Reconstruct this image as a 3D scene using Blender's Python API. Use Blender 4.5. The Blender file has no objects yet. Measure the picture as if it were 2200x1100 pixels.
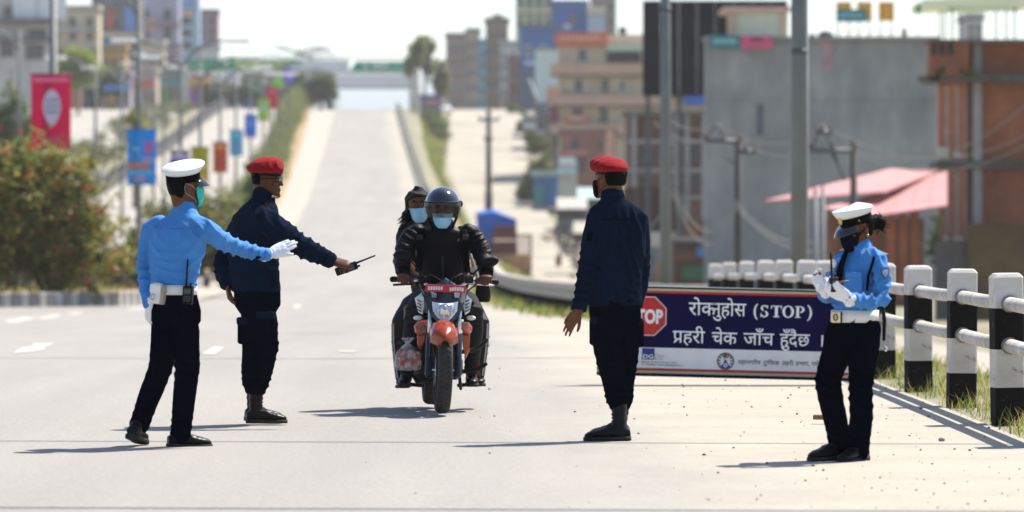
import bpy, bmesh, math, random
import numpy as np
from mathutils import Vector, Matrix
C = bpy.context.scene
COL = C.collection
R = math.radians
F = 9500.0                     # focal length in photo pixels (photo 2200 wide)
CAMZ = 1.45
# ------------------------------------------------------------------ camera, world, sun
cam_d = bpy.data.cameras.new('camera')
cam = bpy.data.objects.new('camera', cam_d); COL.objects.link(cam)
cam.location = (0, 0, CAMZ); cam.rotation_euler = (R(90), 0, 0)
cam_d.sensor_width = 36; cam_d.lens = 36 * F / 2200
cam_d.shift_y = -0.05
cam_d.clip_start = 0.5; cam_d.clip_end = 12000
cam_d.dof.use_dof = True; cam_d.dof.focus_distance = 29.0; cam_d.dof.aperture_fstop = 2.9
C.camera = cam
SUN = Vector((0.49, 0.42, 1.0)).normalized()
world = bpy.data.worlds.new('World'); C.world = world; world.use_nodes = True
wn = world.node_tree.nodes; wl = world.node_tree.links
sky = wn.new('ShaderNodeTexSky'); sky.sky_type = 'NISHITA'; sky.sun_disc = False
sky.sun_elevation = math.asin(SUN.z); sky.sun_rotation = math.atan2(SUN.x, SUN.y)
sky.altitude = 1300; sky.air_density = 1.0; sky.dust_density = 2.4; sky.ozone_density = 1.0
bg = wn['Background']; bg.inputs['Strength'].default_value = 0.096
wl.new(sky.outputs[0], bg.inputs['Color'])
sd = bpy.data.lights.new('sun', 'SUN'); sd.energy = 4.15; sd.angle = R(0.53); sd.color = (1.0, 0.94, 0.85)
sun = bpy.data.objects.new('sun', sd); COL.objects.link(sun)
sun.rotation_euler = SUN.to_track_quat('Z', 'Y').to_euler()
sun.location = (30, 30, 60)
C.view_settings.view_transform = 'Standard'; C.view_settings.look = 'None'
C.view_settings.gamma = 1; C.view_settings.exposure = 1.1
C.cycles.volume_bounces = 1; C.cycles.max_bounces = 8; C.cycles.use_denoising = True
C.cycles.transparent_max_bounces = 16

# ------------------------------------------------------------------ helpers
def lin(h):
    if isinstance(h, str):
        h = h.lstrip('#'); c = [int(h[i:i+2], 16)/255 for i in (0, 2, 4)]
    else: c = list(h)
    return tuple((x/12.92 if x <= .04045 else ((x+.055)/1.055)**2.4) for x in c) + (1,)
def W(px, py, Y): return Vector(((px-1100)/F*Y, Y, CAMZ-(py-440)/F*Y))
def X_(px, Y): return (px-1100)/F*Y
def Z_(py, Y): return CAMZ-(py-440)/F*Y
def tag(o, label=None, cat=None, group=None, kind=None):
    if label: o['label'] = label
    if cat: o['category'] = cat
    if group: o['group'] = group
    if kind: o['kind'] = kind
    return o
def empty(name, loc, label, cat, group=None, rz=0):
    o = bpy.data.objects.new(name, None); COL.objects.link(o)
    o.location = loc; o.rotation_euler = (0, 0, rz); o.empty_display_size = .2
    return tag(o, label, cat, group)
def kids(o): return [c for c in COL.objects if c.parent == o]
def copy_tree(o, parent=None):
    c = o.copy(); COL.objects.link(c); c.parent = parent
    for ch in list(o.children): copy_tree(ch, c)
    return c
_m = {}
def mat(name, col, rough=.7, var=.12, scale=3.0, bump=0.0, bscale=60.0, metal=0.0, spec=.35, sheen=0.0, alpha=1.0,
        trans=0.0, coat=0.0, stretch=(1, 1, 1), col2=None, sss=0, translucent=None, emit=None):
    if name in _m: return _m[name]
    m = bpy.data.materials.new(name); m.use_nodes = True; _m[name] = m
    n = m.node_tree.nodes; l = m.node_tree.links; b = n['Principled BSDF']
    c = lin(col) if not (isinstance(col, tuple) and len(col) == 4) else col
    b.inputs['Roughness'].default_value = rough; b.inputs['Metallic'].default_value = metal
    b.inputs['Specular IOR Level'].default_value = spec
    if sheen: b.inputs['Sheen Weight'].default_value = sheen; b.inputs['Sheen Roughness'].default_value = .5
    if coat: b.inputs['Coat Weight'].default_value = coat; b.inputs['Coat Roughness'].default_value = .06
    if trans: b.inputs['Transmission Weight'].default_value = trans
    b.inputs['Alpha'].default_value = alpha
    b.inputs['Base Color'].default_value = c
    tc = n.new('ShaderNodeTexCoord'); mp = n.new('ShaderNodeMapping'); mp.inputs['Scale'].default_value = stretch
    l.new(tc.outputs['Object'], mp.inputs['Vector'])
    if var or col2:
        t = n.new('ShaderNodeTexNoise'); t.inputs['Scale'].default_value = scale; t.inputs['Detail'].default_value = 6
        t.inputs['Roughness'].default_value = .62
        l.new(mp.outputs[0], t.inputs['Vector'])
        r = n.new('ShaderNodeValToRGB')
        if col2: a, z = lin(col2), c
        else:
            a = tuple(min(1, x*(1-var*1.6)) for x in c[:3])+(1,); z = tuple(min(1, x*(1+var)) for x in c[:3])+(1,)
        r.color_ramp.elements[0].position = .32; r.color_ramp.elements[1].position = .68
        r.color_ramp.elements[0].color = a; r.color_ramp.elements[1].color = z
        l.new(t.outputs['Fac'], r.inputs[0]); l.new(r.outputs[0], b.inputs['Base Color'])
    if bump:
        t2 = n.new('ShaderNodeTexNoise'); t2.inputs['Scale'].default_value = bscale; t2.inputs['Detail'].default_value = 4
        l.new(mp.outputs[0], t2.inputs['Vector'])
        bp = n.new('ShaderNodeBump'); bp.inputs['Strength'].default_value = bump; bp.inputs['Distance'].default_value = .01
        l.new(t2.outputs['Fac'], bp.inputs['Height']); l.new(bp.outputs[0], b.inputs['Normal'])
    if translucent:
        tl = n.new('ShaderNodeBsdfTranslucent'); mx = n.new('ShaderNodeMixShader'); mx.inputs[0].default_value = .48
        tl.inputs[0].default_value = lin(translucent)
        l.new(b.outputs[0], mx.inputs[1]); l.new(tl.outputs[0], mx.inputs[2]); l.new(mx.outputs[0], n['Material Output'].inputs[0])
    return m

def chips(m, col, scale=16, thr=.62, soft=.03):
    n = m.node_tree.nodes; l = m.node_tree.links; b = n['Principled BSDF']; old = b.inputs[0].links[0].from_socket
    tc = [x for x in n if x.type == 'TEX_COORD'][0]; t = n.new('ShaderNodeTexNoise'); t.inputs['Scale'].default_value = scale; t.inputs['Detail'].default_value = 8; t.inputs['Roughness'].default_value = .72
    r = n.new('ShaderNodeValToRGB'); r.color_ramp.elements[0].position = thr; r.color_ramp.elements[1].position = thr+soft
    mx = n.new('ShaderNodeMixRGB'); mx.inputs[2].default_value = lin(col)
    l.new(tc.outputs['Object'], t.inputs[0]); l.new(t.outputs['Fac'], r.inputs[0]); l.new(r.outputs[0], mx.inputs[0]); l.new(old, mx.inputs[1]); l.new(mx.outputs[0], b.inputs[0])

class MB:
    def __init__(s): s.v = []; s.f = []; s.mi = []; s.sm = []
    def add(s, vs, fs, mi=0, smooth=False):
        k = len(s.v); s.v += [tuple(p) for p in vs]
        for f in fs: s.f.append(tuple(i+k for i in f)); s.mi.append(mi); s.sm.append(smooth)
        return s
    def box(s, c, size, rot=None, mi=0, bev=0):
        hx, hy, hz = size[0]/2, size[1]/2, size[2]/2
        if bev:
            b = bev; pts = []
            for z, k in ((-hz, b), (-hz+b, 0), (hz-b, 0), (hz, b)):
                x, y = hx-k, hy-k
                e = b*.6 if k == 0 else b*.3
                pts.append([(x, -y+e, z), (x, y-e, z), (x-e, y, z), (-x+e, y, z), (-x, y-e, z), (-x, -y+e, z), (-x+e, -y, z), (x-e, -y, z)])
            rr = [[s._t(p, c, rot) for p in r] for r in pts]
            return s.loft(rr, mi, False)
        p = [(-hx, -hy, -hz), (hx, -hy, -hz), (hx, hy, -hz), (-hx, hy, -hz), (-hx, -hy, hz), (hx, -hy, hz), (hx, hy, hz), (-hx, hy, hz)]
        return s.add([s._t(q, c, rot) for q in p], [(0, 3, 2, 1), (4, 5, 6, 7), (0, 1, 5, 4), (1, 2, 6, 5), (2, 3, 7, 6), (3, 0, 4, 7)], mi)
    @staticmethod
    def _t(p, c, rot):
        q = Vector(p)
        if rot is not None: q = rot @ q
        return q + Vector(c)
    def loft(s, rings, mi=0, smooth=True, cap=True, closed=True):
        k = len(s.v); n = len(rings[0]); m = len(rings)
        for r in rings: s.v += [tuple(p) for p in r]
        for i in range(m-1):
            for j in range(n if closed else n-1):
                a = k+i*n+j; b = k+i*n+(j+1) % n
                s.f.append((a, b, b+n, a+n)); s.mi.append(mi); s.sm.append(smooth)
        if cap and closed:
            s.f.append(tuple(k+j for j in range(n-1, -1, -1))); s.mi.append(mi); s.sm.append(False)
            s.f.append(tuple(k+(m-1)*n+j for j in range(n))); s.mi.append(mi); s.sm.append(False)
        return s
    def tube(s, pts, rad, n=10, mi=0, smooth=True, ref=None, cap=True):
        pts = [Vector(p) for p in pts]; m = len(pts)
        if not hasattr(rad, '__len__'): rad = [rad]*m
        rings = []; u = None
        for i in range(m):
            t = (pts[min(i+1, m-1)]-pts[max(i-1, 0)])
            if t.length < 1e-9: t = Vector((0, 0, 1))
            t.normalize()
            if u is None:
                rf = Vector(ref) if ref is not None else (Vector((1, 0, 0)) if abs(t.x) < .8 else Vector((0, 1, 0)))
                u = (rf - t*rf.dot(t)).normalized()
            else:
                rf = Vector(ref) if ref is not None else u
                u = (rf - t*rf.dot(t)).normalized()
            w = t.cross(u)
            a, b = rad[i] if hasattr(rad[i], '__len__') else (rad[i], rad[i])
            rings.append([pts[i] + u*(a*math.cos(2*math.pi*j/n)) + w*(b*math.sin(2*math.pi*j/n)) for j in range(n)])
        return s.loft(rings, mi, smooth, cap)
    def rtube(s, pts, rad, n=12, mi=0, ref=None):
        """tube with rounded ends"""
        pts = [Vector(p) for p in pts]; m = len(pts)
        if not hasattr(rad, '__len__'): rad = [rad]*m
        g = lambda r, k: (r[0]*k, r[1]*k) if hasattr(r, '__len__') else r*k
        mx = lambda r: max(r) if hasattr(r, '__len__') else r
        d0 = (pts[0]-pts[1]).normalized(); d1 = (pts[-1]-pts[-2]).normalized()
        P = [pts[0]+d0*mx(rad[0])*.8, pts[0]+d0*mx(rad[0])*.45] + pts + [pts[-1]+d1*mx(rad[-1])*.45, pts[-1]+d1*mx(rad[-1])*.8]
        Q = [g(rad[0], .4), g(rad[0], .85)] + list(rad) + [g(rad[-1], .85), g(rad[-1], .4)]
        return s.tube(P, Q, n, mi, True, ref)
    def ell(s, c, r, n=14, m=8, rot=None, mi=0):
        rings = []
        for i in range(m+1):
            a = -math.pi/2 + math.pi*(i+.02)/(m+.04)
            rings.append([s._t((r[0]*math.cos(a)*math.cos(2*math.pi*j/n), r[1]*math.cos(a)*math.sin(2*math.pi*j/n), r[2]*math.sin(a)), c, rot) for j in range(n)])
        return s.loft(rings, mi, True)
    def prism(s, poly, a, b, mi=0, plane='xz'):
        """polygon in a plane, extruded from a to b along the third axis"""
        def mk(p, d): return (p[0], d, p[1]) if plane == 'xz' else ((d, p[0], p[1]) if plane == 'yz' else (p[0], p[1], d))
        n = len(poly); vs = [mk(p, a) for p in poly]+[mk(p, b) for p in poly]
        fs = [tuple(range(n)), tuple(range(2*n-1, n-1, -1))]+[(i, i+n, (i+1) % n+n, (i+1) % n) for i in range(n)]
        return s.add(vs, fs, mi)
    def xform(s, M, k0=0):
        s.v[k0:] = [tuple(M @ Vector(p)) for p in s.v[k0:]]
        return s
    def build(s, name, mats, parent=None, base=None, kind=None):
        me = bpy.data.meshes.new(name)
        v = np.array(s.v, dtype=float)
        if base is not None: v = v - np.array(base)
        me.from_pydata(v.tolist(), [], s.f)
        if not isinstance(mats, (list, tuple)): mats = [mats]
        for m in mats: me.materials.append(m)
        me.polygons.foreach_set('material_index', s.mi); me.polygons.foreach_set('use_smooth', s.sm)
        me.update()
        bm = bmesh.new(); bm.from_mesh(me); bmesh.ops.recalc_face_normals(bm, faces=bm.faces); bm.to_mesh(me); bm.free()
        o = bpy.data.objects.new(name, me); COL.objects.link(o)
        if parent is not None: o.parent = parent
        if kind: o['kind'] = kind
        return o
def np_mesh(name, v, f, mats, parent=None, mi=None, smooth=False, kind=None):
    """fast mesh from numpy arrays of equal-size faces"""
    me = bpy.data.meshes.new(name); v = np.asarray(v, np.float32); f = np.asarray(f, np.int32); k = f.shape[1]
    me.vertices.add(len(v)); me.vertices.foreach_set('co', v.ravel())
    me.loops.add(f.size); me.loops.foreach_set('vertex_index', f.ravel())
    me.polygons.add(len(f)); me.polygons.foreach_set('loop_start', np.arange(0, f.size, k, dtype=np.int32))
    if mi is not None: me.polygons.foreach_set('material_index', np.asarray(mi, np.int32))
    me.polygons.foreach_set('use_smooth', np.full(len(f), smooth))
    for m in (mats if isinstance(mats, (list, tuple)) else [mats]): me.materials.append(m)
    me.update(calc_edges=True); me.validate()
    o = bpy.data.objects.new(name, me); COL.objects.link(o)
    if parent is not None: o.parent = parent
    if kind: o['kind'] = kind
    return o
TMP = bpy.data.scenes.new('tmp')
def evaluate(o):
    TMP.collection.objects.link(o)
    vl = TMP.view_layers[0]; vl.update(); dg = vl.depsgraph; dg.update()
    me = bpy.data.meshes.new_from_object(o.evaluated_get(dg), depsgraph=dg)
    TMP.collection.objects.unlink(o)
    return me
def remesh(mb, voxel, smooth):
    me = bpy.data.meshes.new('t'); me.from_pydata(mb.v, [], mb.f); me.update()
    bm = bmesh.new(); bm.from_mesh(me); bmesh.ops.recalc_face_normals(bm, faces=bm.faces); bm.to_mesh(me); bm.free()
    o = bpy.data.objects.new('t', me)
    r = o.modifiers.new('r', 'REMESH'); r.mode = 'VOXEL'; r.voxel_size = voxel; r.adaptivity = 0
    if smooth:
        sm = o.modifiers.new('s', 'SMOOTH'); sm.factor = .5; sm.iterations = smooth
    out = evaluate(o); bpy.data.objects.remove(o); bpy.data.meshes.remove(me)
    return out
def vnoise(p, freq, seed, octs=3, stretch=(1, 1, 1)):
    """cheap smooth pseudo-noise from warped sines, about -1..1"""
    rs = np.random.RandomState(seed); q = p*np.array(stretch)*freq; out = np.zeros(len(p)); amp = 1; tot = 0
    for k in range(octs):
        a = np.zeros(len(p))
        for j in range(4):
            d = rs.normal(size=3); d /= np.linalg.norm(d); e = rs.normal(size=3); e /= np.linalg.norm(e)
            a += np.sin(q@d*2*math.pi + 1.7*np.sin(q@e*4.1+rs.rand()*6) + rs.rand()*6)
        out += amp*a/4; tot += amp; amp *= .55; q = q*2.03
    return out/tot*1.5
def garment(name, mb, mats, parent, base, voxel=.007, smooth=4, folds=(), noise=.004, nfreq=7.0, seed=1, mfun=None, stretch=(1, 1, .6)):
    me = remesh(mb, voxel, smooth)
    n = len(me.vertices); co = np.empty(n*3); me.vertices.foreach_get('co', co); co = co.reshape(-1, 3)
    no = np.empty(n*3); me.vertices.foreach_get('normal', no); no = no.reshape(-1, 3)
    d = noise*vnoise(co, nfreq, seed, 3, stretch) if noise else np.zeros(n)
    for i, (c, rad, dirv, wl_, amp) in enumerate(folds):
        c = np.array(c); dv = np.array(dirv, float); dv /= np.linalg.norm(dv)
        g = np.exp(-((co-c)**2).sum(1)/(2*rad*rad))
        ph = (co-c)@dv/wl_*2*math.pi + 1.6*vnoise(co, 3.2, seed+31*i+7, 2)
        d += 1.4*amp*g*(1-np.abs(np.sin(ph*.5))**.6*1.6)
    co = co + no*d[:, None]
    if base is not None: co = co-np.array(base)
    me.vertices.foreach_set('co', co.ravel())
    me.polygons.foreach_set('use_smooth', np.ones(len(me.polygons), bool))
    me.materials.clear()
    for m in (mats if isinstance(mats, (list, tuple)) else [mats]): me.materials.append(m)
    if mfun is not None:
        k = len(me.polygons); ce = np.empty(k*3); me.polygons.foreach_get('center', ce); ce = ce.reshape(-1, 3)
        me.polygons.foreach_set('material_index', mfun(ce+(np.array(base) if base is not None else 0)).astype(np.int32))
    me.name = name; me.update()
    o = bpy.data.objects.new(name, me); COL.objects.link(o); o.parent = parent
    return o
def text_mb(mb, s, x0, x1, z0, h, y, mi=0, bold=0.0, shear=0, hfrac=.64):
    """text written in the xz plane facing -y; fits x0..x1 with headline/cap height h above baseline z0"""
    cu = bpy.data.curves.new('t', 'FONT'); cu.body = s; cu.size = 1; cu.offset = bold; cu.resolution_u = 3; cu.shear = shear
    o = bpy.data.objects.new('t', cu); me = evaluate(o)
    bpy.data.objects.remove(o)
    v = [w.co.copy() for w in me.vertices]
    if not v: return
    a = min(p.x for p in v); b = max(p.x for p in v)
    sx = (x1-x0)/(b-a); sz = h/hfrac
    mb.add([(x0+(p.x-a)*sx, y, z0+p.y*sz) for p in v], [tuple(p.vertices) for p in me.polygons], mi)
    bpy.data.meshes.remove(me)
def lerp_tab(tab, x):
    return np.interp(x, [t[0] for t in tab], [t[1] for t in tab])
# ================================================================== terrain and roads
_gy = np.arange(-60, 9001, 1.0)
def _smooth(tab, s=9):
    z = lerp_tab(tab, _gy); k = np.ones(2*s+1)/(2*s+1)
    for _ in range(2): z = np.convolve(np.pad(z, s, mode='edge'), k, mode='valid')
    return z
_zm = _smooth([(-60, 0), (30, 0), (45, -.13), (57, -.27), (90, -.85), (130, -1.25), (164, -1.37), (190, -1.3), (250, -.3), (332, 2.15), (430, 7.0), (480, 9.8), (540, 13.1), (570, 13.8), (620, 14), (900, 13), (9000, 8)])
_zs = _smooth([(-60, -.7), (30, -.7), (60, -1.6), (100, -2.3), (226, -2.75), (300, -3.1), (340, -1.6), (415, 3), (540, 12.4), (570, 13.6), (620, 14), (900, 13), (9000, 8)])
def zm(Y): return float(np.interp(Y, _gy, _zm))
def zs(Y): return float(np.interp(Y, _gy, _zs))
_xf = [(-60, 3.5), (20, 3.38), (29.6, 3.32), (36, 3.28), (72.5, 3.28), (76, 2.95), (80, 2.5), (90, 1.4), (110, .3), (130, -.35), (160, -.75), (200, -1.85), (9000, 5.25-.0355*9000)]
def xf(Y): return float(np.interp(Y, [t[0] for t in _xf], [t[1] for t in _xf]))
def H(X, Y):
    t = min(1, max(0, (X-xf(Y)-.5)/4)); t = t*t*(3-2*t)
    return zm(Y)+(zs(Y)-zm(Y))*t
ROWS = sorted(set(list(np.arange(-40, 20, 10.)) + list(np.arange(20, 60, 2.)) + list(np.arange(60, 624, 4.)) + [101., 102., 103., 105., 106., 107., 109., 110., 650., 700., 800., 1000., 1400., 2000., 3000.]))
def ribbon(name, m, xl, xr, y0, y1, dz, zf=zm, cols=2):
    rows = [y for y in ROWS if y0 <= y <= y1]; v = []; f = []
    for y in rows:
        a, b = xl(y), xr(y)
        for c in range(cols): v.append((a+(b-a)*c/(cols-1), y, zf(y)+dz))
    for i in range(len(rows)-1):
        for c in range(cols-1): k = i*cols+c; f.append((k, k+1, k+1+cols, k+cols))
    o = np_mesh(name, v, f, m, smooth=True); o['kind'] = 'structure'; return o

def road_material():
    m = bpy.data.materials.new('dusty_asphalt'); m.use_nodes = True
    n = m.node_tree.nodes; l = m.node_tree.links; b = n['Principled BSDF']; b.inputs['Roughness'].default_value = .93
    b.inputs['Specular IOR Level'].default_value = .15
    tc = n.new('ShaderNodeTexCoord'); sep = n.new('ShaderNodeSeparateXYZ'); l.new(tc.outputs['Object'], sep.inputs[0])
    def mth(op, a, c, d=None):
        q = n.new('ShaderNodeMath'); q.operation = op
        for i, x in enumerate((a, c)):
            if x is None: continue
            if isinstance(x, (int, float)): q.inputs[i].default_value = x
            else: l.new(x, q.inputs[i])
        return q.outputs[0]
    def noise(sc, det, stretch=(1, 1, 1), rough=.6):
        mp = n.new('ShaderNodeMapping'); mp.inputs['Scale'].default_value = stretch; l.new(tc.outputs['Object'], mp.inputs[0])
        t = n.new('ShaderNodeTexNoise'); t.inputs['Scale'].default_value = sc; t.inputs['Detail'].default_value = det; t.inputs['Roughness'].default_value = rough
        l.new(mp.outputs[0], t.inputs['Vector']); return t.outputs['Fac']
    def ramp(x, p0, p1, c0, c1):
        r = n.new('ShaderNodeValToRGB'); e = r.color_ramp.elements
        e[0].position = p0; e[1].position = p1; e[0].color = c0; e[1].color = c1; l.new(x, r.inputs[0]); return r.outputs[0]
    def mix(fac, a, c, mode='MIX'):
        q = n.new('ShaderNodeMixRGB'); q.blend_type = mode
        for i, x in enumerate((fac, a, c)):
            if isinstance(x, (int, float)): q.inputs[i].default_value = x
            elif isinstance(x, tuple): q.inputs[i].default_value = x
            else: l.new(x, q.inputs[i])
        return q.outputs[0]
    asph = ramp(noise(.22, 5, (1, .35, 1)), .3, .7, (.288, .273, .250, 1), (.326, .308, .282, 1))
    grit = ramp(noise(42, 3, (1, 1, 1), .7), .36, .62, (.66, .66, .66, 1), (1.12, 1.12, 1.12, 1))
    asph = mix(.55, asph, grit, 'MULTIPLY')
    streak = ramp(noise(1.1, 4, (1, .05, 1)), .38, .62, (.90, .90, .91, 1), (1.03, 1.03, 1.02, 1))
    asph = mix(.7, asph, streak, 'MULTIPLY')
    crack = ramp(noise(.9, 6, (1, .5, 1), .75), .485, .515, (1, 1, 1, 1), (1, 1, 1, 1))
    sand = ramp(noise(.8, 6), .3, .72, (.335, .305, .252, 1), (.39, .36, .302, 1))
    spk = ramp(noise(26, 2, (1, 1, 1), .5), .30, .36, (.45, .42, .38, 1), (1, 1, 1, 1))
    sand = mix(.6, sand, spk, 'MULTIPLY')
    far = mth('MAXIMUM', mth('SUBTRACT', sep.outputs[1], 164.0), 0.0)
    e = mth('ADD', mth('ADD', sep.outputs[0], mth('MULTIPLY', sep.outputs[1], .0215)), mth('MULTIPLY', far, .0135))
    e = mth('ADD', mth('SUBTRACT', e, 1.25), mth('MULTIPLY', mth('SUBTRACT', noise(.55, 7, (1, .3, 1), .7), .5), 3.2))
    mr = n.new('ShaderNodeMapRange'); mr.interpolation_type = 'SMOOTHSTEP'; mr.inputs[1].default_value = -.75; mr.inputs[2].default_value = .75
    l.new(e, mr.inputs[0])
    col = mix(mr.outputs[0], asph, sand)
    l.new(col, b.inputs['Base Color'])
    bp = n.new('ShaderNodeBump'); bp.inputs['Strength'].default_value = .35; bp.inputs['Distance'].default_value = .004
    l.new(noise(70, 3), bp.inputs['Height']); l.new(bp.outputs[0], b.inputs['Normal'])
    return m
M_ROAD = road_material()
M_DIRT = mat('dirt', (.26, .235, .18, 1), .95, scale=.35, col2='#6c6a4c', bump=.3, bscale=8)
M_DUST = mat('sandy_dust', (.385, .352, .295, 1), .95, var=.13, scale=.9, bump=.3, bscale=20)
M_PALE = mat('pale_road', (.34, .315, .275, 1), .95, var=.1, scale=.3)
M_LINE = mat('worn_line_paint', (.52, .49, .42, 1), .8, scale=6, col2='#a8a49a')
M_SEAM = mat('tar_seam', (.252, .243, .228, 1), .9, var=.3, scale=2)
REL = [-2900, -1500, -600, -200, -100, -70, -50, -40, -30, -20, -12, -8, -5, -3, -1.5, 0, .5, .9, 1.4, 2, 2.6, 3.3, 4.6, 7, 10, 15, 25, 40, 70, 120, 300, 800, 1500, 2900]
gv = []; gf = []
for y in ROWS:
    x0 = max(xf(y), -30)
    for r in REL:
        x = x0+r; h = H(x, y)
        if y > 15 and r > 4: h += .12*math.sin(x*.9+y*.31)*min(1, (r-4)/3)
        gv.append((x, y, h))
nc = len(REL)
for i in range(len(ROWS)-1):
    for c in range(nc-1): k = i*nc+c; gf.append((k, k+1, k+1+nc, k+nc))
o = np_mesh('ground', gv, gf, M_DIRT, smooth=True); o['kind'] = 'structure'
me_l = lambda y: 763/F*0-.0355*y-5.25
def xleft(y): return float(np.interp(y, [-60, 101, 102, 104, 106, 110, 130, 150, 164, 9000], [-70, -70, -24, -14, -11.4, -9.05, -9.7, -10.4, -11.07, me_l(9000)]))
ribbon('road', M_ROAD, xleft, lambda y: xf(y)-.15, -40, 650, .012, cols=6)
ribbon('road_shoulder', M_DUST, lambda y: xleft(y)-.05, lambda y: xleft(y)+1.0+.012*max(0, y-110)*.35, 110, 640, .045)
ribbon('side_road', M_PALE, lambda y: float(np.interp(y, [102, 345, 9000], [-25, -31, -31-8655*.022])), lambda y: float(np.interp(y, [102, 345, 9000], [-16.0, -20.7, -20.7-8655*.029])), 105, 640, .03)
ribbon('service_road', mat('sandy_road', (.35, .315, .255, 1), .95, var=.14, scale=.22), lambda y: float(np.interp(y, [40, 226, 300, 415, 540, 640], [9, -.6, -.6, -6.2, -7.6, -9]))-0, lambda y: float(np.interp(y, [40, 226, 300, 415, 540, 640], [14, 6.2, 5.3, 1.8, 1.0, 0])), 60, 640, .24, zf=zs)
ribbon('left_service_road', M_PALE, lambda y: -45-.02*y, lambda y: -33.5-.022*(y-345)-2.0, 230, 640, .03)

def paint(poly, dz=.018, m=None, name='road_marking'):
    mb = MB(); mb.add([(x, y, zm(y)+dz) for x, y in poly], [tuple(range(len(poly)))])
    return tag(mb.build(name, m or M_LINE), kind='structure')
def gp(px, py):
    """ground point seen at a photo pixel"""
    lo, hi = 12., 165.
    for _ in range(50):
        y = (lo+hi)/2
        if 440+(CAMZ-zm(y))*F/y > py: lo = y
        else: hi = y
    return (X_(px, y), y)
for (a, b, c, d) in (((5, 694), (30, 696), (78, 686), (52, 684)), ((80, 686), (96, 688), (137, 679), (118, 677)), ((140, 677), (160, 678), (182, 673), (165, 672)), ((265, 665), (290, 666), (325, 662), (300, 661))):
    paint([gp(*a), gp(*b), gp(*c), gp(*d)])
paint([gp(27, 762), gp(60, 760), gp(97, 754), gp(95, 748), gp(122, 741), gp(70, 741), gp(72, 746), gp(48, 750)])
paint([gp(433, 764), gp(460, 765), gp(482, 749), gp(460, 748)])
paint([gp(628, 662), gp(640, 664), gp(648, 657), gp(636, 656)])
paint([gp(725, 759), gp(760, 760), gp(768, 757), gp(730, 756)])
mb = MB()
ys = [45.6, 45.75]
xs_ = np.linspace(-14, 2.6, 40); rs = random.Random(3)
for i in range(39):
    w0, w1 = .03+.04*rs.random(), .03+.04*rs.random()
    y0, y1 = 45.7+.25*math.sin(xs_[i]*.7), 45.7+.25*math.sin(xs_[i+1]*.7)
    mb.add([(xs_[i], y0-w0, zm(y0)+.017), (xs_[i+1], y1-w0, zm(y1)+.017), (xs_[i+1], y1+w1, zm(y1)+.017), (xs_[i], y0+w1, zm(y0)+.017)], [(0, 1, 2, 3)])
tag(mb.build('road_joint', M_SEAM), kind='structure')
# pebbles on the shoulder
rs = np.random.RandomState(5); N = 380
mb = MB()
for i in range(N):
    y = 21+36*rs.rand()**1.3; x = xf(y)-.2-abs(rs.normal())*1.5
    if x < -1.2: continue
    s_ = .0035+.008*rs.rand()**4
    if rs.rand() < .012: s_ *= 2.0
    mb.ell((x, y, zm(y)+.012+s_*.5), (s_*1.2, s_, s_*.75), 6, 4, Matrix.Rotation(rs.rand()*6, 3, 'Z'))
tag(mb.build('gravel', mat('pebble', (.24, .21, .17, 1), .9, var=.4, scale=4)), kind='stuff')
# bit of wood on the road behind the policewoman
p = gp(1775, 915)
tag(MB().box((p[0], p[1], .032), (.17, .05, .032), Matrix.Rotation(-.35, 3, 'Z'), bev=.004).build('wood_offcut', mat('raw_wood', '#8a6238', .8, var=.3, scale=30, stretch=(1, 12, 12))), 'short brown wood offcut lying on the shoulder behind the policewoman', 'wood offcut')

# ------------------------------------------------------------------ black and white guard fence
M_WPAINT = mat('white_paint', (.66, .635, .60, 1), .75, scale=4, col2='#b9b0a6', bump=.25, bscale=45)
M_WDIRT = mat('chalky_white_paint', (.60, .575, .54, 1), .8, scale=4, col2='#a39c92', bump=.3, bscale=40)
M_BPAINT = mat('black_paint', (.006, .0055, .005, 1), .8, scale=7, spec=.08, col2='#1c1916', bump=.3, bscale=40)
chips(M_WPAINT, '#7d7468', 9, .60, .05); chips(M_BPAINT, '#5d564c', 11, .615, .04); chips(M_WDIRT, '#7a7062', 10, .61, .06)
def post_mesh():
    mb = MB(); h = .10
    def rg(z, k=0, c=.012): a = h-k; return [(a, -a+c, z), (a, a-c, z), (a-c, a, z), (-a+c, a, z), (-a, a-c, z), (-a, -a+c, z), (-a+c, -a, z), (a-c, -a, z)]
    zt = 1.02; b = [-.6, .255, .51, .785, zt]
    for i in range(4):
        top = b[i+1] if i < 3 else zt-.03
        mb.loft([rg(b[i]), rg(top)], 1 if i in (0, 2) else 0, False, cap=False)
    mb.loft([rg(zt-.03), rg(zt-.008, .016), rg(zt, .03)], 0, False)
    return mb
F0 = Vector((xf(26.8), 26.8, 0))
fence = empty('guard_fence', F0, 'low concrete guard fence of black and white banded posts with two white rails', 'fence')
def fpts():
    return [(xf(y), y, zm(y)) for y in (26.8, 29.6, 32.5, 35.7, 39.1, 42.6, 46.1, 49.4, 53.2, 57.3, 61.9, 66.6, 71.6)]
FP = fpts()
first = None
for i, (x, y, z) in enumerate(FP):
    if first is None:
        first = post_mesh().build('post', [M_WPAINT, M_BPAINT], fence); o = first
    else:
        o = first.copy(); COL.objects.link(o); o.parent = fence
    a = math.atan2(-(xf(y+1)-xf(y-1))/2, 1)
    o.location = Vector((x, y, z))-F0; o.rotation_euler = (.010*math.sin(i*5.1), .012*math.sin(i*3.7+1), a+R(4+2*math.sin(i*2.3)))
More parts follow.
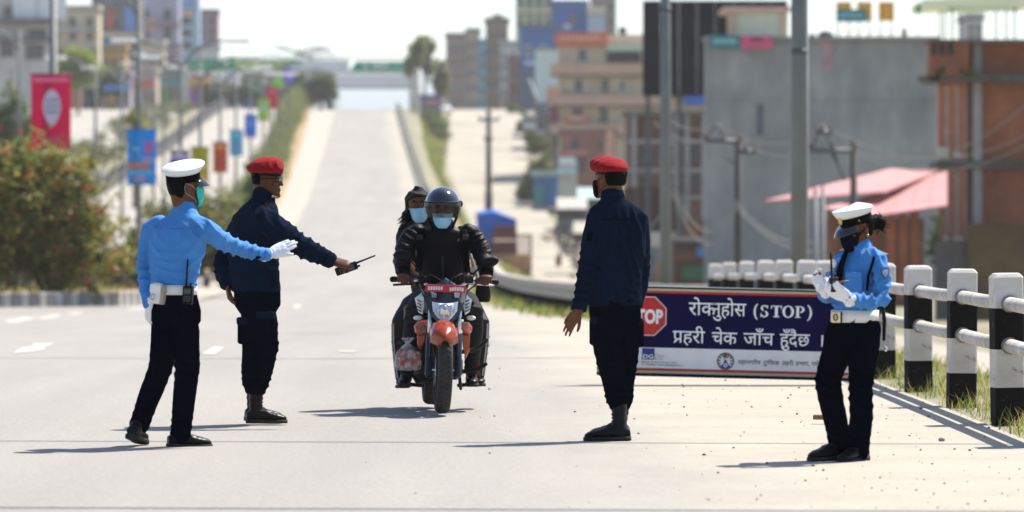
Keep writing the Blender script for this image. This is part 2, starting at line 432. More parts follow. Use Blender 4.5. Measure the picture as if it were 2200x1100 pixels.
for i in range(len(FP)-1):
    a, b = Vector(FP[i]), Vector(FP[i+1]); d = (b-a).normalized()
    for hz in (.815, .535):
        mb = MB(); p0 = a+d*.07+Vector((0, 0, hz)); p1 = b-d*.07+Vector((0, 0, hz))
        n = 14 if i < 14 else 8
        mid = (p0+p1)/2 - Vector((0, 0, .006))
        mb.tube([p0, mid, p1], .047, n)
        if i < 14:
            for q, s in ((a+d*.1, 1), (b-d*.1, -1)):
                q = q+Vector((0, 0, hz)); mb.tube([q, q+d*s*.014], .058, 14, 1)
        mb.build('rail', [M_WDIRT, mat('rail_collar', (.25, .235, .22, 1), .8)], fence, F0)
# lower barrier carrying on from the end of the fence
lowb = empty('low_barrier', (xf(74), 74, zm(74)), 'low pale concrete barrier on black stub posts curving away behind the motorcycle', 'barrier')
M_BEAM = mat('weathered_beam', (.50, .475, .42, 1), .85, scale=2, col2='#8f877a', bump=.25, bscale=20)
y = 73.6; pv_ = None; k_ = 0; stub = None
while y < 166:
    p_ = Vector((xf(y)+.05, y, zm(y)))-lowb.location
    if stub is None: stub = MB().box((0, 0, .05), (.22, .2, .7), bev=.015).build('post', M_BPAINT, lowb); o = stub
    else: o = stub.copy(); COL.objects.link(o); o.parent = lowb
    o.location = p_
    if pv_ is not None:
        d_ = p_-pv_; c_ = (p_+pv_)/2
        for z0_, z1_, w_ in ((.33, .50, .26), (.505, .68, .30)):
            mb = MB(); mb.box((0, 0, (z0_+z1_)/2), (d_.length-.03, w_, z1_-z0_), bev=.02); o = mb.build('beam', M_BEAM, lowb); o.location = c_; o.rotation_euler = (0, -math.asin(d_.z/d_.length), math.atan2(d_.y, d_.x))
    pv_ = p_; y += 2.1; k_ += 1
# grass and weeds at the foot of the fence
def blades(name, pts, hmin, hmax, width, seed, mats, lean=.5, seg=3):
    rs = np.random.RandomState(seed); n = len(pts); P = np.array(pts)
    ang = rs.rand(n)*2*np.pi; h = hmin+(hmax-hmin)*rs.rand(n)**1.8; ln = lean*h*(.2+rs.rand(n))
    dx, dy = np.cos(ang), np.sin(ang); w = width*(.6+.8*rs.rand(n)); a2 = rs.rand(n)*2*np.pi
    wx, wy = np.cos(a2)*w, np.sin(a2)*w
    V = []; 
    for k in range(seg+1):
        t = k/seg; c = P+np.stack([dx*ln*t**2, dy*ln*t**2, h*(t-.18*t*t)], 1); ww = (1-t)**.7+.04
        V.append(c+np.stack([wx*ww, wy*ww, 0*wx], 1)); V.append(c-np.stack([wx*ww, wy*ww, 0*wx], 1))
    V = np.stack(V, 1).reshape(-1, 3); nv = 2*(seg+1); base = np.arange(n)[:, None]*nv
    Fc = np.concatenate([base+np.array([2*k, 2*k+1, 2*k+3, 2*k+2]) for k in range(seg)], 0)
    mi = np.concatenate([np.arange(n) % len(mats)]*seg)
    return np_mesh(name, V, Fc, mats, mi=mi, kind='stuff')
MG = [mat('grass_green', '#6b7a35', .8, var=.25, translucent='#8aa040'), mat('grass_dry', '#a3945c', .85, var=.25, translucent='#b5a768'), mat('grass_dark', '#47562a', .8, var=.25, translucent='#607a30')]
rs = np.random.RandomState(11); pts = []
for k in range(26000):
    y = 24+48*rs.rand()**1.4; r = abs(rs.normal())*1.1 + .0
    x = xf(y)+r-.12+.05*rs.normal()
    if math.sin(x*3.1+y*1.7)+math.sin(y*2.9-x*1.3)+.9*rs.normal() < -.1: continue
    pts.append((x, y, H(x, y)+.005))
blades('grass', pts, .02, .22, .0036, 12, [MG[1], MG[0], MG[1], MG[2]], .8)
pts = []
for k in range(3500):
    y = 60+90*rs.rand(); x = xf(y)-.25+.35*rs.normal(); pts.append((x, y, H(x, y)+.01))
blades('grass', pts, .05, .3, .02, 13, MG, .6, 2)

# leaf clouds ------------------------------------------------------
def leaf_cloud(name, blobs, n, size, seed, mats, parent=None, base=(0, 0, 0), spread=.24, clump=26, flat=.5, kind=None, weights=None):
    """blobs: (centre, radii). Leaves gather in clumps spread through each blob; gaps stay between clumps"""
    rs = np.random.RandomState(seed); tot = sum(r[0]*r[1]*r[2] for c, r in blobs)**1.0; P = []
    for c, r in blobs:
        m = max(8, int(n*(r[0]*r[1]*r[2])/tot)); nc_ = max(3, m//clump)
        d = rs.normal(size=(nc_, 3)); d /= np.linalg.norm(d, axis=1)[:, None]
        cc = d*(rs.rand(nc_, 1)**.38)*np.array(r)*(.86+.28*rs.rand(nc_, 1))
        k = rs.randint(0, nc_, m); mr = (r[0]*r[1]*r[2])**(1/3)
        P.append(cc[k]+rs.normal(size=(m, 3))*mr*spread*(.5+rs.rand(nc_)[k][:, None])*.6+np.array(c))
    P = np.concatenate(P); n = len(P)
    nrm = rs.normal(size=(n, 3)); nrm[:, 2] = np.abs(nrm[:, 2])+flat; nrm /= np.linalg.norm(nrm, axis=1)[:, None]
    t = rs.normal(size=(n, 3)); u = np.cross(nrm, t); u /= np.linalg.norm(u, axis=1)[:, None]; w = np.cross(nrm, u)
    s = size*(.55+.9*rs.rand(n))[:, None]
    V = np.stack([P-u*s, P-w*s*.42+nrm*s*.12, P+u*s, P+w*s*.42+nrm*s*.12], 1).reshape(-1, 3)-np.array(base)
    Fc = np.arange(4*n).reshape(-1, 4)
    mi = rs.choice(len(mats), n, p=weights) if len(mats) > 1 else np.zeros(n)
    return np_mesh(name, V, Fc, mats, parent, mi=mi, kind=kind)
ML = {k: mat('leaf_'+k, c, .6, var=.2, scale=1.5, translucent=c) for k, c in dict(olive='#80803c', dark='#4e5a2c', mid='#6c7a3a', yellow='#a8a450', lime='#88ac38', rust='#a0683c', red='#b8503a', pink='#c8586a', blue='#586a5c', dry='#93825a', grey='#76805f').items()}
M_BARK = mat('bark', '#6b5a48', .9, var=.3, scale=6, bump=.5, bscale=20)
M_PALEBARK = mat('pale_bark', '#b5ab9c', .9, var=.25, scale=5)
def bush(name, label, cat, c, blobs, n, size, seed, mats, weights=None, group=None, trunk=True, tr=.05, bark=None):
    """c = base point; blobs relative to it"""
    e = empty(name, c, label, cat, group)
    if trunk:
        mb = MB(); rs = random.Random(seed)
        for b, r in blobs[:7]:
            x0, y0 = rs.uniform(-.1, .1)*tr*20, rs.uniform(-.1, .1)*tr*20
            mb.tube([(x0, y0, -.2), (x0*.5+b[0]*.35, y0*.5+b[1]*.35, b[2]*.5), (b[0]*.9, b[1]*.9, b[2]*.95), (b[0]*1.05, b[1]*1.05, b[2]+r[2]*.5)], [tr, tr*.8, tr*.5, tr*.2], 7)
        mb.build('trunk' if 'tree' in name else 'stem', bark or M_BARK, e)
    leaf_cloud('crown' if 'tree' in name else 'foliage', blobs, n, size, seed, mats, e, weights=weights, kind='stuff')
    return e
# ================================================================== left side: island, kerb, bushes
M_CONC = mat('concrete', (.30, .295, .285, 1), .85, var=.18, scale=.6, bump=.2, bscale=12)
M_CONCD = mat('dark_concrete', (.15, .148, .14, 1), .88, var=.25, scale=.5)
M_GALV = mat('grey_painted_steel', (.150, .165, .162, 1), .55, var=.16, scale=1.2, metal=.0)
M_STEELD = mat('dark_steel', (.09, .10, .10, 1), .5, var=.2, scale=2, metal=.3)
M_WHITE = mat('white_enamel', (.72, .72, .72, 1), .45, var=.06, scale=2)
M_KERB_G = mat('kerb_grey', (.25, .24, .225, 1), .85, var=.2, scale=5)
M_KERB_W = mat('kerb_white', (.46, .44, .40, 1), .85, var=.15, scale=5)
kp = [(-24, 102.0), (-14, 104.0), (-11.4, 106), (-9.7, 108), (-9.05, 110.5), (-9.3, 116), (-9.7, 130), (-10.4, 150), (-11.07, 164)]
seg = []
for i in range(len(kp)-1):
    a, b = Vector((*kp[i], 0)), Vector((*kp[i+1], 0)); L = (b-a).length; n = max(1, int(L/.24)) if i < 6 else max(1, int(L/.6))
    for k in range(n): seg.append((a.lerp(b, k/n), a.lerp(b, (k+1)/n)))
kerb = empty('kerb', (kp[1][0], kp[1][1], zm(104)), 'raised kerb of narrow grey and white painted blocks round the planted island', 'kerb')
kb = {}
for i, (a, b) in enumerate(seg):
    d = b-a; ln = d.length; key = (round(ln, 2), i % 2)
    if key not in kb:
        mb = MB(); mb.box((0, 0, .05), (ln-.025, .22, .62), bev=.02); o = mb.build('block', M_KERB_W if i % 2 else M_KERB_G, kerb); kb[key] = o
    else: o = kb[key].copy(); COL.objects.link(o); o.parent = kerb
    mid = (a+b)/2; o.location = Vector((mid.x, mid.y, zm(mid.y)))-kerb.location; o.rotation_euler = (0, 0, math.atan2(d.y, d.x))
# island soil, slightly raised
pv = [(-24, 102.3), (-14, 104.3), (-11.5, 106.3), (-9.8, 108.4), (-9.25, 111), (-9.5, 116), (-9.9, 130), (-10.6, 150), (-11.2, 164), (-16, 164), (-20, 130), (-24, 112)]
mb = MB(); mb.add([(x, y, zm(y)+.24) for x, y in pv], [tuple(range(len(pv)))])
tag(mb.build('island_soil', mat('dry_soil', '#8b7a58', .95, scale=.7, col2='#a38d62')), kind='structure')
rs = np.random.RandomState(21); pts = []
while len(pts) < 5000:
    x, y = -24+15*rs.rand(), 103+60*rs.rand()
    if x < xleft(y)-.3 and x > -20-.0*y and y > 102.5+(-9-x)*.0+max(0, (x+14))*.55: pts.append((x, y, zm(y)+.23))
blades('grass', pts, .08, .45, .018, 22, [MG[1], MG[1], MG[0]], .6, 2)
zi = zm(108)+.2
bl = []
rs = random.Random(4)
prof = [(-.5, 3.35, .75), (-1.5, 3.2, .95), (-2.6, 3.0, 1.1), (.3, 2.9, .8), (-.8, 2.4, 1.2), (.55, 2.2, .85), (1.0, 1.5, .8), (-2.2, 2.0, 1.3), (-3.8, 2.6, 1.2), (-4.6, 1.5, 1.3), (-.2, 1.4, 1.2), (-1.4, 1.3, 1.3), (-2.9, 1.0, 1.2), (.7, .8, .9), (1.5, 1.0, .6), (-5.4, 2.4, 1.1)]
for x, z, r in prof: bl.append(((x, rs.uniform(-.6, .6), z), (r*1.1, r*.9, r*.9)))
cb = Vector((X_(120, 108), 108, zi))
e = bush('flowering_bush', 'big green bush dotted with red flowers behind the man in the light blue shirt', 'bush', cb, bl, 42000, .085, 31, [ML['olive'], ML['mid'], ML['yellow'], ML['rust'], ML['dark'], ML['red']], [.36, .20, .28, .08, .07, .01], tr=.07)
rs = np.random.RandomState(8); fl = [((b[0]+rs.normal()*r[0]*.45, b[1]-r[1]*.8, b[2]+rs.normal()*r[2]*.45), (.14, .1, .12)) for b, r in bl for _ in range(3)]
leaf_cloud('blossom', fl, 1000, .05, 33, [ML['red'], ML['pink']], e, kind='stuff')
# long arching shoots
mb = MB()
for k in range(9):
    x0 = .5+k*.28; mb.tube([(x0-1.6, 0, 2.6), (x0-1.0, -.1, 3.7+.12*math.sin(k)), (x0-.3, -.1, 4.0-.12*k), (x0+.2, 0, 3.6-.24*k)], [.02, .015, .012, .006], 5)
mb.build('shoot', ML['olive'], e)
# second, paler bushes behind the two men on the left
def bz(px, y): return Vector((X_(px, y), y, zm(y)+.2))
bush('leafy_bush', 'pale green bush behind the white cap, tallest of the hedge on the island', 'bush', bz(445, 146), [((-1.6, 0, 1.6), (1.0, .9, 1.2)), ((-.6, 0, 2.3), (.9, .8, 1.0)), ((.5, 0, 2.0), (.8, .8, 1.1)), ((-.3, -.2, .9), (1.4, .9, .8)), ((-2.3, 0, .9), (.9, .8, .9))], 9000, .10, 41, [ML['grey'], ML['mid'], ML['yellow'], ML['dry'], ML['dark']], [.4, .2, .14, .12, .14])
bush('leafy_bush', 'dark green upright bush just left of the red beret with glasses', 'bush', bz(545, 158), [((0, 0, 2.2), (.55, .6, 1.0)), ((.1, 0, 3.2), (.4, .4, .6)), ((-.4, 0, 1.2), (.8, .7, .8)), ((-.1, 0, 3.9), (.25, .25, .5))], 5000, .10, 42, [ML['mid'], ML['lime'], ML['dark'], ML['blue']], [.4, .14, .26, .2])
bush('leafy_bush', 'low dark bush behind the light blue sleeve beside the grey fence panels', 'bush', bz(300, 126), [((0, 0, .7), (1.0, .8, .7)), ((.9, 0, 1.0), (.8, .7, .8)), ((1.9, 0, 1.2), (.8, .7, .9)), ((2.8, 0, 1.0), (.7, .7, .9))], 7000, .09, 43, [ML['olive'], ML['dark'], ML['grey'], ML['rust']], [.38, .3, .22, .1])
# dark green sheet fence behind the bush
M_SHEET = mat('dark_green_sheet', '#2f3d38', .6, var=.25, scale=.8)
hf = empty('sheet_fence', (-17, 123, zm(123)), 'dark grey green corrugated sheet fence behind the flowering bush', 'fence')
for k in range(13):
    x = -17+k*.62; w = .6
    mb = MB(); n = 8
    top = [(x+w*j/n, 123+(.02 if j % 2 else -.02), 0) for j in range(n+1)]
    mb.loft([[(p[0]+17, p[1]-123, .05) for p in top]+[(p[0]+17, p[1]-123+.02, .05) for p in reversed(top)], [(p[0]+17, p[1]-123, 1.28+.03*math.sin(k*3)) for p in top]+[(p[0]+17, p[1]-123+.02, 1.28+.03*math.sin(k*3)) for p in reversed(top)]], 0, False)
    mb.build('panel', [M_SHEET, M_SHEET, mat('faded_sheet', '#5f6a64', .6, var=.2, scale=.8)][k % 3], hf)
# median hedge up the slope
hb = []; rs = random.Random(6)
y = 165
while y < 545:
    x = -.0355*y-6.9+rs.uniform(-.5, .3); h = rs.uniform(1.0, 1.9)+ (y-165)*.0028
    hb.append(((x, y, zm(y)+h*.55), (rs.uniform(.8, 1.2), 2.8, h*.62))); y += 3.4
hed = empty('median_hedge', (-13, 165, zm(165)), 'long green hedge climbing the median between the two carriageways', 'hedge')
leaf_cloud('foliage', [((c[0]+13, c[1]-165, c[2]-zm(165)), r) for c, r in hb], 42000, .14, 51, [ML['mid'], ML['dark'], ML['olive'], ML['blue'], ML['dry']], hed, weights=[.33, .27, .2, .12, .08], kind='stuff')
mb = MB()
for c, r in hb: mb.tube([(c[0]+13, c[1]-165, c[2]-r[2]-zm(165)-.3), (c[0]+13, c[1]-165, c[2]-zm(165))], .05, 5)
mb.build('stem', M_BARK, hed)
ribbon('median_bank', mat('dry_bank', '#a48a66', .95, scale=.5, col2='#8d7a58'), lambda y: -.0355*y-9.0, lambda y: -.0355*y-5.2, 166, 620, .03)

# ------------------------------------------------------------------ street lamps with banners
def lamp(px, Y, h, label, arms=(1, -1), r=.075, armlen=2.2, dz=.2, group=None, z0=None, rz=0):
    z = zm(Y) if z0 is None else z0
    e = empty('street_lamp', (X_(px, Y), Y, z), label, 'street lamp', group, rz)
    mb = MB(); mb.tube([(0, 0, -.2), (0, 0, h*.5), (0, 0, h)], [r*1.25, r, r*.7], 12); mb.tube([(0, 0, 0), (0, 0, .35)], r*2, 10); mb.build('pole', M_GALV, e)
    for s in arms:
        mb = MB(); mb.tube([(0, 0, h-.9), (s*armlen*.3, 0, h-.25), (s*armlen*.65, 0, h+.05), (s*armlen, 0, h+.12)], [r*.8, r*.75, r*.7, r*.6], 8); a = mb.build('arm', M_GALV, e)
        mb = MB(); mb.box((s*(armlen+.3), 0, h+.1), (1.0, .36, .17), bev=.05); mb.build('lamp_head', M_WHITE, a)
    return e
def banner(px0, px1, py0, py1, Y, col, label, marks=(), side=1):
    """cloth banner on a lamp post; marks = (x0,y0,x1,y1,colour) in 0..1 of the sheet"""
    a, b = W(px0, py0, Y), W(px1, py1, Y); w, h = b.x-a.x, a.z-b.z
    e = empty('banner', ((a.x+b.x)/2, Y-.13, b.z), label, 'banner')
    mb = MB(); n = 8
    fr = [(-w/2+w*j/n, .03*math.sin(j*1.1), 0) for j in range(n+1)]
    mb.loft([[(x, y, z) for x, y, _ in fr]+[(x, y+.012, z) for x, y, _ in reversed(fr)] for z in (0, h*.5, h)], 0, False)
    mb.build('sheet', mat('cloth_'+col, col, .75, var=.05, scale=2, translucent=col), e)
    mb = MB(); mb.tube([(-w/2-.04, .04, h+.01), (w/2+.04, .04, h+.01)], .018, 6); mb.tube([(-w/2-.04, .04, -.01), (w/2+.04, .04, -.01)], .018, 6); mb.build('rod', M_STEELD, e)
    for q in marks:
        mb = MB(); x0, z0, x1, z1, c = q[:5]; kind = q[5] if len(q) > 5 else 'box'
        X0, X1, Z0, Z1 = -w/2+x0*w, -w/2+x1*w, h*(1-z1), h*(1-z0); yy = -.055
        if kind == 'box': mb.prism([(X0, Z0), (X1, Z0), (X1, Z1), (X0, Z1)], yy, yy+.01)
        elif kind == 'oval':
            cx, cz, rx, rz = (X0+X1)/2, (Z0+Z1)/2, (X1-X0)/2, (Z1-Z0)/2
            mb.prism([(cx+rx*math.cos(t*math.pi/12)*(1-.28*(math.sin(t*math.pi/12) < 0)*abs(math.sin(t*math.pi/12))), cz+rz*math.sin(t*math.pi/12)) for t in range(24)], yy, yy+.01)
        elif kind == 'V':
            t = (X1-X0)*.3
            mb.prism([(X0, Z1), (X0+t, Z1), ((X0+X1)/2, Z0+t), (X1-t, Z1), (X1, Z1), ((X0+X1)/2+t*.45, Z0), ((X0+X1)/2-t*.45, Z0)], yy, yy+.01)
        mb.build('print', mat('print_'+c, c, .7, var=.04), e)
    return e
lamp(112, 112, 9.2, 'grey lamp post carrying the pink banner', arms=(1,))
banner(68, 153, 160, 318, 112, '#d92a6a', 'pink banner with a pale oval figure hung on the leftmost lamp post',
       [(.06, .05, .94, .10, '#e87aa0'), (.30, .21, .76, .70, '#cfc6dc', 'oval'), (.38, .34, .70, .36, '#a999c0'), (.36, .42, .72, .44, '#a999c0'), (.38, .50, .70, .52, '#a999c0'), (.30, .86, .72, .94, '#e04878')])
lamp(298, 140, 9.6, 'grey lamp post carrying the bright sky blue banner', arms=(-1,), armlen=1.6)
banner(274, 336, 278, 396, 140, '#2a9fe0', 'bright sky blue banner with a red letter shape beside the white cap',
       [(.56, .22, .92, .46, '#c8566e', 'V'), (.20, .34, .45, .37, '#8fd0f0'), (.55, .50, .92, .62, '#8a90c8'), (.02, .62, .75, .72, '#c06a50'), (.05, .76, .9, .82, '#58b8ec'), (.28, .86, .62, .93, '#b58ab0')])
lamp(388, 170, 9.0, 'grey double armed lamp post carrying the blue and white banner', armlen=1.9)
banner(365, 408, 322, 400, 170, '#2a55c0', 'dark blue banner with a white and pink top behind the white cap', [(0, 0, 1, .22, '#e6dde8'), (.08, .05, .45, .15, '#d88a9a'), (.55, .05, .95, .15, '#d88a9a'), (.5, .6, .95, .95, '#5a3aa8')])
lamp(430, 193, 9.0, 'thin grey lamp post carrying the olive yellow banner', armlen=1.9)
banner(411, 449, 316, 402, 193, '#b5b02e', 'olive yellow banner above the right edge of the white cap', [(.15, .42, .85, .52, '#d0cf8a'), (.1, .7, .9, .97, '#d8a030')])
lamp(473, 221, 9.0, 'thin grey lamp post carrying the orange banner', armlen=1.8)
banner(458, 489, 305, 370, 221, '#c8672e', 'burnt orange banner between the white cap and the red beret', [(.2, .1, .8, .22, '#e09a70'), (.3, .55, .7, .85, '#a84a3a')])
lamp(507, 250, 9.0, 'thin grey lamp post carrying the pale turquoise banner', armlen=1.8)
banner(494, 522, 279, 334, 250, '#5fb4d0', 'pale turquoise banner above and left of the red beret', [(.2, .15, .8, .25, '#8fd0e0'), (.4, .4, .7, .75, '#7a9ac0')])
lamp(538, 285, 9.0, 'thin grey lamp post carrying the plain royal blue banner', armlen=1.8)
banner(526, 551, 246, 295, 285, '#2f7fd6', 'plain royal blue banner above the red beret', [(.3, .2, .7, .6, '#5a9ae0'), (.2, .86, .8, .97, '#7a7ac0')])
lamp(565, 324, 9.0, 'thin grey lamp post carrying the pale lime banner', armlen=1.8)
banner(554, 579, 212, 260, 324, '#b2c86a', 'pale lime green banner left of the crimson banner', [(.2, .3, .8, .6, '#a0c0a0')])
lamp(583, 360, 9.0, 'thin grey lamp post carrying the crimson banner', armlen=1.8)
banner(572, 596, 188, 234, 360, '#cc3458', 'crimson banner high on the slope beside the median hedge', [(.2, .15, .8, .25, '#e07a90'), (.3, .7, .8, .95, '#b82848')])
lamp(598, 395, 9.0, 'thin grey lamp post carrying the small grass green banner', armlen=1.8)
banner(586, 608, 158, 190, 395, '#90c84a', 'small grass green banner under the far green sign board', [(.2, .3, .8, .6, '#a8d870')])
banner(607, 632, 145, 176, 430, '#7a70d8', 'small violet banner furthest up the row of lamp posts', [(.5, .2, .95, .8, '#b0a0e0')])
lamp(620, 430, 9.0, 'thin grey lamp post carrying the small violet banner', armlen=1.8)
for i, Y in enumerate((600, 630, 660, 690, 720, 760, 800, 850)):
    lamp(1100+(-.0355*Y-6.9)*F/Y-14+i*2, Y, 9.6+.9*i, 'faint slender lamp post in the row beyond the crest of the road', group='lamp posts beyond the crest', r=.11, armlen=3.2, z0=13.2)
for i, (px, Y, py) in enumerate(((42, 185, 65), (205, 200, 130), (330, 300, 140), (352, 330, 120), (262, 250, 150))):
    h = Z_(py, Y)-zm(Y)
    lamp(px, Y, h, ['pale grey pole at the far left edge beside the pink banner', 'white lamp post just right of the light green tree', 'white lamp post behind the parapet of the side road, right one of a pair', 'white lamp post nearest the sky blue banner on its right', 'white lamp post between the green tree and the sky blue banner'][i], arms=(-1,), armlen=1.5)
# parapet of the side road
M_PAR = mat('weathered_parapet', (.085, .088, .088, 1), .9, var=.2, scale=.6)
par = empty('parapet_railing', (-31, 240, zm(240)), 'grey parapet railing curving up the left edge of the side road', 'railing')
y = 150; prev = None
while y < 560:
    x = float(np.interp(y, [102, 345, 9000], [-25, -31, -31-8655*.022]))-.2
    p = Vector((x, y, zm(y)))-par.location
    mb = MB(); mb.box(p+Vector((0, 0, .65)), (.26, .26, 1.5), bev=.02); mb.build('post', M_PAR, par)
    if prev is not None:
        mb = MB()
        mb.prism([(0, 0)]*0 or [(prev.y, prev.z+.02), (p.y, p.z+.02), (p.y, p.z+.85), (prev.y, prev.z+.85)], (p.x+prev.x)/2-.07, (p.x+prev.x)/2+.07, plane='yz'); mb.build('panel', M_PAR, par)
        for hz in (1.05, 1.35):
            mb = MB(); mb.tube([prev+Vector((0, 0, hz)), p+Vector((0, 0, hz))], .075, 6); mb.build('rail', M_PAR, par)
    prev = p; y += 5.5
hb = []; rs = random.Random(16); y = 300
while y < 556:
    for k in range(1, 4):
        x = float(np.interp(y, [102, 345, 9000], [-25, -31, -31-8655*.022]))-1.6-rs.uniform(.2, 2.0)-k*2.0; h = rs.uniform(.3, .9)
        if rs.random() < .72: hb.append(((x, y+rs.uniform(-2, 2), zm(y)+h*.5), (rs.uniform(.7, 1.2), 2.2, h*.7)))
    y += 4.2
vs_ = empty('roadside_shrubs', (-34, 420, zm(420)), 'ragged grey green shrubs growing below the parapet of the side road', 'shrubs')
leaf_cloud('foliage', [((c[0]+34, c[1]-420, c[2]-zm(420)), r) for c, r in hb], 26000, .15, 57, [ML['grey'], ML['mid'], ML['dry'], ML['dark'], ML['blue']], vs_, weights=[.3, .22, .18, .18, .12], kind='stuff')
mb = MB()
for c, r in hb: mb.tube([(c[0]+34, c[1]-420, c[2]-r[2]-zm(420)-.2), (c[0]+34, c[1]-420, c[2]-zm(420))], .04, 4)
mb.build('stem', M_BARK, vs_)
# steel guard rail on the right edge of the main road, up the slope
gr = empty('guard_rail', (xf(160), 160, zm(160)), 'grey steel guard rail running up the right edge of the main road', 'guard rail')
y = 160; prev = None
while y < 560:
    p = Vector((xf(y)+.1, y, zm(y)))-gr.location
    mb = MB(); mb.box(p+Vector((0, 0, .35)), (.12, .12, .95)); mb.build('post', M_GALV, gr)
    if prev is not None:
        mb = MB(); mb.prism([(prev.y, prev.z+.45), (p.y, p.z+.45), (p.y, p.z+.8), (prev.y, prev.z+.8)], (p.x+prev.x)/2-.12, (p.x+prev.x)/2-.04, plane='yz'); mb.build('rail', M_GALV, gr)
    prev = p; y += 4.0
# ------------------------------------------------------------------ far bridges and signs
def pbox(name, m, x0, y0, x1, y1, Y, depth, parent=None, proud=0, base=None, bev=0):
    a, b = W(x0, y0, Y), W(x1, y1, Y)
    mb = MB(); mb.box(((a.x+b.x)/2, Y-proud+depth/2, (a.z+b.z)/2), (abs(b.x-a.x), depth, abs(a.z-b.z)), bev=bev)
    return mb.build(name, m, parent, base if base is not None else (parent.location if parent is not None else None))
M_GREEN = mat('green_sign', (.012, .27, .14, 1), .6, var=.06, scale=.5)
M_DECK = mat('pale_deck', '#b9bdbb', .8, var=.1, scale=.4)
fb = empty('footbridge', (X_(640, 560), 560, zm(560)), 'nearer pale footbridge spanning both carriageways at the crest', 'footbridge')
pbox('deck', M_DECK, 396, 151, 890, 157, 560, 2.4, fb); pbox('handrail', M_WHITE, 396, 122, 890, 125, 560, .1, fb, proud=-.3); pbox('panel', M_WHITE, 648, 128, 750, 150, 560, .08, fb, proud=-.3)
for px in (400, 660, 884): pbox('column', M_DECK, px-5, 158, px+5, 245, 560.4, .6, fb)
for i in range(30): pbox('railing_post', M_GALV, 396+i*17, 118, 398+i*17, 124, 560, .08, fb)
def sign(x0, y0, x1, y1, Y, label, m, marks, cut=0, depth=.15, name='sign_board', cat='sign'):
    a, b = W(x0, y0, Y), W(x1, y1, Y)
    e = empty(name, ((a.x+b.x)/2, Y, b.z), label, cat); w, h = b.x-a.x, a.z-b.z
    mb = MB(); mb.prism([(-w/2, 0), (w/2, 0), (w/2-(cut if cut < 0 else 0)*0, h), (-w/2+cut*w, h)], 0, depth); mb.build('panel', m, e)
    for i, (t0, z0, t1, z1, c) in enumerate(marks):
        mb = MB(); mb.prism([(-w/2+t0*w, h*(1-z1)), (-w/2+t1*w, h*(1-z1)), (-w/2+t1*w, h*(1-z0)), (-w/2+t0*w, h*(1-z0))], -.03, -.004); mb.build('lettering', mat('letter_'+c, c, .6, var=.04), e)
    return e
def scribble(t0, z0, t1, z1, c, n, seed):
    rs = random.Random(seed); out = []; x = t0; w = (t1-t0)/n
    for i in range(n): out.append((x+w*.1, z0+rs.random()*.08, x+w*rs.uniform(.55, .9), z1-rs.random()*.08, c)); x += w
    out.append((t0, z0-.02, t1, z0+.07, c)); return out
sign(403, 128, 483, 151, 559, 'left end green overhead sign board on the far footbridge', M_GREEN, scribble(.1, .3, .9, .7, '#5aa98a', 7, 1))
sign(489, 128, 645, 149, 558.5, 'long green overhead sign board with yellow lettering on the far footbridge', M_GREEN, scribble(.1, .25, .86, .8, '#b8cc30', 14, 2))
sign(752, 132, 880, 152, 559, 'slant ended green overhead sign board with white lettering above the main road', M_GREEN, scribble(.22, .25, .3, .8, '#d8e8e0', 2, 3)+scribble(.37, .2, .66, .75, '#d8e8e0', 6, 3)+scribble(.7, .45, .9, .8, '#9fd0b8', 5, 4), cut=.1)
fb2 = empty('footbridge', (X_(800, 640), 640, 14), 'farther white footbridge deck seen beneath the green sign over the main road', 'footbridge')
pbox('parapet', M_WHITE, 700, 160, 900, 186, 640, .2, fb2); pbox('deck', M_DECK, 700, 186, 900, 191, 640, 2.2, fb2)
for px in (706, 896): pbox('column', M_DECK, px-5, 191, px+5, 246, 640.5, .6, fb2)
# distant hills
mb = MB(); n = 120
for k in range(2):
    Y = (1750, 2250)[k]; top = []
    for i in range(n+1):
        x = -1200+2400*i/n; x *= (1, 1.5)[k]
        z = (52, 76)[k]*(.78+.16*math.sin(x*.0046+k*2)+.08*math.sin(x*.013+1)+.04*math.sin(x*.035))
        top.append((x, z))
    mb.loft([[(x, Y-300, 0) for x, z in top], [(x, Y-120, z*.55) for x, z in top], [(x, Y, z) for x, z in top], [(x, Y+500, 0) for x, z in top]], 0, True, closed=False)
o = mb.build('hills', mat('haze_tinted_hills', '#8f9a9c', .9, var=.12, scale=.004)); o['kind'] = 'structure'  # distance haze painted into the ridge colour as a pale grey-blue
# tall thin trees at the crest
def tree(label, px, Y, ytop, trunkspread, blobs, n, size, seed, mats, weights=None, bark=None, z0=None, tr=.16, group=None):
    z = zm(Y) if z0 is None else z0
    e = empty('tree', (X_(px, Y), Y, z), label, 'tree', group); h = Z_(ytop, Y)-z; rs = random.Random(seed)
    mb = MB(); mb.tube([(0, 0, -.4), (.1*trunkspread, 0, h*.3), (.25*trunkspread, .1, h*.62), (.3*trunkspread, 0, h*.9)], [tr*1.3, tr, tr*.7, tr*.2], 9)
    for b, r in blobs:
        s0 = rs.uniform(.3, .6); a = Vector((.2*trunkspread*s0, 0, h*s0)); mb.tube([a, a.lerp(Vector(b), .5)+Vector((0, 0, .1*h)), Vector(b)], [tr*.55, tr*.4, tr*.15], 6)
    mb.build('trunk', bark or M_BARK, e)
    leaf_cloud('crown', blobs, n, size, seed, mats, e, weights=weights, kind='stuff')
    return e
tree('tall slender tree with pale bare trunk left of the footbridge end on the right', 893, 545, 85, 1, [((0, 0, 6.6), (1.0, 1, 1.6)), ((.7, .2, 8), (.9, .9, 1.1)), ((-.8, 0, 5.2), (.7, .7, 1.2))], 3500, .22, 61, [ML['olive'], ML['yellow'], ML['grey']], bark=M_PALEBARK, tr=.2)
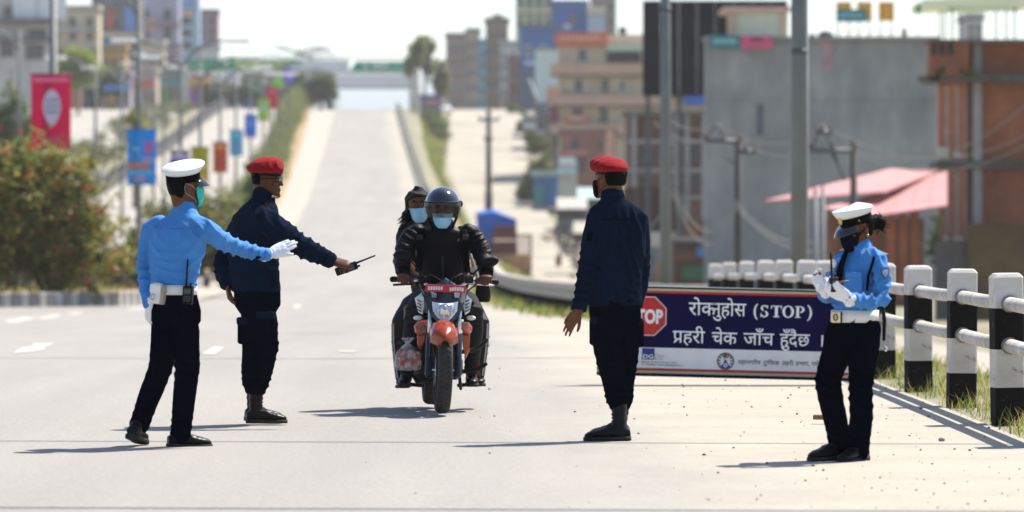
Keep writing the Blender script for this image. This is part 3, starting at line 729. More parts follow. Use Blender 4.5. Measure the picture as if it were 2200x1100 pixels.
tree('tallest slender tree with pale trunk at the crest on the right', 912, 548, 76, .6, [((.2, 0, 7.6), (1.1, 1, 1.5)), ((-.5, 0, 6.2), (.9, .9, 1.3)), ((.6, 0, 5), (.7, .8, 1.4))], 4000, .22, 62, [ML['olive'], ML['mid'], ML['grey']], bark=M_PALEBARK, tr=.2)
tree('bushy olive tree right of the two slender trees at the crest', 945, 552, 118, .5, [((0, 0, 4.4), (1.1, 1, 1.8)), ((.3, 0, 2.8), (1.2, 1, 1.6))], 3500, .22, 63, [ML['olive'], ML['grey'], ML['dry']], tr=.2)
tree('round dark tree left of the main road just under the footbridge', 690, 540, 150, .3, [((0, 0, 3.2), (1.6, 1.4, 1.6)), ((-1.4, 0, 2.2), (1.4, 1.2, 1.5)), ((1.0, 0, 2.0), (1.2, 1.2, 1.6))], 5000, .22, 64, [ML['dark'], ML['blue'], ML['mid']], tr=.2)
tree('small dark treetop beside the left end of the slanted green sign', 652, 590, 112, .2, [((0, 0, 6.0), (1.5, 1.2, 1.1)), ((-.6, 0, 4.2), (1.4, 1.2, 1.3))], 2500, .24, 65, [ML['dark'], ML['blue'], ML['grey']], tr=.2, z0=13.8)
tree('bright light green tree right of the pink banner', 168, 520, 106, .3, [((0, 0, 6.4), (1.9, 1.6, 1.4)), ((-1.2, 0, 5.2), (1.7, 1.5, 1.3)), ((1.2, 0, 5.2), (1.6, 1.5, 1.3)), ((0, 0, 4.0), (1.7, 1.5, .9))], 9000, .22, 66, [ML['lime'], ML['yellow'], ML['olive']], [.55, .25, .2])
tree('dark green tree at the far left edge behind the flowering bush', 20, 230, 105, .3, [((0, 0, 6.4), (1.4, 1, 1.6)), ((-.8, 0, 4.8), (1.3, 1, 1.6)), ((1, 0, 4.8), (1.1, 1, 1.6)), ((1.6, 0, 3.2), (1, 1, 1.2))], 6000, .17, 67, [ML['dark'], ML['mid'], ML['grey']])
tree('thin yellowish tree behind the sky blue banner post', 290, 300, 150, .3, [((0, 0, 5.4), (.6, .6, 1.3)), ((.1, 0, 3.8), (.6, .6, 1.2))], 2500, .16, 68, [ML['yellow'], ML['olive']])
# verge between main road and service road, right
hb = []
for px0, py0, Y, r, h in ((925, 268, 515, 1.2, 1.3), (936, 285, 500, 1.5, 1.5), (928, 252, 525, .9, 1.0), (945, 300, 490, 1.2, 1.0)):
    hb.append(((X_(px0, Y), Y, Z_(py0, Y)), (r, 2, h)))
vb = empty('verge_bush', (X_(930, 510), 510, Z_(300, 510)), 'dark green bush on the verge between main road and dirt service road', 'bush')
leaf_cloud('foliage', [(tuple(Vector(c)-vb.location), r) for c, r in hb], 9000, .16, 71, [ML['mid'], ML['dark'], ML['dark']], vb, kind='stuff')
MB().tube([(0, 0, -1.6), (0, 0, .6)], .12, 6).build('stem', M_BARK, vb)
rs = np.random.RandomState(23); pts = []
for k in range(9000):
    Y = 330+200*rs.rand(); a = xf(Y)+.7; b = float(np.interp(Y, [300, 415, 540], [-.6, -6.4, -7.8])); c = .30+.5*rs.rand()
    wv = (Y-330)/200; lo = a+(b-a)*(.42 if wv < .55 else .35); hi = a+(b-a)*.98
    x = lo+(hi-lo)*rs.rand(); 
    if wv < .12 and rs.rand() < .6: continue
    pts.append((x, Y, H(x, Y)))
blades('verge_weeds', pts, .2, .7, .06, 24, [MG[0], MG[2], MG[1], ML['olive']], .7, 2)
# ================================================================== buildings
M_GLASS = mat('window_glass', (.035, .045, .055, 1), .12, var=.0, spec=.6)
M_FRAME = mat('window_frame', '#6e655c', .7, var=.1)
M_FRAMEW = mat('pale_window_frame', '#cfcac0', .7, var=.1)
def window(root, x0, y0, x1, y1, Y, frame=None, glass=None, t=.1, proud=.06, sill=True):
    a, b = W(x0, y0, Y), W(x1, y1, Y); w, h = b.x-a.x, a.z-b.z; mb = MB(); L = root.location
    cx, cz = (a.x+b.x)/2-L.x, (a.z+b.z)/2-L.z; yy = Y-L.y-proud/2+.02
    for sx in (-1, 1): mb.box((cx+sx*(w/2-t/2), yy, cz), (t, proud+.04, h))
    for sz in (-1, 1): mb.box((cx, yy, cz+sz*(h/2-t/2)), (w-2*t, proud+.04, t))
    if w > 1.0: mb.box((cx, yy+.005, cz), (t*.6, proud, h-2*t))
    f = mb.build('window', frame or M_FRAME, root)
    mb = MB(); mb.box((cx, Y-L.y+.0, cz), (w-2*t, .03, h-2*t)); mb.build('pane', glass or M_GLASS, f)
    if sill:
        mb = MB(); mb.box((cx, yy-.08, cz-h/2-.05), (w+.2, .2, .09)); mb.build('sill', frame or M_FRAME, f)
    return f
def bld(label, x0, x1, ytop, Y, depth, m, name='building', cat='building', zb=None, grid=None, frame=None, roof=True, slabs=(), group=None, parapet=.5):
    xa, xb = X_(x0, Y), X_(x1, Y); xc = (xa+xb)/2
    if zb is None: zb = min(zm(Y), zs(Y))-1.0
    e = empty(name, (xc, Y, zb), label, cat, group); zt = Z_(ytop, Y); w = xb-xa
    mb = MB(); mb.box((0, depth/2, (zt-zb)/2), (w, depth, zt-zb)); mb.build('wall', m, e)
    if roof:
        mb = MB(); mb.box((0, depth/2, zt-zb+.08), (w+.5, depth+.5, .16)); mb.build('roof', M_CONCD, e)
        if parapet:
            mb = MB()
            mb.box((0, .06, zt-zb+.16+parapet/2), (w+.3, .14, parapet)); mb.box((0, depth-.06, zt-zb+.16+parapet/2), (w+.3, .14, parapet))
            for s in (-1, 1): mb.box((s*(w/2+.08), depth/2, zt-zb+.16+parapet/2), (.14, depth-.3, parapet))
            mb.build('parapet', m, e)
    if grid:
        nx, ny, wx, wy, ya, yb = grid
        for j in range(ny):
            for i in range(nx):
                cx = x0+(x1-x0)*(i+.5)/nx; cy = ya+(yb-ya)*(j+.5)/ny
                window(e, cx-wx/2, cy-wy/2, cx+wx/2, cy+wy/2, Y, frame, t=.09)
    for (sx0, sy0, sx1, sy1, sm, proud) in slabs:
        pbox('balcony', sm, sx0, sy0, sx1, sy1, Y, proud, e, proud=proud)
    return e
def wallm(name, c, var=.14, col2=None, sc=.35): return mat('wall_'+name, c, .88, var=var, scale=sc, col2=col2, bump=.15, bscale=8)
WA = wallm('pale_grey', '#b9b7b3'); WB = wallm('dark_grey', '#77757a'); WC = wallm('lilac', '#a5a3b4'); WD = wallm('brown', '#8d7a72'); WE = wallm('cream', '#cdbfa3')
WF = wallm('blueish', '#9db2c6'); WG = wallm('green', '#a9b89a'); WH = wallm('pinkbrick', '#b3756a'); WI = wallm('tan', '#b09a86'); WBL = wallm('blue', '#2f5f9e', .08); WCR = wallm('pinkcream', '#d2b39c')
# ---- left rows
b = bld('pale grey flat roofed block with dark windows at the far left edge', -80, 112, -30, 430, 4, WA, grid=None, zb=3)
window(b, 8, 12, 30, 34, 430); window(b, 60, 62, 100, 82, 430); window(b, 0, 90, 30, 120, 430); window(b, 55, 95, 95, 125, 430)
for q in ((-80, 42, 116, 52), (-80, 82, 116, 90)): pbox('balcony', M_CONCD, *q, 430, 1.2, b, proud=1.2)
pbox('panel', mat('white_board', '#d9dcde', .6), 28, -20, 78, 40, 430, .1, b, proud=.12)
pbox('panel', mat('white_board', '#d9dcde', .6), 82, -20, 108, 40, 430, .1, b, proud=.12)
b = bld('narrow cream block with a white rooftop board beside the grey block on the left', 100, 212, 22, 560, 4, WE, grid=(3, 3, 14, 18, 32, 120)); pbox('panel', M_WHITE, 118, -20, 144, 42, 560, .15, b, proud=.4)
pbox('balcony', WA, 114, 60, 212, 68, 560, 1, b, proud=1); pbox('balcony', WA, 114, 98, 212, 105, 560, 1, b, proud=1)
b = bld('dark grey house with a red panel and a blue panel on its upper floor', 196, 304, -25, 585, 4, WB, grid=(3, 4, 13, 18, -10, 150))
for q, c in (((230, 18, 246, 62), '#b5564a'), ((268, 14, 290, 66), '#6a8ac8'), ((212, 84, 244, 138), '#4a7ac0'), ((222, 130, 238, 160), '#d8a040')): pbox('panel', mat('panel_'+c, c, .6, var=.08), *q, 585, .12, b, proud=.3)
pbox('balcony', WE, 205, 70, 305, 80, 585, 1, b, proud=1.0)
b = bld('lilac grey block with small balconies left of the tall striped tower', 288, 384, -20, 610, 4, WC, grid=(2, 4, 16, 20, 10, 170), slabs=((302, 50, 388, 58, WD, 1), (302, 96, 388, 104, WD, 1), (302, 140, 388, 148, WD, 1)))
pbox('panel', mat('panel_pink', '#d8a898', .6), 314, 38, 336, 66, 610, .1, b, proud=.2)
b = bld('tall pale blue tower with coloured stripes near its top', 374, 427, -15, 640, 4, WF, grid=(1, 3, 22, 14, 30, 110))
for q, c in (((383, 4, 417, 12), '#6a8ad0'), ((383, 12, 417, 20), '#58b0a0'), ((383, 20, 417, 27), '#c08ab0'), ((383, 29, 417, 34), '#d8c070')): pbox('stripe', mat('stripe_'+c, c, .6, var=.05), *q, 640, .1, b, proud=.15)
b = bld('brownish mauve tower at the right end of the left row of buildings', 420, 468, 28, 680, 4, wallm('mauve', '#8f7d84'), grid=(2, 4, 8, 11, 34, 120)); pbox('panel', mat('panel_red', '#c0707a', .6), 463, 30, 469, 90, 680, .1, b, proud=.2)
rs = random.Random(9)
shopc = ['#b7a48e', '#a09aa6', '#c0b5a2', '#8f8a86', '#b59a90', '#a9b0b4', '#9c8f7c', '#bdb8ae']
shopl = ['low tan shop with a white awning left of the sky blue banner', 'low mauve shop with a blue sign band behind the lamp posts', 'low cream shop under the tall striped tower', 'low grey shop with a teal shutter behind the double armed lamp', 'low pinkish shop above the parapet railing', 'low pale grey shop beneath the left green sign', 'low brown shop beneath the middle of the long green sign', 'low off-white shop at the right end of the far left shop row']
accent = ['#e2e4e4', '#3f78b8', '#c65a4a', '#3f8a86', '#c8a04a', '#d8dce0', '#4a8a5a', '#8a5a9a']
for i in range(8):
    x0 = 165+i*58; Y = (560, 545, 552, 570, 590, 600, 608, 616)[i]; yt = 158+rs.randint(-12, 14)-(6 if i > 4 else 0)
    b = bld(shopl[i], x0, x0+56, yt, Y, 4, wallm('shop%d' % i, shopc[i]), name='shop', cat='shop', grid=(3, 1, 11, 20, yt+34, yt+64))
    pbox('awning', mat('awning_'+accent[i], accent[i], .6, var=.08), x0+2, yt+18, x0+54, yt+30, Y, 1.3, b, proud=1.3)
    pbox('shutter', mat('shutter_'+accent[(i+3) % 8], accent[(i+3) % 8], .6, var=.1), x0+8, yt+40, x0+26, yt+76, Y, .08, b, proud=.12)
lowl = ['low brick house half hidden behind the light green tree', 'low pale house with a rusty roof left of the tall striped tower', 'small ochre house squeezed above the white shop awnings', 'small mauve house under the lilac block', 'low white house beneath the brownish mauve tower']
for (x0, x1, yt, Y, c), lb in zip(((112, 170, 112, 550, '#a0705c'), (300, 352, 96, 575, '#c4b8a8'), (220, 270, 108, 556, '#b8964e'), (330, 380, 118, 580, '#988aa0'), (424, 470, 104, 640, '#c8c6c4')), lowl):
    b = bld(lb, x0, x1, yt, Y, 4, wallm('low'+c, c), name='house', cat='house', grid=(3, 2, 9, 13, yt+12, yt+70)); pbox('balcony', M_CONC, x0-2, yt+38, x1+2, yt+43, Y, .8, b, proud=.8)
bush('street_tree', 'dark rounded tree between the light green tree and the white awnings', 'tree', (X_(240, 545), 545, zm(545)), [((0, 0, 3.6), (1.6, 1.2, 1.4)), ((1.1, 0, 2.6), (1.2, 1, 1.1)), ((-1.0, 0, 2.4), (1.2, 1, 1.1))], 4000, .22, 91, [ML['dark'], ML['mid'], ML['grey']], tr=.1)
bush('street_tree', 'dark green trees rising over the middle of the long green sign', 'tree', (X_(520, 650), 650, 14), [((0, 0, 5.0), (1.8, 1.2, 1.5)), ((2.4, 0, 4.6), (1.5, 1, 1.3)), ((-2.2, 0, 4.2), (1.6, 1, 1.4)), ((4.4, 0, 5.2), (1.4, 1, 1.4))], 5000, .26, 92, [ML['dark'], ML['blue'], ML['mid']], tr=.1)
bush('street_tree', 'grey green trees at the left end of the far row under the green sign', 'tree', (X_(452, 590), 590, 13.6), [((0, 0, 2.6), (1.5, 1.2, 1.4)), ((1.8, 0, 2.2), (1.3, 1, 1.2)), ((4.0, 0, 2.5), (1.5, 1, 1.3)), ((6.0, 0, 2.2), (1.5, 1, 1.2)), ((8.4, 0, 2.6), (1.6, 1, 1.5))], 7000, .24, 93, [ML['blue'], ML['grey'], ML['dark']], tr=.08)
# ---- far right row
far = [(958, 1002, 78, 740, WD, 'dark brown block furthest down the right hand row, beside the bushy olive tree'), (1002, 1030, 68, 715, WI, 'tan block second from the far end of the right hand row'), (1028, 1044, 92, 700, mat('wall_cyan', '#6aa4c4', .8), 'narrow light blue house squeezed into the far right hand row'), (1043, 1092, 46, 680, WD, 'tall brown block with a stepped top in the far right hand row'), (1074, 1112, 96, 655, WA, 'pale grey rendered house in front of the stepped brown block'), (1092, 1128, 130, 635, wallm('rust', '#8d6a5c'), 'rust brown house beside the leaning grey pole')]
for k, (x0, x1, yt, Y, m, lb) in enumerate(far):
    nx = max(1, int((x1-x0)/13)); b = bld(lb, x0, x1, yt, Y, 12, m, grid=(nx, 5, 6, 12, yt+10, 235), slabs=[(x0-1, yt+40+i*36, x1+1, yt+44+i*36, M_CONC, .8) for i in range(4) if yt+44+i*36 < 235])
pbox('upper_storey', WI, 1058, 30, 1080, 46, 680, 6, [o for o in COL.objects if o.get('label', '').startswith('tall brown block')][0])
b = bld('pale green block with a grey side rising behind the blue house', 1108, 1188, -30, 665, 10, WG, grid=(4, 3, 11, 16, -10, 60), slabs=((1106, 20, 1190, 27, WE, 1),))
b = bld('brown grey tower behind the blue house on its right', 1270, 1324, -35, 670, 10, WD, grid=(2, 4, 14, 16, 0, 120))
b = bld('bright blue house with stepped roof and painted side wall', 1186, 1262, 10, 620, 10, WBL, grid=None); window(b, 1224, 30, 1236, 50, 620, mat('frame_red', '#b05a50', .7)); window(b, 1240, 100, 1254, 124, 620)
pbox('wing', WBL, 1118, 56, 1200, 245, 605, 8, b); pbox('roof', M_CONCD, 1114, 52, 1204, 57, 604.6, 9, b); pbox('panel', mat('wall_paleblue', '#a8b6c8', .8), 1262, 18, 1300, 74, 618, 5, b); pbox('awning', WE, 1262, 14, 1302, 26, 616, 3, b)
for q in ((1126, 96, 1142, 120), (1160, 96, 1176, 120), (1126, 130, 1142, 152)): window(b, *q, 605, M_FRAMEW)
pbox('mural', mat('white_mural', '#c3cbdc', .7, var=.3, scale=2), 1127, 132, 1150, 182, 604.8, .12, b); pbox('mural', mat('white_mural', '#c3cbdc', .7), 1210, 52, 1226, 62, 619.8, .12, b)
b = bld('pale mint panelled shed standing between the blue house and the cream balconied house', 1150, 1206, 106, 585, 6, mat('mint_sheet', '#b9cbc9', .6, var=.08), name='shed', cat='shed', grid=None, parapet=0)
b = bld('narrow dark blue shop front below the blue house', 1116, 1152, 150, 595, 6, wallm('navy', '#3a5580'), name='shop', cat='shop', grid=(2, 3, 8, 16, 160, 235))
for (x0, x1, yt, Y, c, lb, ac) in ((1126, 1152, 256, 490, '#8d8a92', 'low grey roadside shop with a white awning under the navy shop front', '#d8d8d4'), (1150, 1188, 226, 470, '#9a90a8', 'low lilac roadside shop with a dark shutter beside the leaning grey pole', '#6a6a78'), (1186, 1214, 262, 430, '#a58a80', 'low dusty pink roadside shop left of the cream balconied house', '#b05048')):
    b = bld(lb, x0, x1, yt, Y, 5, wallm('road'+c, c), name='shop', cat='shop', parapet=.2); w_ = x1-x0
    pbox('awning', mat('awning_'+ac, ac, .6), x0-2, yt+12, x1+2, yt+19, Y, 1.2, b, proud=1.2); pbox('shutter', mat('shutter_dark', '#4a4a52', .6), x0+w_*.15, yt+22, x0+w_*.5, yt+52, Y, .08, b, proud=.1); window(b, x0+w_*.6, yt+24, x0+w_*.9, yt+40, Y)
# ---- cream balconied house
Y = 425
b = bld('cream four storey house with pinkish balconies on every floor and an orange roof sign', 1200, 1425, 92, Y, 9, WE, zb=1.0, grid=None, roof=False)
pbox('roof', WCR, 1300, 74, 1428, 96, Y, 9.5, b, proud=.4); pbox('roof_sign', mat('orange_sign', '#c8603c', .7, var=.2, scale=1), 1192, 70, 1304, 98, Y, 1.0, b, proud=1.0)
for i in range(9): pbox('lettering', mat('sign_letter', '#e0b8a0', .7), 1202+i*10, 78, 1208+i*10, 88, Y, .05, b, proud=1.06)
bp = mat('balcony_band', '#c79a86', .85, var=.1, scale=1)
for y0, y1 in ((138, 160), (206, 226), (268, 288)):
    pbox('balcony', M_CONCD, 1182, y1, 1430, y1+5, Y, 1.5, b, proud=1.5)
    f = pbox('parapet', bp, 1182, y0, 1430, y1, Y, .12, b, proud=1.5)
    for i in range(41): pbox('baluster', WE, 1184+i*6, y0+3, 1186+i*6, y1-2, Y, .06, f, proud=1.56, base=b.location)
for q in ((1232, 168, 1254, 200), (1292, 170, 1308, 196), (1392, 172, 1414, 198), (1240, 104, 1262, 134), (1288, 228, 1306, 262), (1230, 232, 1252, 262), (1380, 232, 1402, 260), (1330, 172, 1344, 196)): window(b, *q, Y, M_FRAMEW if q[0] in (1232, 1392, 1240, 1330) else M_FRAME)
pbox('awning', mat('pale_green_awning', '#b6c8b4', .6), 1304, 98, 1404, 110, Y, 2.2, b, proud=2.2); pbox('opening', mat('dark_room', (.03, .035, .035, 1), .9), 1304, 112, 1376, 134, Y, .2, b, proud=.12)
pbox('stair_wall', mat('salmon_wall', '#cf9a86', .85), 1174, 186, 1206, 226, Y, 2, b, proud=1.2); pbox('red_door', mat('maroon_door', '#8a3f48', .6), 1182, 226, 1200, 262, Y, .2, b, proud=.2)
pbox('water_tank', mat('black_tank', (.02, .02, .022, 1), .5), 1330, 58, 1346, 74, Y+3, 1.4, b)
sign(1218, 248, 1266, 263, Y-.6, 'small orange shop sign with pale letters on the cream house', mat('orange_red', '#cf5a3a', .6), scribble(.1, .2, .9, .8, '#eed0b8', 6, 5))
# ---- pinkish brick house and ruins below it
def brick(name, c1, c2, cm, sc=1.0):
    m = bpy.data.materials.new(name); m.use_nodes = True; n = m.node_tree.nodes; l = m.node_tree.links; bs = n['Principled BSDF']; bs.inputs['Roughness'].default_value = .9
    tc = n.new('ShaderNodeTexCoord'); sp = n.new('ShaderNodeSeparateXYZ'); cb = n.new('ShaderNodeCombineXYZ'); l.new(tc.outputs['Object'], sp.inputs[0])
    ad = n.new('ShaderNodeMath'); l.new(sp.outputs[0], ad.inputs[0]); l.new(sp.outputs[1], ad.inputs[1]); l.new(ad.outputs[0], cb.inputs[0]); l.new(sp.outputs[2], cb.inputs[1])
    t = n.new('ShaderNodeTexBrick'); t.inputs['Scale'].default_value = sc; t.inputs['Brick Width'].default_value = .24; t.inputs['Row Height'].default_value = .075; t.inputs['Mortar Size'].default_value = .012
    t.inputs['Color1'].default_value = lin(c1); t.inputs['Color2'].default_value = lin(c2); t.inputs['Mortar'].default_value = lin(cm); l.new(cb.outputs[0], t.inputs[0])
    ns = n.new('ShaderNodeTexNoise'); ns.inputs['Scale'].default_value = .9; ns.inputs['Detail'].default_value = 6; l.new(tc.outputs['Object'], ns.inputs[0])
    r = n.new('ShaderNodeValToRGB'); r.color_ramp.elements[0].position = .3; r.color_ramp.elements[1].position = .7; r.color_ramp.elements[0].color = (.55, .5, .47, 1); r.color_ramp.elements[1].color = (1.1, 1.1, 1.1, 1); l.new(ns.outputs[0], r.inputs[0])
    mx = n.new('ShaderNodeMixRGB'); mx.blend_type = 'MULTIPLY'; mx.inputs[0].default_value = .8; l.new(t.outputs[0], mx.inputs[1]); l.new(r.outputs[0], mx.inputs[2]); l.new(mx.outputs[0], bs.inputs[0])
    return m
BR1 = brick('red_brick', '#b0623a', '#985232', '#7a6048'); BR2 = brick('pink_brick', '#b0705c', '#9c6252', '#8d7668'); BR3 = brick('dull_brick', '#81503c', '#6d4636', '#6a5c50')
b = bld('low pink brick house with a small dark window below the cream house', 1206, 1322, 285, 398, 6, BR2, name='house', cat='house', zb=0, grid=None, parapet=.2)
for q in ((1232, 272, 1244, 290),): pass
window(b, 1228, 298, 1244, 322, 398); window(b, 1240, 336, 1258, 366, 398); window(b, 1282, 300, 1296, 320, 398); pbox('canopy', mat('salmon_sheet', '#c9877a', .7), 1212, 324, 1262, 332, 398, 1.2, b, proud=1.2); pbox('upper_wall', mat('salmon_wall', '#cf9a86', .85), 1206, 336, 1232, 398, 398, .3, b, proud=.2)
pbox('pillar', mat('salmon_wall', '#cf9a86', .85), 1302, 280, 1318, 400, 396.5, .5, b)
b = bld('unfinished dull brick building with concrete columns behind the nearer tall grey post', 1350, 1522, 244, 262, 8, BR3, zb=-5, grid=None, parapet=0)
for px in (1362, 1392, 1452, 1476, 1512): pbox('column', M_CONC, px-5, 244, px+5, 470, 262, .4, b, proud=.35)
for y0 in (300, 362, 420): pbox('beam', M_CONC, 1348, y0, 1524, y0+8, 262, .3, b, proud=.28)
for q in ((1372, 316, 1386, 350), (1402, 318, 1416, 352), (1480, 312, 1500, 350), (1372, 376, 1388, 412), (1484, 372, 1502, 408)): window(b, *q, 262, sill=False)
pbox('roof', M_CONCD, 1346, 238, 1526, 246, 261.5, 9, b)
b = bld('grey shed with green planting on its flat roof beside the grey block', 1430, 1520, 210, 290, 6, WI, name='shed', cat='shed', zb=-5, parapet=0)
bush('rooftop_bush', 'yellow green shrub on the flat roof under the black billboard', 'bush', (X_(1490, 291), 291, Z_(238, 291)), [((0, 0, .5), (.9, .5, .5)), ((.6, 0, .4), (.5, .4, .4))], 1200, .1, 81, [ML['lime'], ML['yellow']], trunk=False)
pbox('tarp', mat('blue_tarp', '#2f62b8', .5), 1470, 204, 1518, 226, 289.5, .3, b)
# ---- black billboard
Y = 225
e = empty('billboard', (X_(1535, Y), Y, -4), 'huge blank black billboard standing behind the tall grey posts', 'billboard')
for i in range(8): pbox('panel', mat('black_board', (.008, .008, .012, 1), .8, var=.15, spec=0, scale=.6), 1381+i*39, 1, 1419.2+i*39, 206, Y, .25, e)
for px in (1392, 1460, 1600, 1680): pbox('leg', M_STEELD, px-5, 206, px+5, 560, Y+.3, .3, e)
for y0 in (30, 90, 150, 200): pbox('brace', M_STEELD, 1384, y0, 1688, y0+4, Y+.28, .15, e)
# ---- dark brown hoarding, grey shutter row
Y = 236
e = empty('hoarding', (X_(1395, Y), Y, -4), 'dark brown hoarding panel behind the red beret officer seen from behind', 'hoarding')
for i in range(4): pbox('panel', mat('brown_board', '#3f2218', .7, var=.15, scale=1), 1338+i*29, 402, 1366+i*29, 498, Y, .15, e)
for px in (1345, 1445): pbox('leg', M_STEELD, px-4, 498, px+4, 606, Y, .2, e)
b = bld('low brown shack with blue and green boards behind the guard fence', 1448, 1530, 520, 205, 4, wallm('shack', '#5d4038'), name='shack', cat='shack', zb=-5, parapet=0)
for q, c in (((1496, 530, 1512, 552), '#4a78b8'), ((1466, 572, 1520, 600), '#2f6a48'), ((1452, 540, 1490, 560), '#6a4638')): pbox('board', mat('board_'+c, c, .6), *q, 205, .08, b, proud=.15)
b = bld('grey blue shop front behind the standing red beret officer', 1340, 1450, 505, 232, 4, wallm('shopblue', '#7b8590'), name='shop', cat='shop', zb=-6, parapet=0); pbox('board', WA, 1360, 500, 1442, 530, 232, .1, b, proud=.3); pbox('shutter', mat('shutter_steel', '#5a7488', .5), 1372, 545, 1402, 610, 232, .1, b, proud=.12); pbox('board', mat('board_tan', '#9a7a5a', .7), 1404, 560, 1436, 606, 232, .1, b, proud=.12)
# ---- the big grey rendered block
def render_wall():
    m = mat('grey_render', (.37, .365, .355, 1), .9, scale=.42, col2='#7d7e7d', bump=.2, bscale=5, stretch=(1, 1, .7))
    n = m.node_tree.nodes; l = m.node_tree.links; bs = n['Principled BSDF']; old = bs.inputs[0].links[0].from_socket
    tc = [x for x in n if x.type == 'TEX_COORD'][0]
    mp = n.new('ShaderNodeMapping'); mp.inputs['Scale'].default_value = (1.1, 1.1, .3); l.new(tc.outputs['Object'], mp.inputs[0])
    t = n.new('ShaderNodeTexNoise'); t.inputs['Scale'].default_value = 1.0; t.inputs['Detail'].default_value = 5; l.new(mp.outputs[0], t.inputs[0])
    r = n.new('ShaderNodeValToRGB'); r.color_ramp.elements[0].position = .35; r.color_ramp.elements[1].position = .62; r.color_ramp.elements[0].color = (.80, .81, .84, 1); r.color_ramp.elements[1].color = (1.05, 1.05, 1.03, 1); l.new(t.outputs[0], r.inputs[0])
    mx = n.new('ShaderNodeMixRGB'); mx.blend_type = 'MULTIPLY'; mx.inputs[0].default_value = .75; l.new(old, mx.inputs[1]); l.new(r.outputs[0], mx.inputs[2]); l.new(mx.outputs[0], bs.inputs[0])
    return m
Y = 200; MRW = render_wall()
e = empty('building', (X_(1766, Y), Y, -5), 'big blank grey rendered block behind the power poles', 'building')
pbox('wall', MRW, 1518, 84, 2016, 700, Y, 2.6, e)
for y0 in (214, 326): pbox('floor_band', MRW, 1518, y0, 2016, y0+5, Y, .05, e, proud=.04)
pbox('roof', M_CONC, 1514, 78, 2020, 84, Y-.3, 3.2, e)
pbox('stain', mat('pink_wash', '#b08d90', .9, var=.2, scale=1), 1768, 88, 1788, 150, Y, .02, e, proud=.012); pbox('patch', mat('grey_patch', '#5d6068', .9), 1626, 224, 1640, 290, Y, .02, e, proud=.012)
rm = empty('rooftop_room', (X_(1622, 203), 203, Z_(80, 203)), 'small cream rooftop room with pink edged roof slab on the grey block', 'rooftop room')
pbox('wall', mat('cream_wall', '#cfd2bd', .85, var=.08), 1572, 24, 1690, 80, 203, 4, rm); pbox('roof', mat('pink_slab', '#c9a79c', .8), 1555, 14, 1700, 24, 202.5, 5, rm)
for px in (1567, 1684, 1578): pbox('column', WCR, px-4, 24, px+4, 80, 202.8, .3, rm)
sign(1526, 76, 1589, 104, 199.6, 'teal wall sign with white lettering at the top left corner of the grey block', mat('teal_sign', '#1f7f86', .5), scribble(.1, .35, .9, .65, '#a8d8d8', 9, 6))
sign(1592, 77, 1660, 105, 199.6, 'pink wall sign beside the teal one on the grey block', mat('pink_sign', '#d0587e', .5), scribble(.28, .2, .72, .45, '#6a3048', 5, 7))
sign(1797, 20, 1863, 47, 200.4, 'teal rooftop sign board standing before two orange rooftop boards', mat('teal_sign', '#1f7f86', .5), scribble(.1, .35, .9, .65, '#a8d8d8', 9, 8))
for (x0, x1, yb, lb) in ((1797, 1829, 40, 'left orange rooftop board partly behind the teal sign'), (1842, 1873, 46, 'middle orange rooftop board at the right end of the teal sign'), (1888, 1921, 45, 'right orange rooftop board standing clear of the teal sign')):
    s_ = sign(x0, 4, x1, yb, 202, lb, mat('orange_board', '#dd9a1e', .55, var=.08), [(.4, .1, .6, .9, '#e0b060')], name='rooftop_board')
    a = s_.location
    mb = MB()
    for dx in (-.25, .25): mb.tube([(dx, .1, 0), (dx, .1, Z_(80, 202)-a.z)], .025, 6); mb.tube([(dx, .1, 0), (dx, .9, Z_(80, 202)-a.z)], .02, 6)
    mb.build('strut', M_GALV, s_)
def tank(px, py0, py1, w, Y, label):
    a = W(px, py1, Y); h = Z_(py0, Y)-a.z; r = w/2/F*Y
    e = empty('water_tank', a, label, 'water tank'); mb = MB(); n = 14
    prof = [(r*.95, 0), (r, .08*h), (r, .7*h), (r*.8, .85*h), (r*.3, .95*h), (r*.3, h)]
    mb.loft([[(q*math.cos(2*math.pi*j/n), q*math.sin(2*math.pi*j/n), z) for j in range(n)] for q, z in prof]); mb.build('body', mat('black_tank', (.02, .02, .022, 1), .5), e)
    MB().box((0, 0, h*1.02), (r*.8, r*.8, .05), bev=.01).build('lid', mat('black_tank', (.02, .02, .022, 1), .5), e)
tank(1774, 68, 80, 34, 203, 'wide black water tank on the grey block roof left of the teal rooftop sign'); tank(1943, 60, 80, 10, 203, 'narrow black water tank on the grey block roof right of the orange boards'); tank(1745, 72, 80, 12, 203, 'small dark tank on the roof close beside the tall grey post')
# ---- red brick building at the right edge
M_MOSS = mat('mossy_concrete', (.13, .125, .105, 1), .9, scale=2.5, col2='#3f4032')
Y = 150
e = empty('building', (X_(2120, Y), Y, -5), 'red brick building with concrete columns and tall paired windows at the right edge', 'building')
pbox('wall', BR1, 2030, 88, 2330, 800, Y, 2.5, e); pbox('terrace_wall', BR1, 1998, 88, 2082, 162, Y-.9, .9, e)
pbox('slab', M_MOSS, 1996, 160, 2332, 176, Y-.8, 3, e); pbox('slab', M_MOSS, 1976, 164, 2020, 172, Y-.8, 1, e); pbox('slab', M_MOSS, 2012, 346, 2332, 362, Y-.4, 2.6, e); pbox('coping', M_CONCD, 1998, 84, 2332, 90, Y-.9, 3, e)
for px in (2098, 2330): pbox('column', M_CONC, px-9, 90, px+9, 600, Y, .35, e, proud=.30)
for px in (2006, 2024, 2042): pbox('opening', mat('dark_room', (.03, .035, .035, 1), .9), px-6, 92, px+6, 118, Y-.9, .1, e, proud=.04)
pbox('bay', mat('pale_plaster', '#b5a999', .85, var=.2, scale=1.2), 2015, 178, 2076, 520, Y-.02, .6, e, proud=.12)
fr = mat('terracotta_frame', '#a8573a', .8, var=.15)
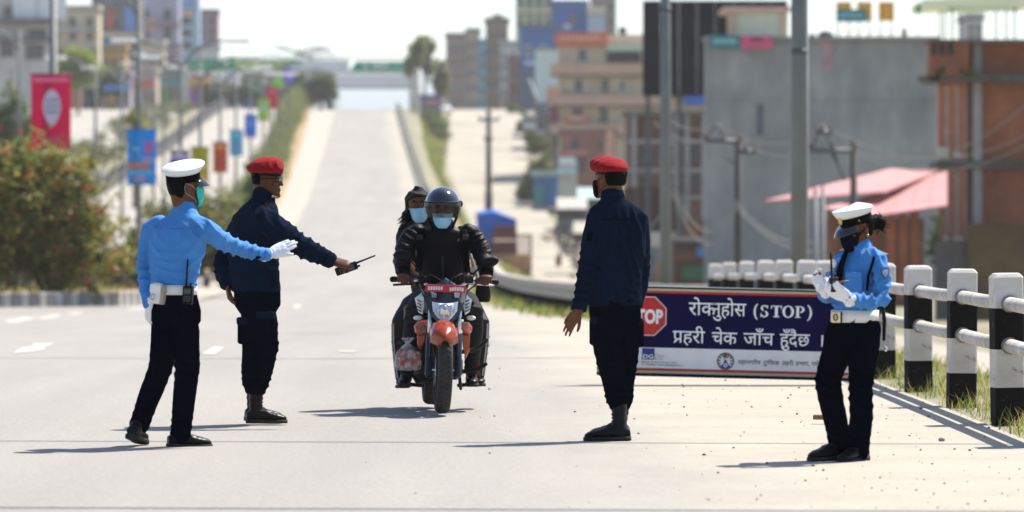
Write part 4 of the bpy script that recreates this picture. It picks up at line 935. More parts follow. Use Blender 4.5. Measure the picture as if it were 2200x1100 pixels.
for y0, y1 in ((186, 330), (372, 510)):
    for px in (2020, 2042, 2064): pbox('mullion', fr, px-5, y0-6, px+5, y1+10, Y, .3, e, proud=.28)
    pbox('lintel', fr, 2014, y0-12, 2072, y0-4, Y, .3, e, proud=.32)
    for px in (2031, 2053): window(e, px-8, y0, px+8, y1, Y-.16, M_FRAMEW, mat('pale_blind', '#a89c88', .8), t=.06, proud=.05)
pbox('air_conditioner', mat('ac_box', '#b5aca0', .6), 2014, 316, 2036, 342, Y, .5, e, proud=.5)
pbox('low_wall', brick('stained_brick', '#6f5a32', '#5e4828', '#66583a'), 2080, 480, 2330, 700, Y-3, .3, e); pbox('low_wall', M_CONCD, 2010, 520, 2084, 700, Y-2.6, .3, e)
bush('wall_creeper', 'green creeper hanging on the brick building beside the pink roof', 'plant', (X_(2010, 148), 148, Z_(560, 148)), [((0, 0, .9), (.22, .3, .7)), ((-.1, 0, .3), (.25, .3, .5))], 900, .07, 83, [ML['lime'], ML['mid']], tr=.02)
bush('terrace_weeds', 'dark weeds growing along the concrete ledge of the brick building', 'plant', (X_(2030, 148.8), 148.8, Z_(159, 148.8)), [((0, 0, .1), (.4, .15, .18)), ((.8, 0, .05), (.5, .15, .12))], 500, .06, 84, [ML['dark'], ML['olive']], trunk=False)
# canopy on its roof
e = empty('roof_canopy', (X_(2110, 153), 153, Z_(86, 153)), 'pale sheet canopy on thin posts over the brick building roof', 'canopy')
mb = MB(); a = W(1975, 22, 153)-e.location; b_ = W(2340, -20, 153)-e.location
mb.prism([(a.x, a.z), (b_.x, a.z+.15), (b_.x, a.z+.55), (a.x, a.z+.28)], -2, 3); mb.build('sheet', mat('canopy_sheet', '#dfe3cf', .7, var=.05, translucent='#dfe3cf'), e)
for px in (2020, 2030, 2046, 2062, 2140, 2162, 2180):
    p = W(px, 84, 153-(px % 5)*.4)-e.location; MB().tube([p, p+Vector((0, 0, 1.15))], .03, 6).build('post', M_STEELD, e)
for (x0, x1, y0) in ((2030, 2070, 14), (2060, 2200, 3)):
    p, q = W(x0, y0, 151.5)-e.location, W(x1, y0-6, 151.5)-e.location; MB().tube([p, q], .03, 6).build('beam', M_STEELD, e)
mb = MB(); rs = random.Random(3)
for i in range(14): x = X_(2040+i*11, 151); mb.add([(x-.05-e.location.x, -2.05, a.z), (x+.07-e.location.x, -2.05, a.z), (x-e.location.x, -2.05, a.z-.16)], [(0, 1, 2)])
mb.build('bunting', mat('bunting_green', '#2f8a5a', .7), e)
e2 = empty('flag', W(1972, 84, 152), 'small green triangular flag on a thin pole at the corner of the brick building roof', 'flag')
MB().tube([(0, 0, 0), (0, 0, 1.2)], .015, 6).build('pole', M_GALV, e2); MB().prism([(-.1, .95), (.14, .95), (.02, 1.28)], -.01, .01).build('cloth', mat('flag_green', '#1f8a4a', .7), e2)
e3 = bld('hazy grey block far behind the brick building roof', 2078, 2112, 42, 420, 8, WA, grid=(2, 2, 8, 10, 50, 85), zb=5)
# ---- pink roofed shed
Y = 142
e = empty('shed', (X_(1850, Y), Y, -4), 'open shed with a faded pink sheet roof in two stepped slopes on brick pillars', 'shed')
MP = mat('pink_roof_sheet', '#bd8986', .6, var=.12, scale=.8)
L = e.location
def roofq(pts, t=.06):
    mb = MB(); p = [Vector(q)-L for q in pts]; mb.add([*p, *[q+Vector((0, 0, -t)) for q in p]], [(0, 1, 2, 3), (7, 6, 5, 4), (0, 4, 5, 1), (1, 5, 6, 2), (2, 6, 7, 3), (3, 7, 4, 0)]); return mb
def strips(c0, c1, c2, c3, n):
    for i in range(n):
        t0, t1 = i/n, (i+.97)/n
        roofq([Vector(c0).lerp(c1, t0), Vector(c0).lerp(c1, t1), Vector(c3).lerp(c2, t1), Vector(c3).lerp(c2, t0)]).build('roof_sheet', MP, e)
strips(W(1642, 431, 139), W(1900, 411, 138.5), W(2018, 366, 147), W(1912, 362, 147), 7)
strips(W(1768, 446, 137.5), W(1876, 463, 136), W(2035, 424, 140.5), W(1918, 407, 142.5), 4)
strips(W(1876, 463, 136), W(2036, 440, 136), W(2036, 366, 147), W(1918, 406, 142.8), 4)
for px in (1790, 1838, 1880, 1915, 1940, 1966): pbox('pillar', BR1, px-9, 450 if px < 1900 else 445, px+9, 640, 140 if px < 1900 else 139, .4, e)
pbox('wall', BR3, 1778, 470, 1985, 660, 143, .25, e)
# ---- power poles and cables
def power_pole(px, Y, ytop, arms, label, r=.11, m=None, zb=None):
    z = H(X_(px, Y), Y)-.2 if zb is None else zb; e = empty('power_pole', (X_(px, Y), Y, z), label, 'power pole'); h = Z_(ytop, Y)-z
    MB().tube([(0, 0, 0), (0, 0, h)], [r*1.25, r*.8], 10).build('pole', m or mat('weathered_pole', (.075, .07, .062, 1), .85, var=.2, scale=2), e)
    for (x0, y0, x1, y1, br) in arms:
        a, b = W(x0, y0, Y-.15)-e.location, W(x1, y1, Y-.15)-e.location; mb = MB(); mb.tube([a, b], max(.045, r*.6), 6); c = mb.build('crossarm', M_STEELD, e)
        k = max(2, int((b-a).length/.5))
        for i in range(k+1):
            p = a.lerp(b, i/k); MB().rtube([p+Vector((0, 0, .05)), p+Vector((0, 0, .16))], .035, 6).build('insulator', mat('insulator', '#6a4a3a', .4), c)
        for q in br: 
            a2, b2 = W(*q[:2], Y-.1)-e.location, W(*q[2:], Y-.1)-e.location; MB().tube([a2, b2], .03, 6).build('brace', M_STEELD, e)
    return e
power_pole(1586, 120, 288, [(1515, 302, 1592, 304, [(1516, 300, 1540, 264), (1540, 264, 1560, 304), (1555, 330, 1575, 352)]), (1586, 326, 1622, 326, [])], 'dark power pole with a peaked steel crossarm left of the thick grey post')
power_pole(1834, 118, 302, [(1740, 323, 1838, 324, [(1742, 322, 1768, 268), (1768, 268, 1800, 350), (1784, 322, 1816, 388)]), (1752, 282, 1786, 286, [])], 'dark power pole with a wide crossarm before the pink roof')
power_pole(1050, 240, 236, [(1028, 257, 1072, 257, []), (1040, 300, 1058, 300, [])], 'thin power pole with a short crossarm rising behind the truck', r=.16)
mb = MB()
e = [o for o in COL.objects if o.get('label', '').startswith('thin power pole with')][0]
p = W(1050, 455, 239.6)-e.location; MB().box(p, (.42, .4, 2.2), bev=.05).build('transformer_box', M_CONCD, e)
power_pole(1752, 112, 405, [], 'short pale concrete pole close right of the thick grey post', r=.07, m=M_CONC); power_pole(1768, 114, 398, [], 'short pale concrete pole second right of the thick grey post', r=.06, m=M_CONC)
power_pole(1196, 470, 158, [], 'leaning grey pole left of the cream house', r=.28, m=M_GALV).rotation_euler = (0, R(-21), 0)
for px, Y, r, lb in ((1717, 66, .122, 'thick grey lamp post between the two power poles, behind the sign board'), (1430, 88, .105, 'thick grey lamp post rising in front of the black billboard')):
    z = H(X_(px, Y), Y)-.3; e = empty('lamp_post', (X_(px, Y), Y, z), lb, 'lamp post')
    MB().tube([(0, 0, 0), (0, 0, 5), (0, 0, 9.5)], [r*1.12, r, r*.8], 16).build('pole', M_GALV, e)
    zc = Z_(108 if px == 1717 else 18, Y)-z; MB().tube([(0, 0, zc-.07), (0, 0, zc+.02)], r*1.05, 16).build('collar', M_STEELD, e)
    MB().tube([(0, 0, 9.4), (-.9, 0, 9.9), (-2, 0, 10)], [r*.6, r*.5, r*.4], 8).build('arm', M_GALV, e); MB().box((-2.3, 0, 9.98), (.8, .3, .12), bev=.03).build('lamp_head', M_WHITE, e)
    if px == 1717: MB().tube([(r*1.0, -.02, 0), (r*1.0, -.02, 8)], .012, 6).build('conduit', M_WHITE, e)
M_CABLE = mat('cable', '#8d8d88', .7, var=.1); M_CABLED = mat('dark_cable', '#2f2f2e', .7, var=.1)
def cable(a, b, sag, r, m, label, group=None, n=14, name='cable'):
    a, b = Vector(a), Vector(b); mb = MB(); mb.tube([a.lerp(b, i/n)-Vector((0, 0, sag*4*(i/n)*(1-i/n))) for i in range(n+1)], r, 5)
    return tag(mb.build(name, m, None, None), label, 'cable', group)
lb1 = 'pale sagging cable running from the left power pole towards the right edge'; g1 = 'pale sagging cables before the grey block'
for (x0, y0, x1, y1, s, q) in ((1540, 262, 1768, 268, .55, 'upper cable sagging between the peaks of the two power poles'), (1768, 268, 2240, 270, .9, 'upper cable sagging from the right power pole across the brick building'), (1592, 304, 1740, 324, .25, 'short cable between the crossarms of the two power poles'), (1838, 322, 2240, 190, .9, 'cable climbing steeply from the right power pole over the brick wall'), (1838, 330, 2240, 290, .7, 'cable rising gently from the right power pole over the brick wall'), (1430, 250, 1540, 266, .25, 'short upper cable from the black billboard to the left power pole'), (1405, 262, 1515, 302, .2, 'short lower cable from the brick ruin to the left power pole')):
    cable(W(x0, y0, 119.8), W(x1, y1, 117.5), s, .014, M_CABLE, q, 'sagging cables before the grey block')
for (x0, y0, x1, y1, s, q) in ((1448, 405, 1586, 430, 1.0, 'slack cable loop left of the left power pole, upper of a pair'), (1448, 420, 1586, 440, 1.2, 'slack cable loop left of the left power pole, lower of a pair'), (1586, 440, 1745, 520, .35, 'cable slanting down right from the left power pole, upper of a pair'), (1586, 450, 1745, 540, .3, 'cable slanting down right from the left power pole, lower of a pair'), (1300, 470, 1448, 410, .8, 'slack cable behind the shoulder of the red beret officer')):
    cable(W(x0, y0, 119.5), W(x1, y1, 119.5), s, .018, M_CABLE, q, 'low hanging cable loops')
cable((-14, 34.1, 14.2), (16, 32.5, 14.4), .25, .034, M_CABLED, 'dark cable crossing overhead whose shadow falls behind the officers', None)
cable((-12, 26.6, 11.5), (16, 25.2, 11.8), .25, .042, M_CABLED, 'dark cable crossing overhead whose shadow falls in front of the officers', None)
# ---- kiosks, awnings, truck, car, walker on the right hand service road
e = bld('small blue tin kiosk with a turquoise door beside the green bush', 1146, 1202, 378, 385, 4, mat('tin_blue', '#3f78b0', .6, var=.2), name='kiosk', cat='kiosk', parapet=0, grid=None); pbox('door', mat('tin_turquoise', '#4a9a90', .6), 1148, 400, 1166, 450, 385, .1, e, proud=.1); pbox('awning', mat('awning_pale', '#b9c4c0', .6), 1140, 366, 1204, 378, 384, 1.8, e)
e = bld('small grey kiosk with a white top panel above the market awnings', 1200, 1240, 345, 380, 4, WA, name='kiosk', cat='kiosk', parapet=0); pbox('panel', M_WHITE, 1202, 338, 1236, 352, 379, .1, e); pbox('awning', mat('awning_mint', '#a9c8c4', .6), 1196, 362, 1236, 374, 378.6, 1.8, e)
for (x0, x1, y0, Y, lb, c) in ((1240, 1296, 412, 350, 'stall with a pale mint awning just left of the red beret officer', '#a3b8b2'), (1196, 1262, 434, 345, 'stall with a white awning and grey front on the dirt road edge', '#aeaca2'), (1232, 1290, 486, 325, 'low stall with a cream top nearest on the dirt road edge', '#a8a492')):
    e = empty('market_stall', (X_((x0+x1)/2, Y), Y, H(X_((x0+x1)/2, Y), Y)-.3), lb, 'stall')
    a, b_ = W(x0, y0, Y)-e.location, W(x1, y0+14, Y)-e.location
    mb = MB(); mb.add([(a.x, -.8, b_.z), (b_.x, -.8, b_.z), (b_.x, 1.2, a.z+.35), (a.x, 1.2, a.z+.35), (a.x, -.8, b_.z-.08), (b_.x, -.8, b_.z-.08), (b_.x, 1.2, a.z+.27), (a.x, 1.2, a.z+.27)], [(0, 1, 2, 3), (7, 6, 5, 4), (0, 4, 5, 1), (1, 5, 6, 2), (2, 6, 7, 3), (3, 7, 4, 0)]); mb.build('awning', mat('awn_'+c, c, .7, var=.08), e)
    for sx in (a.x+.05, b_.x-.05):
        for yy in (-.75, 1.1): MB().tube([(sx, yy, 0), (sx, yy, b_.z)], .03, 6).build('post', M_STEELD, e)
    MB().box(((a.x+b_.x)/2, .5, b_.z*.35), ((b_.x-a.x)*.9, .9, b_.z*.7), bev=.02).build('counter', mat('stall_front', '#6a7278', .7, var=.25, scale=2), e)
    MB().box(((a.x+b_.x)/2, 1.15, b_.z*.5), ((b_.x-a.x)*.95, .05, b_.z)).build('back_board', mat('stall_back', '#4a423c', .8, var=.25), e)
bush('roadside_bush', 'rounded green bush above the blue kiosk beside the dirt service road', 'bush', (X_(1158, 392), 392, Z_(440, 392)), [((0, 0, 2.4), (1.3, 1.1, 1.4)), ((-.9, 0, 1.4), (1.1, 1.1, 1.2)), ((.4, 0, 3.6), (.9, .9, .9)), ((-1.1, 0, .6), (1.0, .9, .9))], 6000, .16, 85, [ML['olive'], ML['mid'], ML['dark'], ML['grey']])
for (px, Y, py, k, lb, sd_, ms) in ((1128, 500, 300, 1.0, 'dark scrubby bush at the road edge below the rust brown house', 94, ['dark', 'mid', 'blue']), (1150, 455, 330, 1.2, 'dark bush at the foot of the leaning grey pole', 95, ['dark', 'olive', 'mid']), (1186, 440, 345, 1.0, 'olive bush between the leaning grey pole and the cream house', 96, ['olive', 'mid', 'dry']), (1108, 545, 262, 1.1, 'small dark bush at the top right edge of the dirt service road', 97, ['dark', 'blue', 'grey'])):
    bush('roadside_bush', lb, 'bush', (X_(px, Y), Y, Z_(py, Y)), [((0, 0, .9*k), (.9*k, .9, .9*k)), ((.7*k, 0, .6*k), (.8*k, .8, .7*k)), ((-.5*k, 0, 1.5*k), (.6*k, .7, .6*k))], 2600, .17, sd_, [ML[q] for q in ms])
e = empty('rubble_heap', (X_(1290, 290), 290, H(X_(1290, 290), 290)), 'long heap of grey rubble and scrap along the dirt road edge', 'rubble heap')
mb = MB(); rs = random.Random(12)
for i in range(220): yy_ = rs.uniform(-60, 62); mb.box((rs.gauss(.4, .9)-.03*yy_*(yy_ > 0), yy_, H(X_(1290, 290), 290+yy_)-e.location.z+rs.uniform(0, .6)), (rs.uniform(.2, .9), rs.uniform(.3, 1.2), rs.uniform(.2, .7)), Matrix.Rotation(rs.uniform(0, 3), 3, (rs.random(), rs.random(), 1)))
mb.build('rubble', mat('rubble', '#7d7264', .9, var=.3), e, kind='stuff')
# truck seen from behind
Y = 226; zt = Z_(606, Y)
t = empty('truck', (X_(1092, Y), Y, zt), 'parked brown cargo truck with a bright blue tarpaulin behind the guard fence', 'truck')
def tb(name, x0, y0, x1, y1, d0, d1, m, bev=.02):
    a, b_ = W(x0, y0, Y)-t.location, W(x1, y1, Y)-t.location; return MB().box(((a.x+b_.x)/2, (d0+d1)/2, (a.z+b_.z)/2), (b_.x-a.x, d1-d0, a.z-b_.z), bev=bev).build(name, m, t)
MT = mat('truck_wood', '#6a4030', .75, var=.2, scale=2); MTT = mat('truck_tan', '#b08a62', .75, var=.2, scale=2)
for i in range(3): tb('side_board', 1058, 502+i*15, 1112, 515+i*15, 0, .1, MT)
tb('tailgate', 1058, 546, 1142, 580, -.05, .08, MTT); tb('cargo_floor', 1056, 580, 1142, 588, 0, 5.5, M_STEELD); tb('side_panel', 1139, 505, 1143, 580, .0, 5.4, MT); tb('side_panel', 1057, 505, 1060, 580, .1, 5.4, MT)
for i in range(6): tb('rail_bar', 1114+i*5, 506, 1116+i*5, 546, 0, .05, MT)
tb('top_rail', 1112, 503, 1143, 507, -.02, .06, MT); tb('bumper', 1060, 588, 1140, 597, -.15, .0, M_CONCD)
a = W(1066, 468, Y)-t.location
mb = MB(); q0, q1, q2 = W(1022, 460, Y)-t.location, W(1110, 472, Y)-t.location, W(1030, 515, Y)-t.location
mb.loft([[(q0.x, 2.2, q0.z), (q0.x+.9, 2.2, q0.z+.12), (q1.x, 2.2, q1.z), (q1.x-.05, 2.2, q2.z+.2), (q0.x+.1, 2.2, q2.z-.1)], [(q0.x, 5.2, q0.z+.1), (q0.x+.9, 5.2, q0.z+.25), (q1.x, 5.2, q1.z), (q1.x, 5.2, q2.z), (q0.x, 5.2, q2.z)]], 0, False); mb.build('tarpaulin', mat('truck_tarp', '#2f62b8', .5, var=.12, scale=2), t)
tb('load', 1062, 486, 1110, 502, .4, 3.5, mat('load_maroon', '#6a3a3e', .8)); tb('cab', 1036, 520, 1110, 600, 5.5, 7.2, mat('cab_blue', '#2f5a9a', .4))
for sx in (1068, 1130):
    for d in (1.2, 6.2):
        p = W(sx, 596, Y)-t.location; mb = MB(); mb.tube([(p.x-.13, d, .42), (p.x+.13, d, .42)], .45, 16); w = mb.build('wheel', mat('tyre_far', (.03, .03, .03, 1), .8), t); MB().tube([(p.x-.14, d, .42), (p.x+.14, d, .42)], .2, 12).build('hub', M_STEELD, w)
for sx in (1064, 1136): tb('tail_light', sx-3, 590, sx+3, 595, -.2, -.15, mat('tail_red', '#a02020', .3), bev=0)
# cars
def car(px, Y, py, label, col, rz=0, sc=1.0):
    p = W(px, py, Y); e = empty('car', p, label, 'car', None, rz); M = mat('car_'+col, col, .3, var=.03, coat=.6)
    mb = MB()
    def sec(x, w, z0, z1, k=.12): return [(x, -w+k*.3, z0), (x, w-k*.3, z0), (x, w, z0+k), (x, w, z1-k), (x, w-k, z1), (x, -w+k, z1), (x, -w, z1-k), (x, -w, z0+k)]
    mb.loft([sec(-1.95, .6, .35, .72), sec(-1.85, .74, .25, .84), sec(-1.2, .8, .22, .93), sec(.9, .8, .22, .95), sec(1.7, .76, .25, .82), sec(1.95, .6, .35, .68)]); mb.build('body', M, e)
    mb = MB(); mb.loft([sec(-1.5, .62, .9, .95, .02), sec(-1.0, .6, .9, 1.38), sec(.1, .62, .9, 1.45), sec(.95, .66, .9, .97, .02)]); mb.build('cabin', M_GLASS, e)
    MB().box((-.45, 0, 1.44), (1.0, 1.1, .06), bev=.02).build('roof', M, e)
    for x in (-1.2, 1.25):
        for s in (-1, 1): w = MB().tube([(x, s*.66, .3), (x, s*.82, .3)], .31, 18).build('wheel', mat('tyre_far', (.03, .03, .03, 1), .8), e); MB().tube([(x, s*.8, .3), (x, s*.83, .3)], .18, 12).build('rim', M_GALV, w)
    for s in (-1, 1): MB().box((1.9, s*.5, .62), (.1, .25, .12), bev=.02).build('headlight', M_WHITE, e)
    return e
car(955, 535, 245, 'tiny white car at the top of the dirt service road', '#e4e4e2', R(-90))
car(2222, 44, 655, 'dark green grey car hidden behind the fence at the right edge', '#3a4542', R(80)).location = (5.9, 45, H(5.9, 45)+.35)
sign(905, 206, 945, 214, 530, 'small blue shop board beside the tall slender trees', mat('blue_board', '#3a4a8a', .6), []); sign(907, 214, 944, 222, 529, 'small red shop board beneath the blue board at the crest', mat('red_board', '#b84a50', .6), scribble(.2, .3, .8, .9, '#e0c0b8', 4, 11))
e = bld('low dark stall beneath the small blue and red boards at the crest', 902, 948, 206, 533, 4, WB, name='stall', cat='stall', parapet=0)
# rocks of scrub on the right bank below the guard fence
rs = np.random.RandomState(77); pts = []
for k in range(5000):
    Y = 70+130*rs.rand(); x = xf(Y)+.8+4*rs.rand(); pts.append((x, Y, H(x, Y)))
blades('bank_weeds', pts, .1, .5, .03, 78, [MG[1], MG[0], MG[2]], .7, 2)
# ================================================================== people kit
SK = mat('skin', (.150, .055, .025, 1), .55, var=.12, scale=18, spec=.15, bump=.08, bscale=220)
SKD = mat('skin_dark', (.100, .036, .016, 1), .5, var=.12, scale=18, spec=.2, bump=.08, bscale=220)
HAIR = mat('black_hair', (.0022, .0018, .0018, 1), .6, var=.3, scale=30, stretch=(1, 1, .2), bump=.5, bscale=120, spec=.04)
NAVY = mat('navy_twill', (.0034, .0090, .0240, 1), .9, var=.15, scale=5, bump=.35, bscale=24, spec=.03)
NAVYT = mat('dark_navy_trousers', (.0008, .0012, .0048, 1), .9, var=.15, scale=5, bump=.22, bscale=22, spec=0)
SHIRT = mat('sky_blue_shirt', (.050, .215, .53, 1), .80, var=.07, scale=5, bump=.22, bscale=24, sheen=.05, spec=.25)
REDW = mat('red_felt', (.23, .0040, .0075, 1), .92, var=.14, scale=9, bump=.25, bscale=160, sheen=.06, spec=.15)
WCAP = mat('white_vinyl', (.80, .80, .78, 1), .42, var=.02, scale=4, spec=.5)
GLOVE = mat('white_cotton', (.76, .76, .79, 1), .85, var=.05, scale=20, bump=.25, bscale=60)
NAVY2 = mat('navy_field_trousers', (.0010, .0018, .0055, 1), .92, var=.12, scale=5, bump=.25, bscale=26, spec=0)
BLK = mat('black_cloth', (.0015, .0015, .002, 1), .9, var=.2, scale=20, bump=.2, bscale=80, spec=.05)
BLKL = mat('black_leather', (.0025, .0024, .0026, 1), .38, var=.2, scale=18, bump=.3, bscale=40, spec=.16)
BLKP = mat('black_plastic', (.003, .003, .0035, 1), .5, var=.1, scale=20, spec=.14)
BLKG = mat('black_gloss', (.010, .010, .012, 1), .12, var=0, spec=.6, coat=.4)
WBELT = mat('white_belt', (.72, .71, .68, 1), .5, var=.05, scale=10, spec=.4)
BRASS = mat('brass', (.62, .45, .16, 1), .3, var=.1, metal=.9)
CHROME = mat('chrome', (.62, .63, .65, 1), .18, var=.05, metal=1)
MASKB = mat('mask_light_blue', '#8cc0dc', .85, var=.05, scale=20, bump=.3, bscale=60)
MASKT = mat('mask_turquoise', '#2fb8a6', .85, var=.05, scale=20, bump=.3, bscale=60)
MASKK = mat('mask_black', (.004, .004, .006, 1), .85, var=.1, scale=20, spec=.04)
EYEW = mat('eye_white', (.22, .20, .18, 1), .3, var=0); EYEB = mat('eye_dark', (.01, .007, .005, 1), .15, var=0)
def axes(th):
    t = R(th); return Vector((math.cos(t), -math.sin(t), 0)), Vector((math.sin(t), math.cos(t), 0))   # right, forward
def eln(c, r, f, w, d, n=20, p=2.3):
    out = []
    for j in range(n):
        a = 2*math.pi*j/n; ca, sa = math.cos(a), math.sin(a)
        out.append(c+r*(w*math.copysign(abs(ca)**(2/p), ca))+f*(d*math.copysign(abs(sa)**(2/p), sa)))
    return out
def headM(c, yaw, pitch=0, roll=0, sc=1.0):
    """head frame: face +Y, yaw 0 looks away from the camera, 90 to the right"""
    return Matrix.Translation(c) @ Matrix.Rotation(R(-yaw), 4, 'Z') @ Matrix.Rotation(R(pitch), 4, 'X') @ Matrix.Rotation(R(roll), 4, 'Y') @ Matrix.Scale(sc, 4)
HR = [(-.119, .078, .030, .020), (-.112, .089, .005, .034), (-.098, .093, -.02, .046), (-.08, .092, -.045, .053), (-.06, .089, -.066, .059), (-.035, .088, -.084, .066), (-.01, .089, -.094, .071), (.015, .088, -.099, .0745), (.04, .088, -.101, .0765), (.065, .083, -.097, .074), (.09, .064, -.083, .064), (.108, .038, -.06, .045), (.118, .012, -.03, .02)]
def head_at(z):
    zz = [h[0] for h in HR]; return [float(np.interp(z, zz, [h[i] for h in HR])) for i in (1, 2, 3)]
def head_ring(z, off=0, n=24):
    yf, yb, w = head_at(z); c = (yf+yb)/2; b = (yf-yb)/2
    return [((w+off)*math.cos(2*math.pi*j/n), c+(b+off)*math.sin(2*math.pi*j/n), z) for j in range(n)]
def add_head(mb, M, neck_to, neck_r=.056):
    k = len(mb.v)
    mb.loft([head_ring(h[0]) for h in HR])
    mb.rtube([(0, .080, .024), (0, .094, -.002), (0, .105, -.026)], [(.007, .008), (.009, .009), (.013, .010)], 10)
    mb.ell((-.012, .093, -.029), (.008, .009, .007)); mb.ell((.012, .093, -.029), (.008, .009, .007))
    mb.ell((0, .089, -.056), (.024, .008, .006)); mb.ell((0, .088, -.067), (.021, .009, .007)); mb.ell((0, .086, -.100), (.022, .012, .014))
    for s in (-1, 1):
        mb.ell((s*.032, .081, .030), (.022, .009, .006)); mb.ell((s*.046, .064, -.022), (.020, .018, .018))
        mb.ell((s*.078, -.012, -.008), (.008, .019, .031), rot=Matrix.Rotation(s*-.35, 3, 'Z'))
    mb.xform(M, k)
    a = M @ Vector((0, -.030, -.055)); b = Vector(neck_to)
    mb.rtube([a, a.lerp(b, .5), b], [neck_r, neck_r*.97, neck_r*1.12], 14)
def add_hand(mb, wrist, d, n, ts=1, curl=(.25, .3, .25), thumb=(.55, .75, .25), sc=1.0, spread=.05, wr=.028, fcurl=None, tcurl=.2):
    d = Vector(d).normalized(); n = Vector(n); n = (n-d*n.dot(d)).normalized(); s = d.cross(n)*ts; wrist = Vector(wrist)
    mb.rtube([wrist-d*.03*sc, wrist+d*.015*sc, wrist+d*.05*sc, wrist+d*.085*sc], [(wr*sc, wr*.8*sc), (wr*1.05*sc, wr*.72*sc), (.040*sc, .017*sc), (.041*sc, .0145*sc)], 14, ref=s)
    mb.ell(wrist+(d*.035+s*.024+n*.006)*sc, (.022*sc, .022*sc, .018*sc))
    L = (.074, .083, .077, .060); O = (.0305, .0105, -.0100, -.0295); B = (.086, .092, .088, .078)
    for i in range(4):
        p = wrist+(d*B[i]+s*O[i])*sc; pts = [p-d*.012*sc, p]; a = 0; cu = curl if fcurl is None else fcurl[i]
        dd = (d+s*spread*(1.5-i)).normalized()
        for k, fr in enumerate((.45, .31, .24)):
            a += cu[k]; v = dd*math.cos(a)+n*math.sin(a); pts.append(pts[-1]+v*L[i]*fr*sc)
        mb.rtube(pts, [.0092*sc, .0092*sc, .0085*sc, .0078*sc, .0068*sc], 10)
    p = wrist+(d*.028+s*.030)*sc; v = (d*thumb[0]+s*thumb[1]+n*thumb[2]).normalized(); pts = [p]
    for k, l in enumerate((.042, .033, .026)):
        pts.append(pts[-1]+v*l*sc); v = (v+d*tcurl-s*tcurl*.6+n*tcurl*.5).normalized()
    mb.rtube(pts, [.0125*sc, .0115*sc, .0098*sc, .0082*sc], 10)
def body(e, head, neck, sh, arms, legs, hands, skin=SK, voxel=.0048, torso=None, neck_r=.056):
    """one continuous figure under the clothes; hands = specs added bare (None where a glove covers the hand)"""
    mb = MB(); add_head(mb, head, neck, neck_r)
    pel = (Vector(legs[0][0])+Vector(legs[1][0]))/2; nk = Vector(neck)
    mb.rtube([nk+Vector((0, 0, .02)), nk.lerp(pel, .25), nk.lerp(pel, .6), pel], [.05, (.10, .07), (.09, .07), (.10, .07)], 14)
    for s_, a in zip(sh, arms):
        mb.rtube([nk.lerp(Vector(s_), .3)-Vector((0, 0, .045)), Vector(s_)-Vector((0, 0, .01)), *a], [.030, .036, .034, .027], 10)
    for l in legs: mb.rtube([pel.lerp(Vector(l[0]), .5), *l], [.06, .06, .045, .032], 10)
    for h in hands:
        if h: add_hand(mb, **h)
    return garment('body', mb, skin, e, e.location, voxel, 3, noise=0)
def shell(mb, M, zs_, a0, a1, off, n=14, thick=.004, bulge=0):
    """curved sheet over the face: angle 0 is straight ahead"""
    g = []
    for k in (0, 1):
        for z in zs_:
            yf, yb, w = head_at(z); c = (yf+yb)/2; b = (yf-yb)/2
            for j in range(n):
                t = R(a0+(a1-a0)*j/(n-1)); u_ = (z-zs_[0])/(zs_[-1]-zs_[0]); q = off+thick*k+bulge*max(0, math.cos(t))**3*(.35+.65*(1-(u_*2-1)**2))+(.020*max(0, math.cos(t*1.2))**10*max(0, 1-abs(u_-.80)/.5) if bulge else 0)
                g.append(M @ Vector(((w+q)*math.sin(t), c+(b+q)*math.cos(t), z)))
    m = len(zs_); fs = []
    for i in range(m-1):
        for j in range(n-1):
            a = i*n+j; fs.append((a, a+1, a+1+n, a+n)); a += m*n; fs.append((a, a+n, a+1+n, a+1))
    N = m*n
    for j in range(n-1): fs.append((j, j+N, j+1+N, j+1)); a = (m-1)*n+j; fs.append((a, a+1, a+1+N, a+N))
    for i in range(m-1): a = i*n; fs.append((a, a+n, a+n+N, a+N)); a = i*n+n-1; fs.append((a, a+N, a+n+N, a+n))
    mb.add(g, fs, 0, True)
def mask(e, M, m, loops=True, z0=-.124, z1=-.002, a=62, loopm=None, bulge=.016):
    mb = MB(); shell(mb, M, [z0+(z1-z0)*i/9 for i in range(10)], -a, a, .012, bulge=bulge, n=20)
    o = mb.build('face_mask', m, e, e.location)
    if loops:
        mb = MB()
        for s in (-1, 1):
            t = R(a*s)
            def pt(z, ang, q=.01):
                yf, yb, w = head_at(z); return M @ Vector(((w+q)*math.sin(R(ang*s)), (yf+yb)/2+((yf-yb)/2+q)*math.cos(R(ang*s)), z))
            mb.tube([pt(-.02, a), pt(.005, 80, .012), M @ Vector((s*.086, -.03, .02)), M @ Vector((s*.088, -.042, -.01)), M @ Vector((s*.084, -.03, -.04)), pt(-.07, 80, .008), pt(-.1, a, .008)], .0015, 6)
        mb.build('ear_loop', loopm or m, o, None).location = (0, 0, 0)
        k = o.children[0]; k.data.transform(Matrix.Translation(-Vector(e.location)))
    return o
def eyes(e, M):
    for s in (-1, 1):
        mb = MB(); mb.ell((0, 0, 0), (.0125, .0105, .0058)); mb.xform(M @ Matrix.Translation((s*.031, .0815, .008))); o = mb.build('eye', EYEW, e, e.location)
        mb = MB(); mb.ell((0, 0, 0), (.006, .003, .006)); mb.xform(M @ Matrix.Translation((s*.031, .0925, .008))); mb.build('iris', EYEB, o, e.location)
        mb = MB(); mb.rtube([(s*.014, .091, .031), (s*.032, .0895, .037), (s*.052, .079, .031)], [.004, .0048, .003], 8); mb.xform(M); mb.build('eyebrow', HAIR, e, e.location)
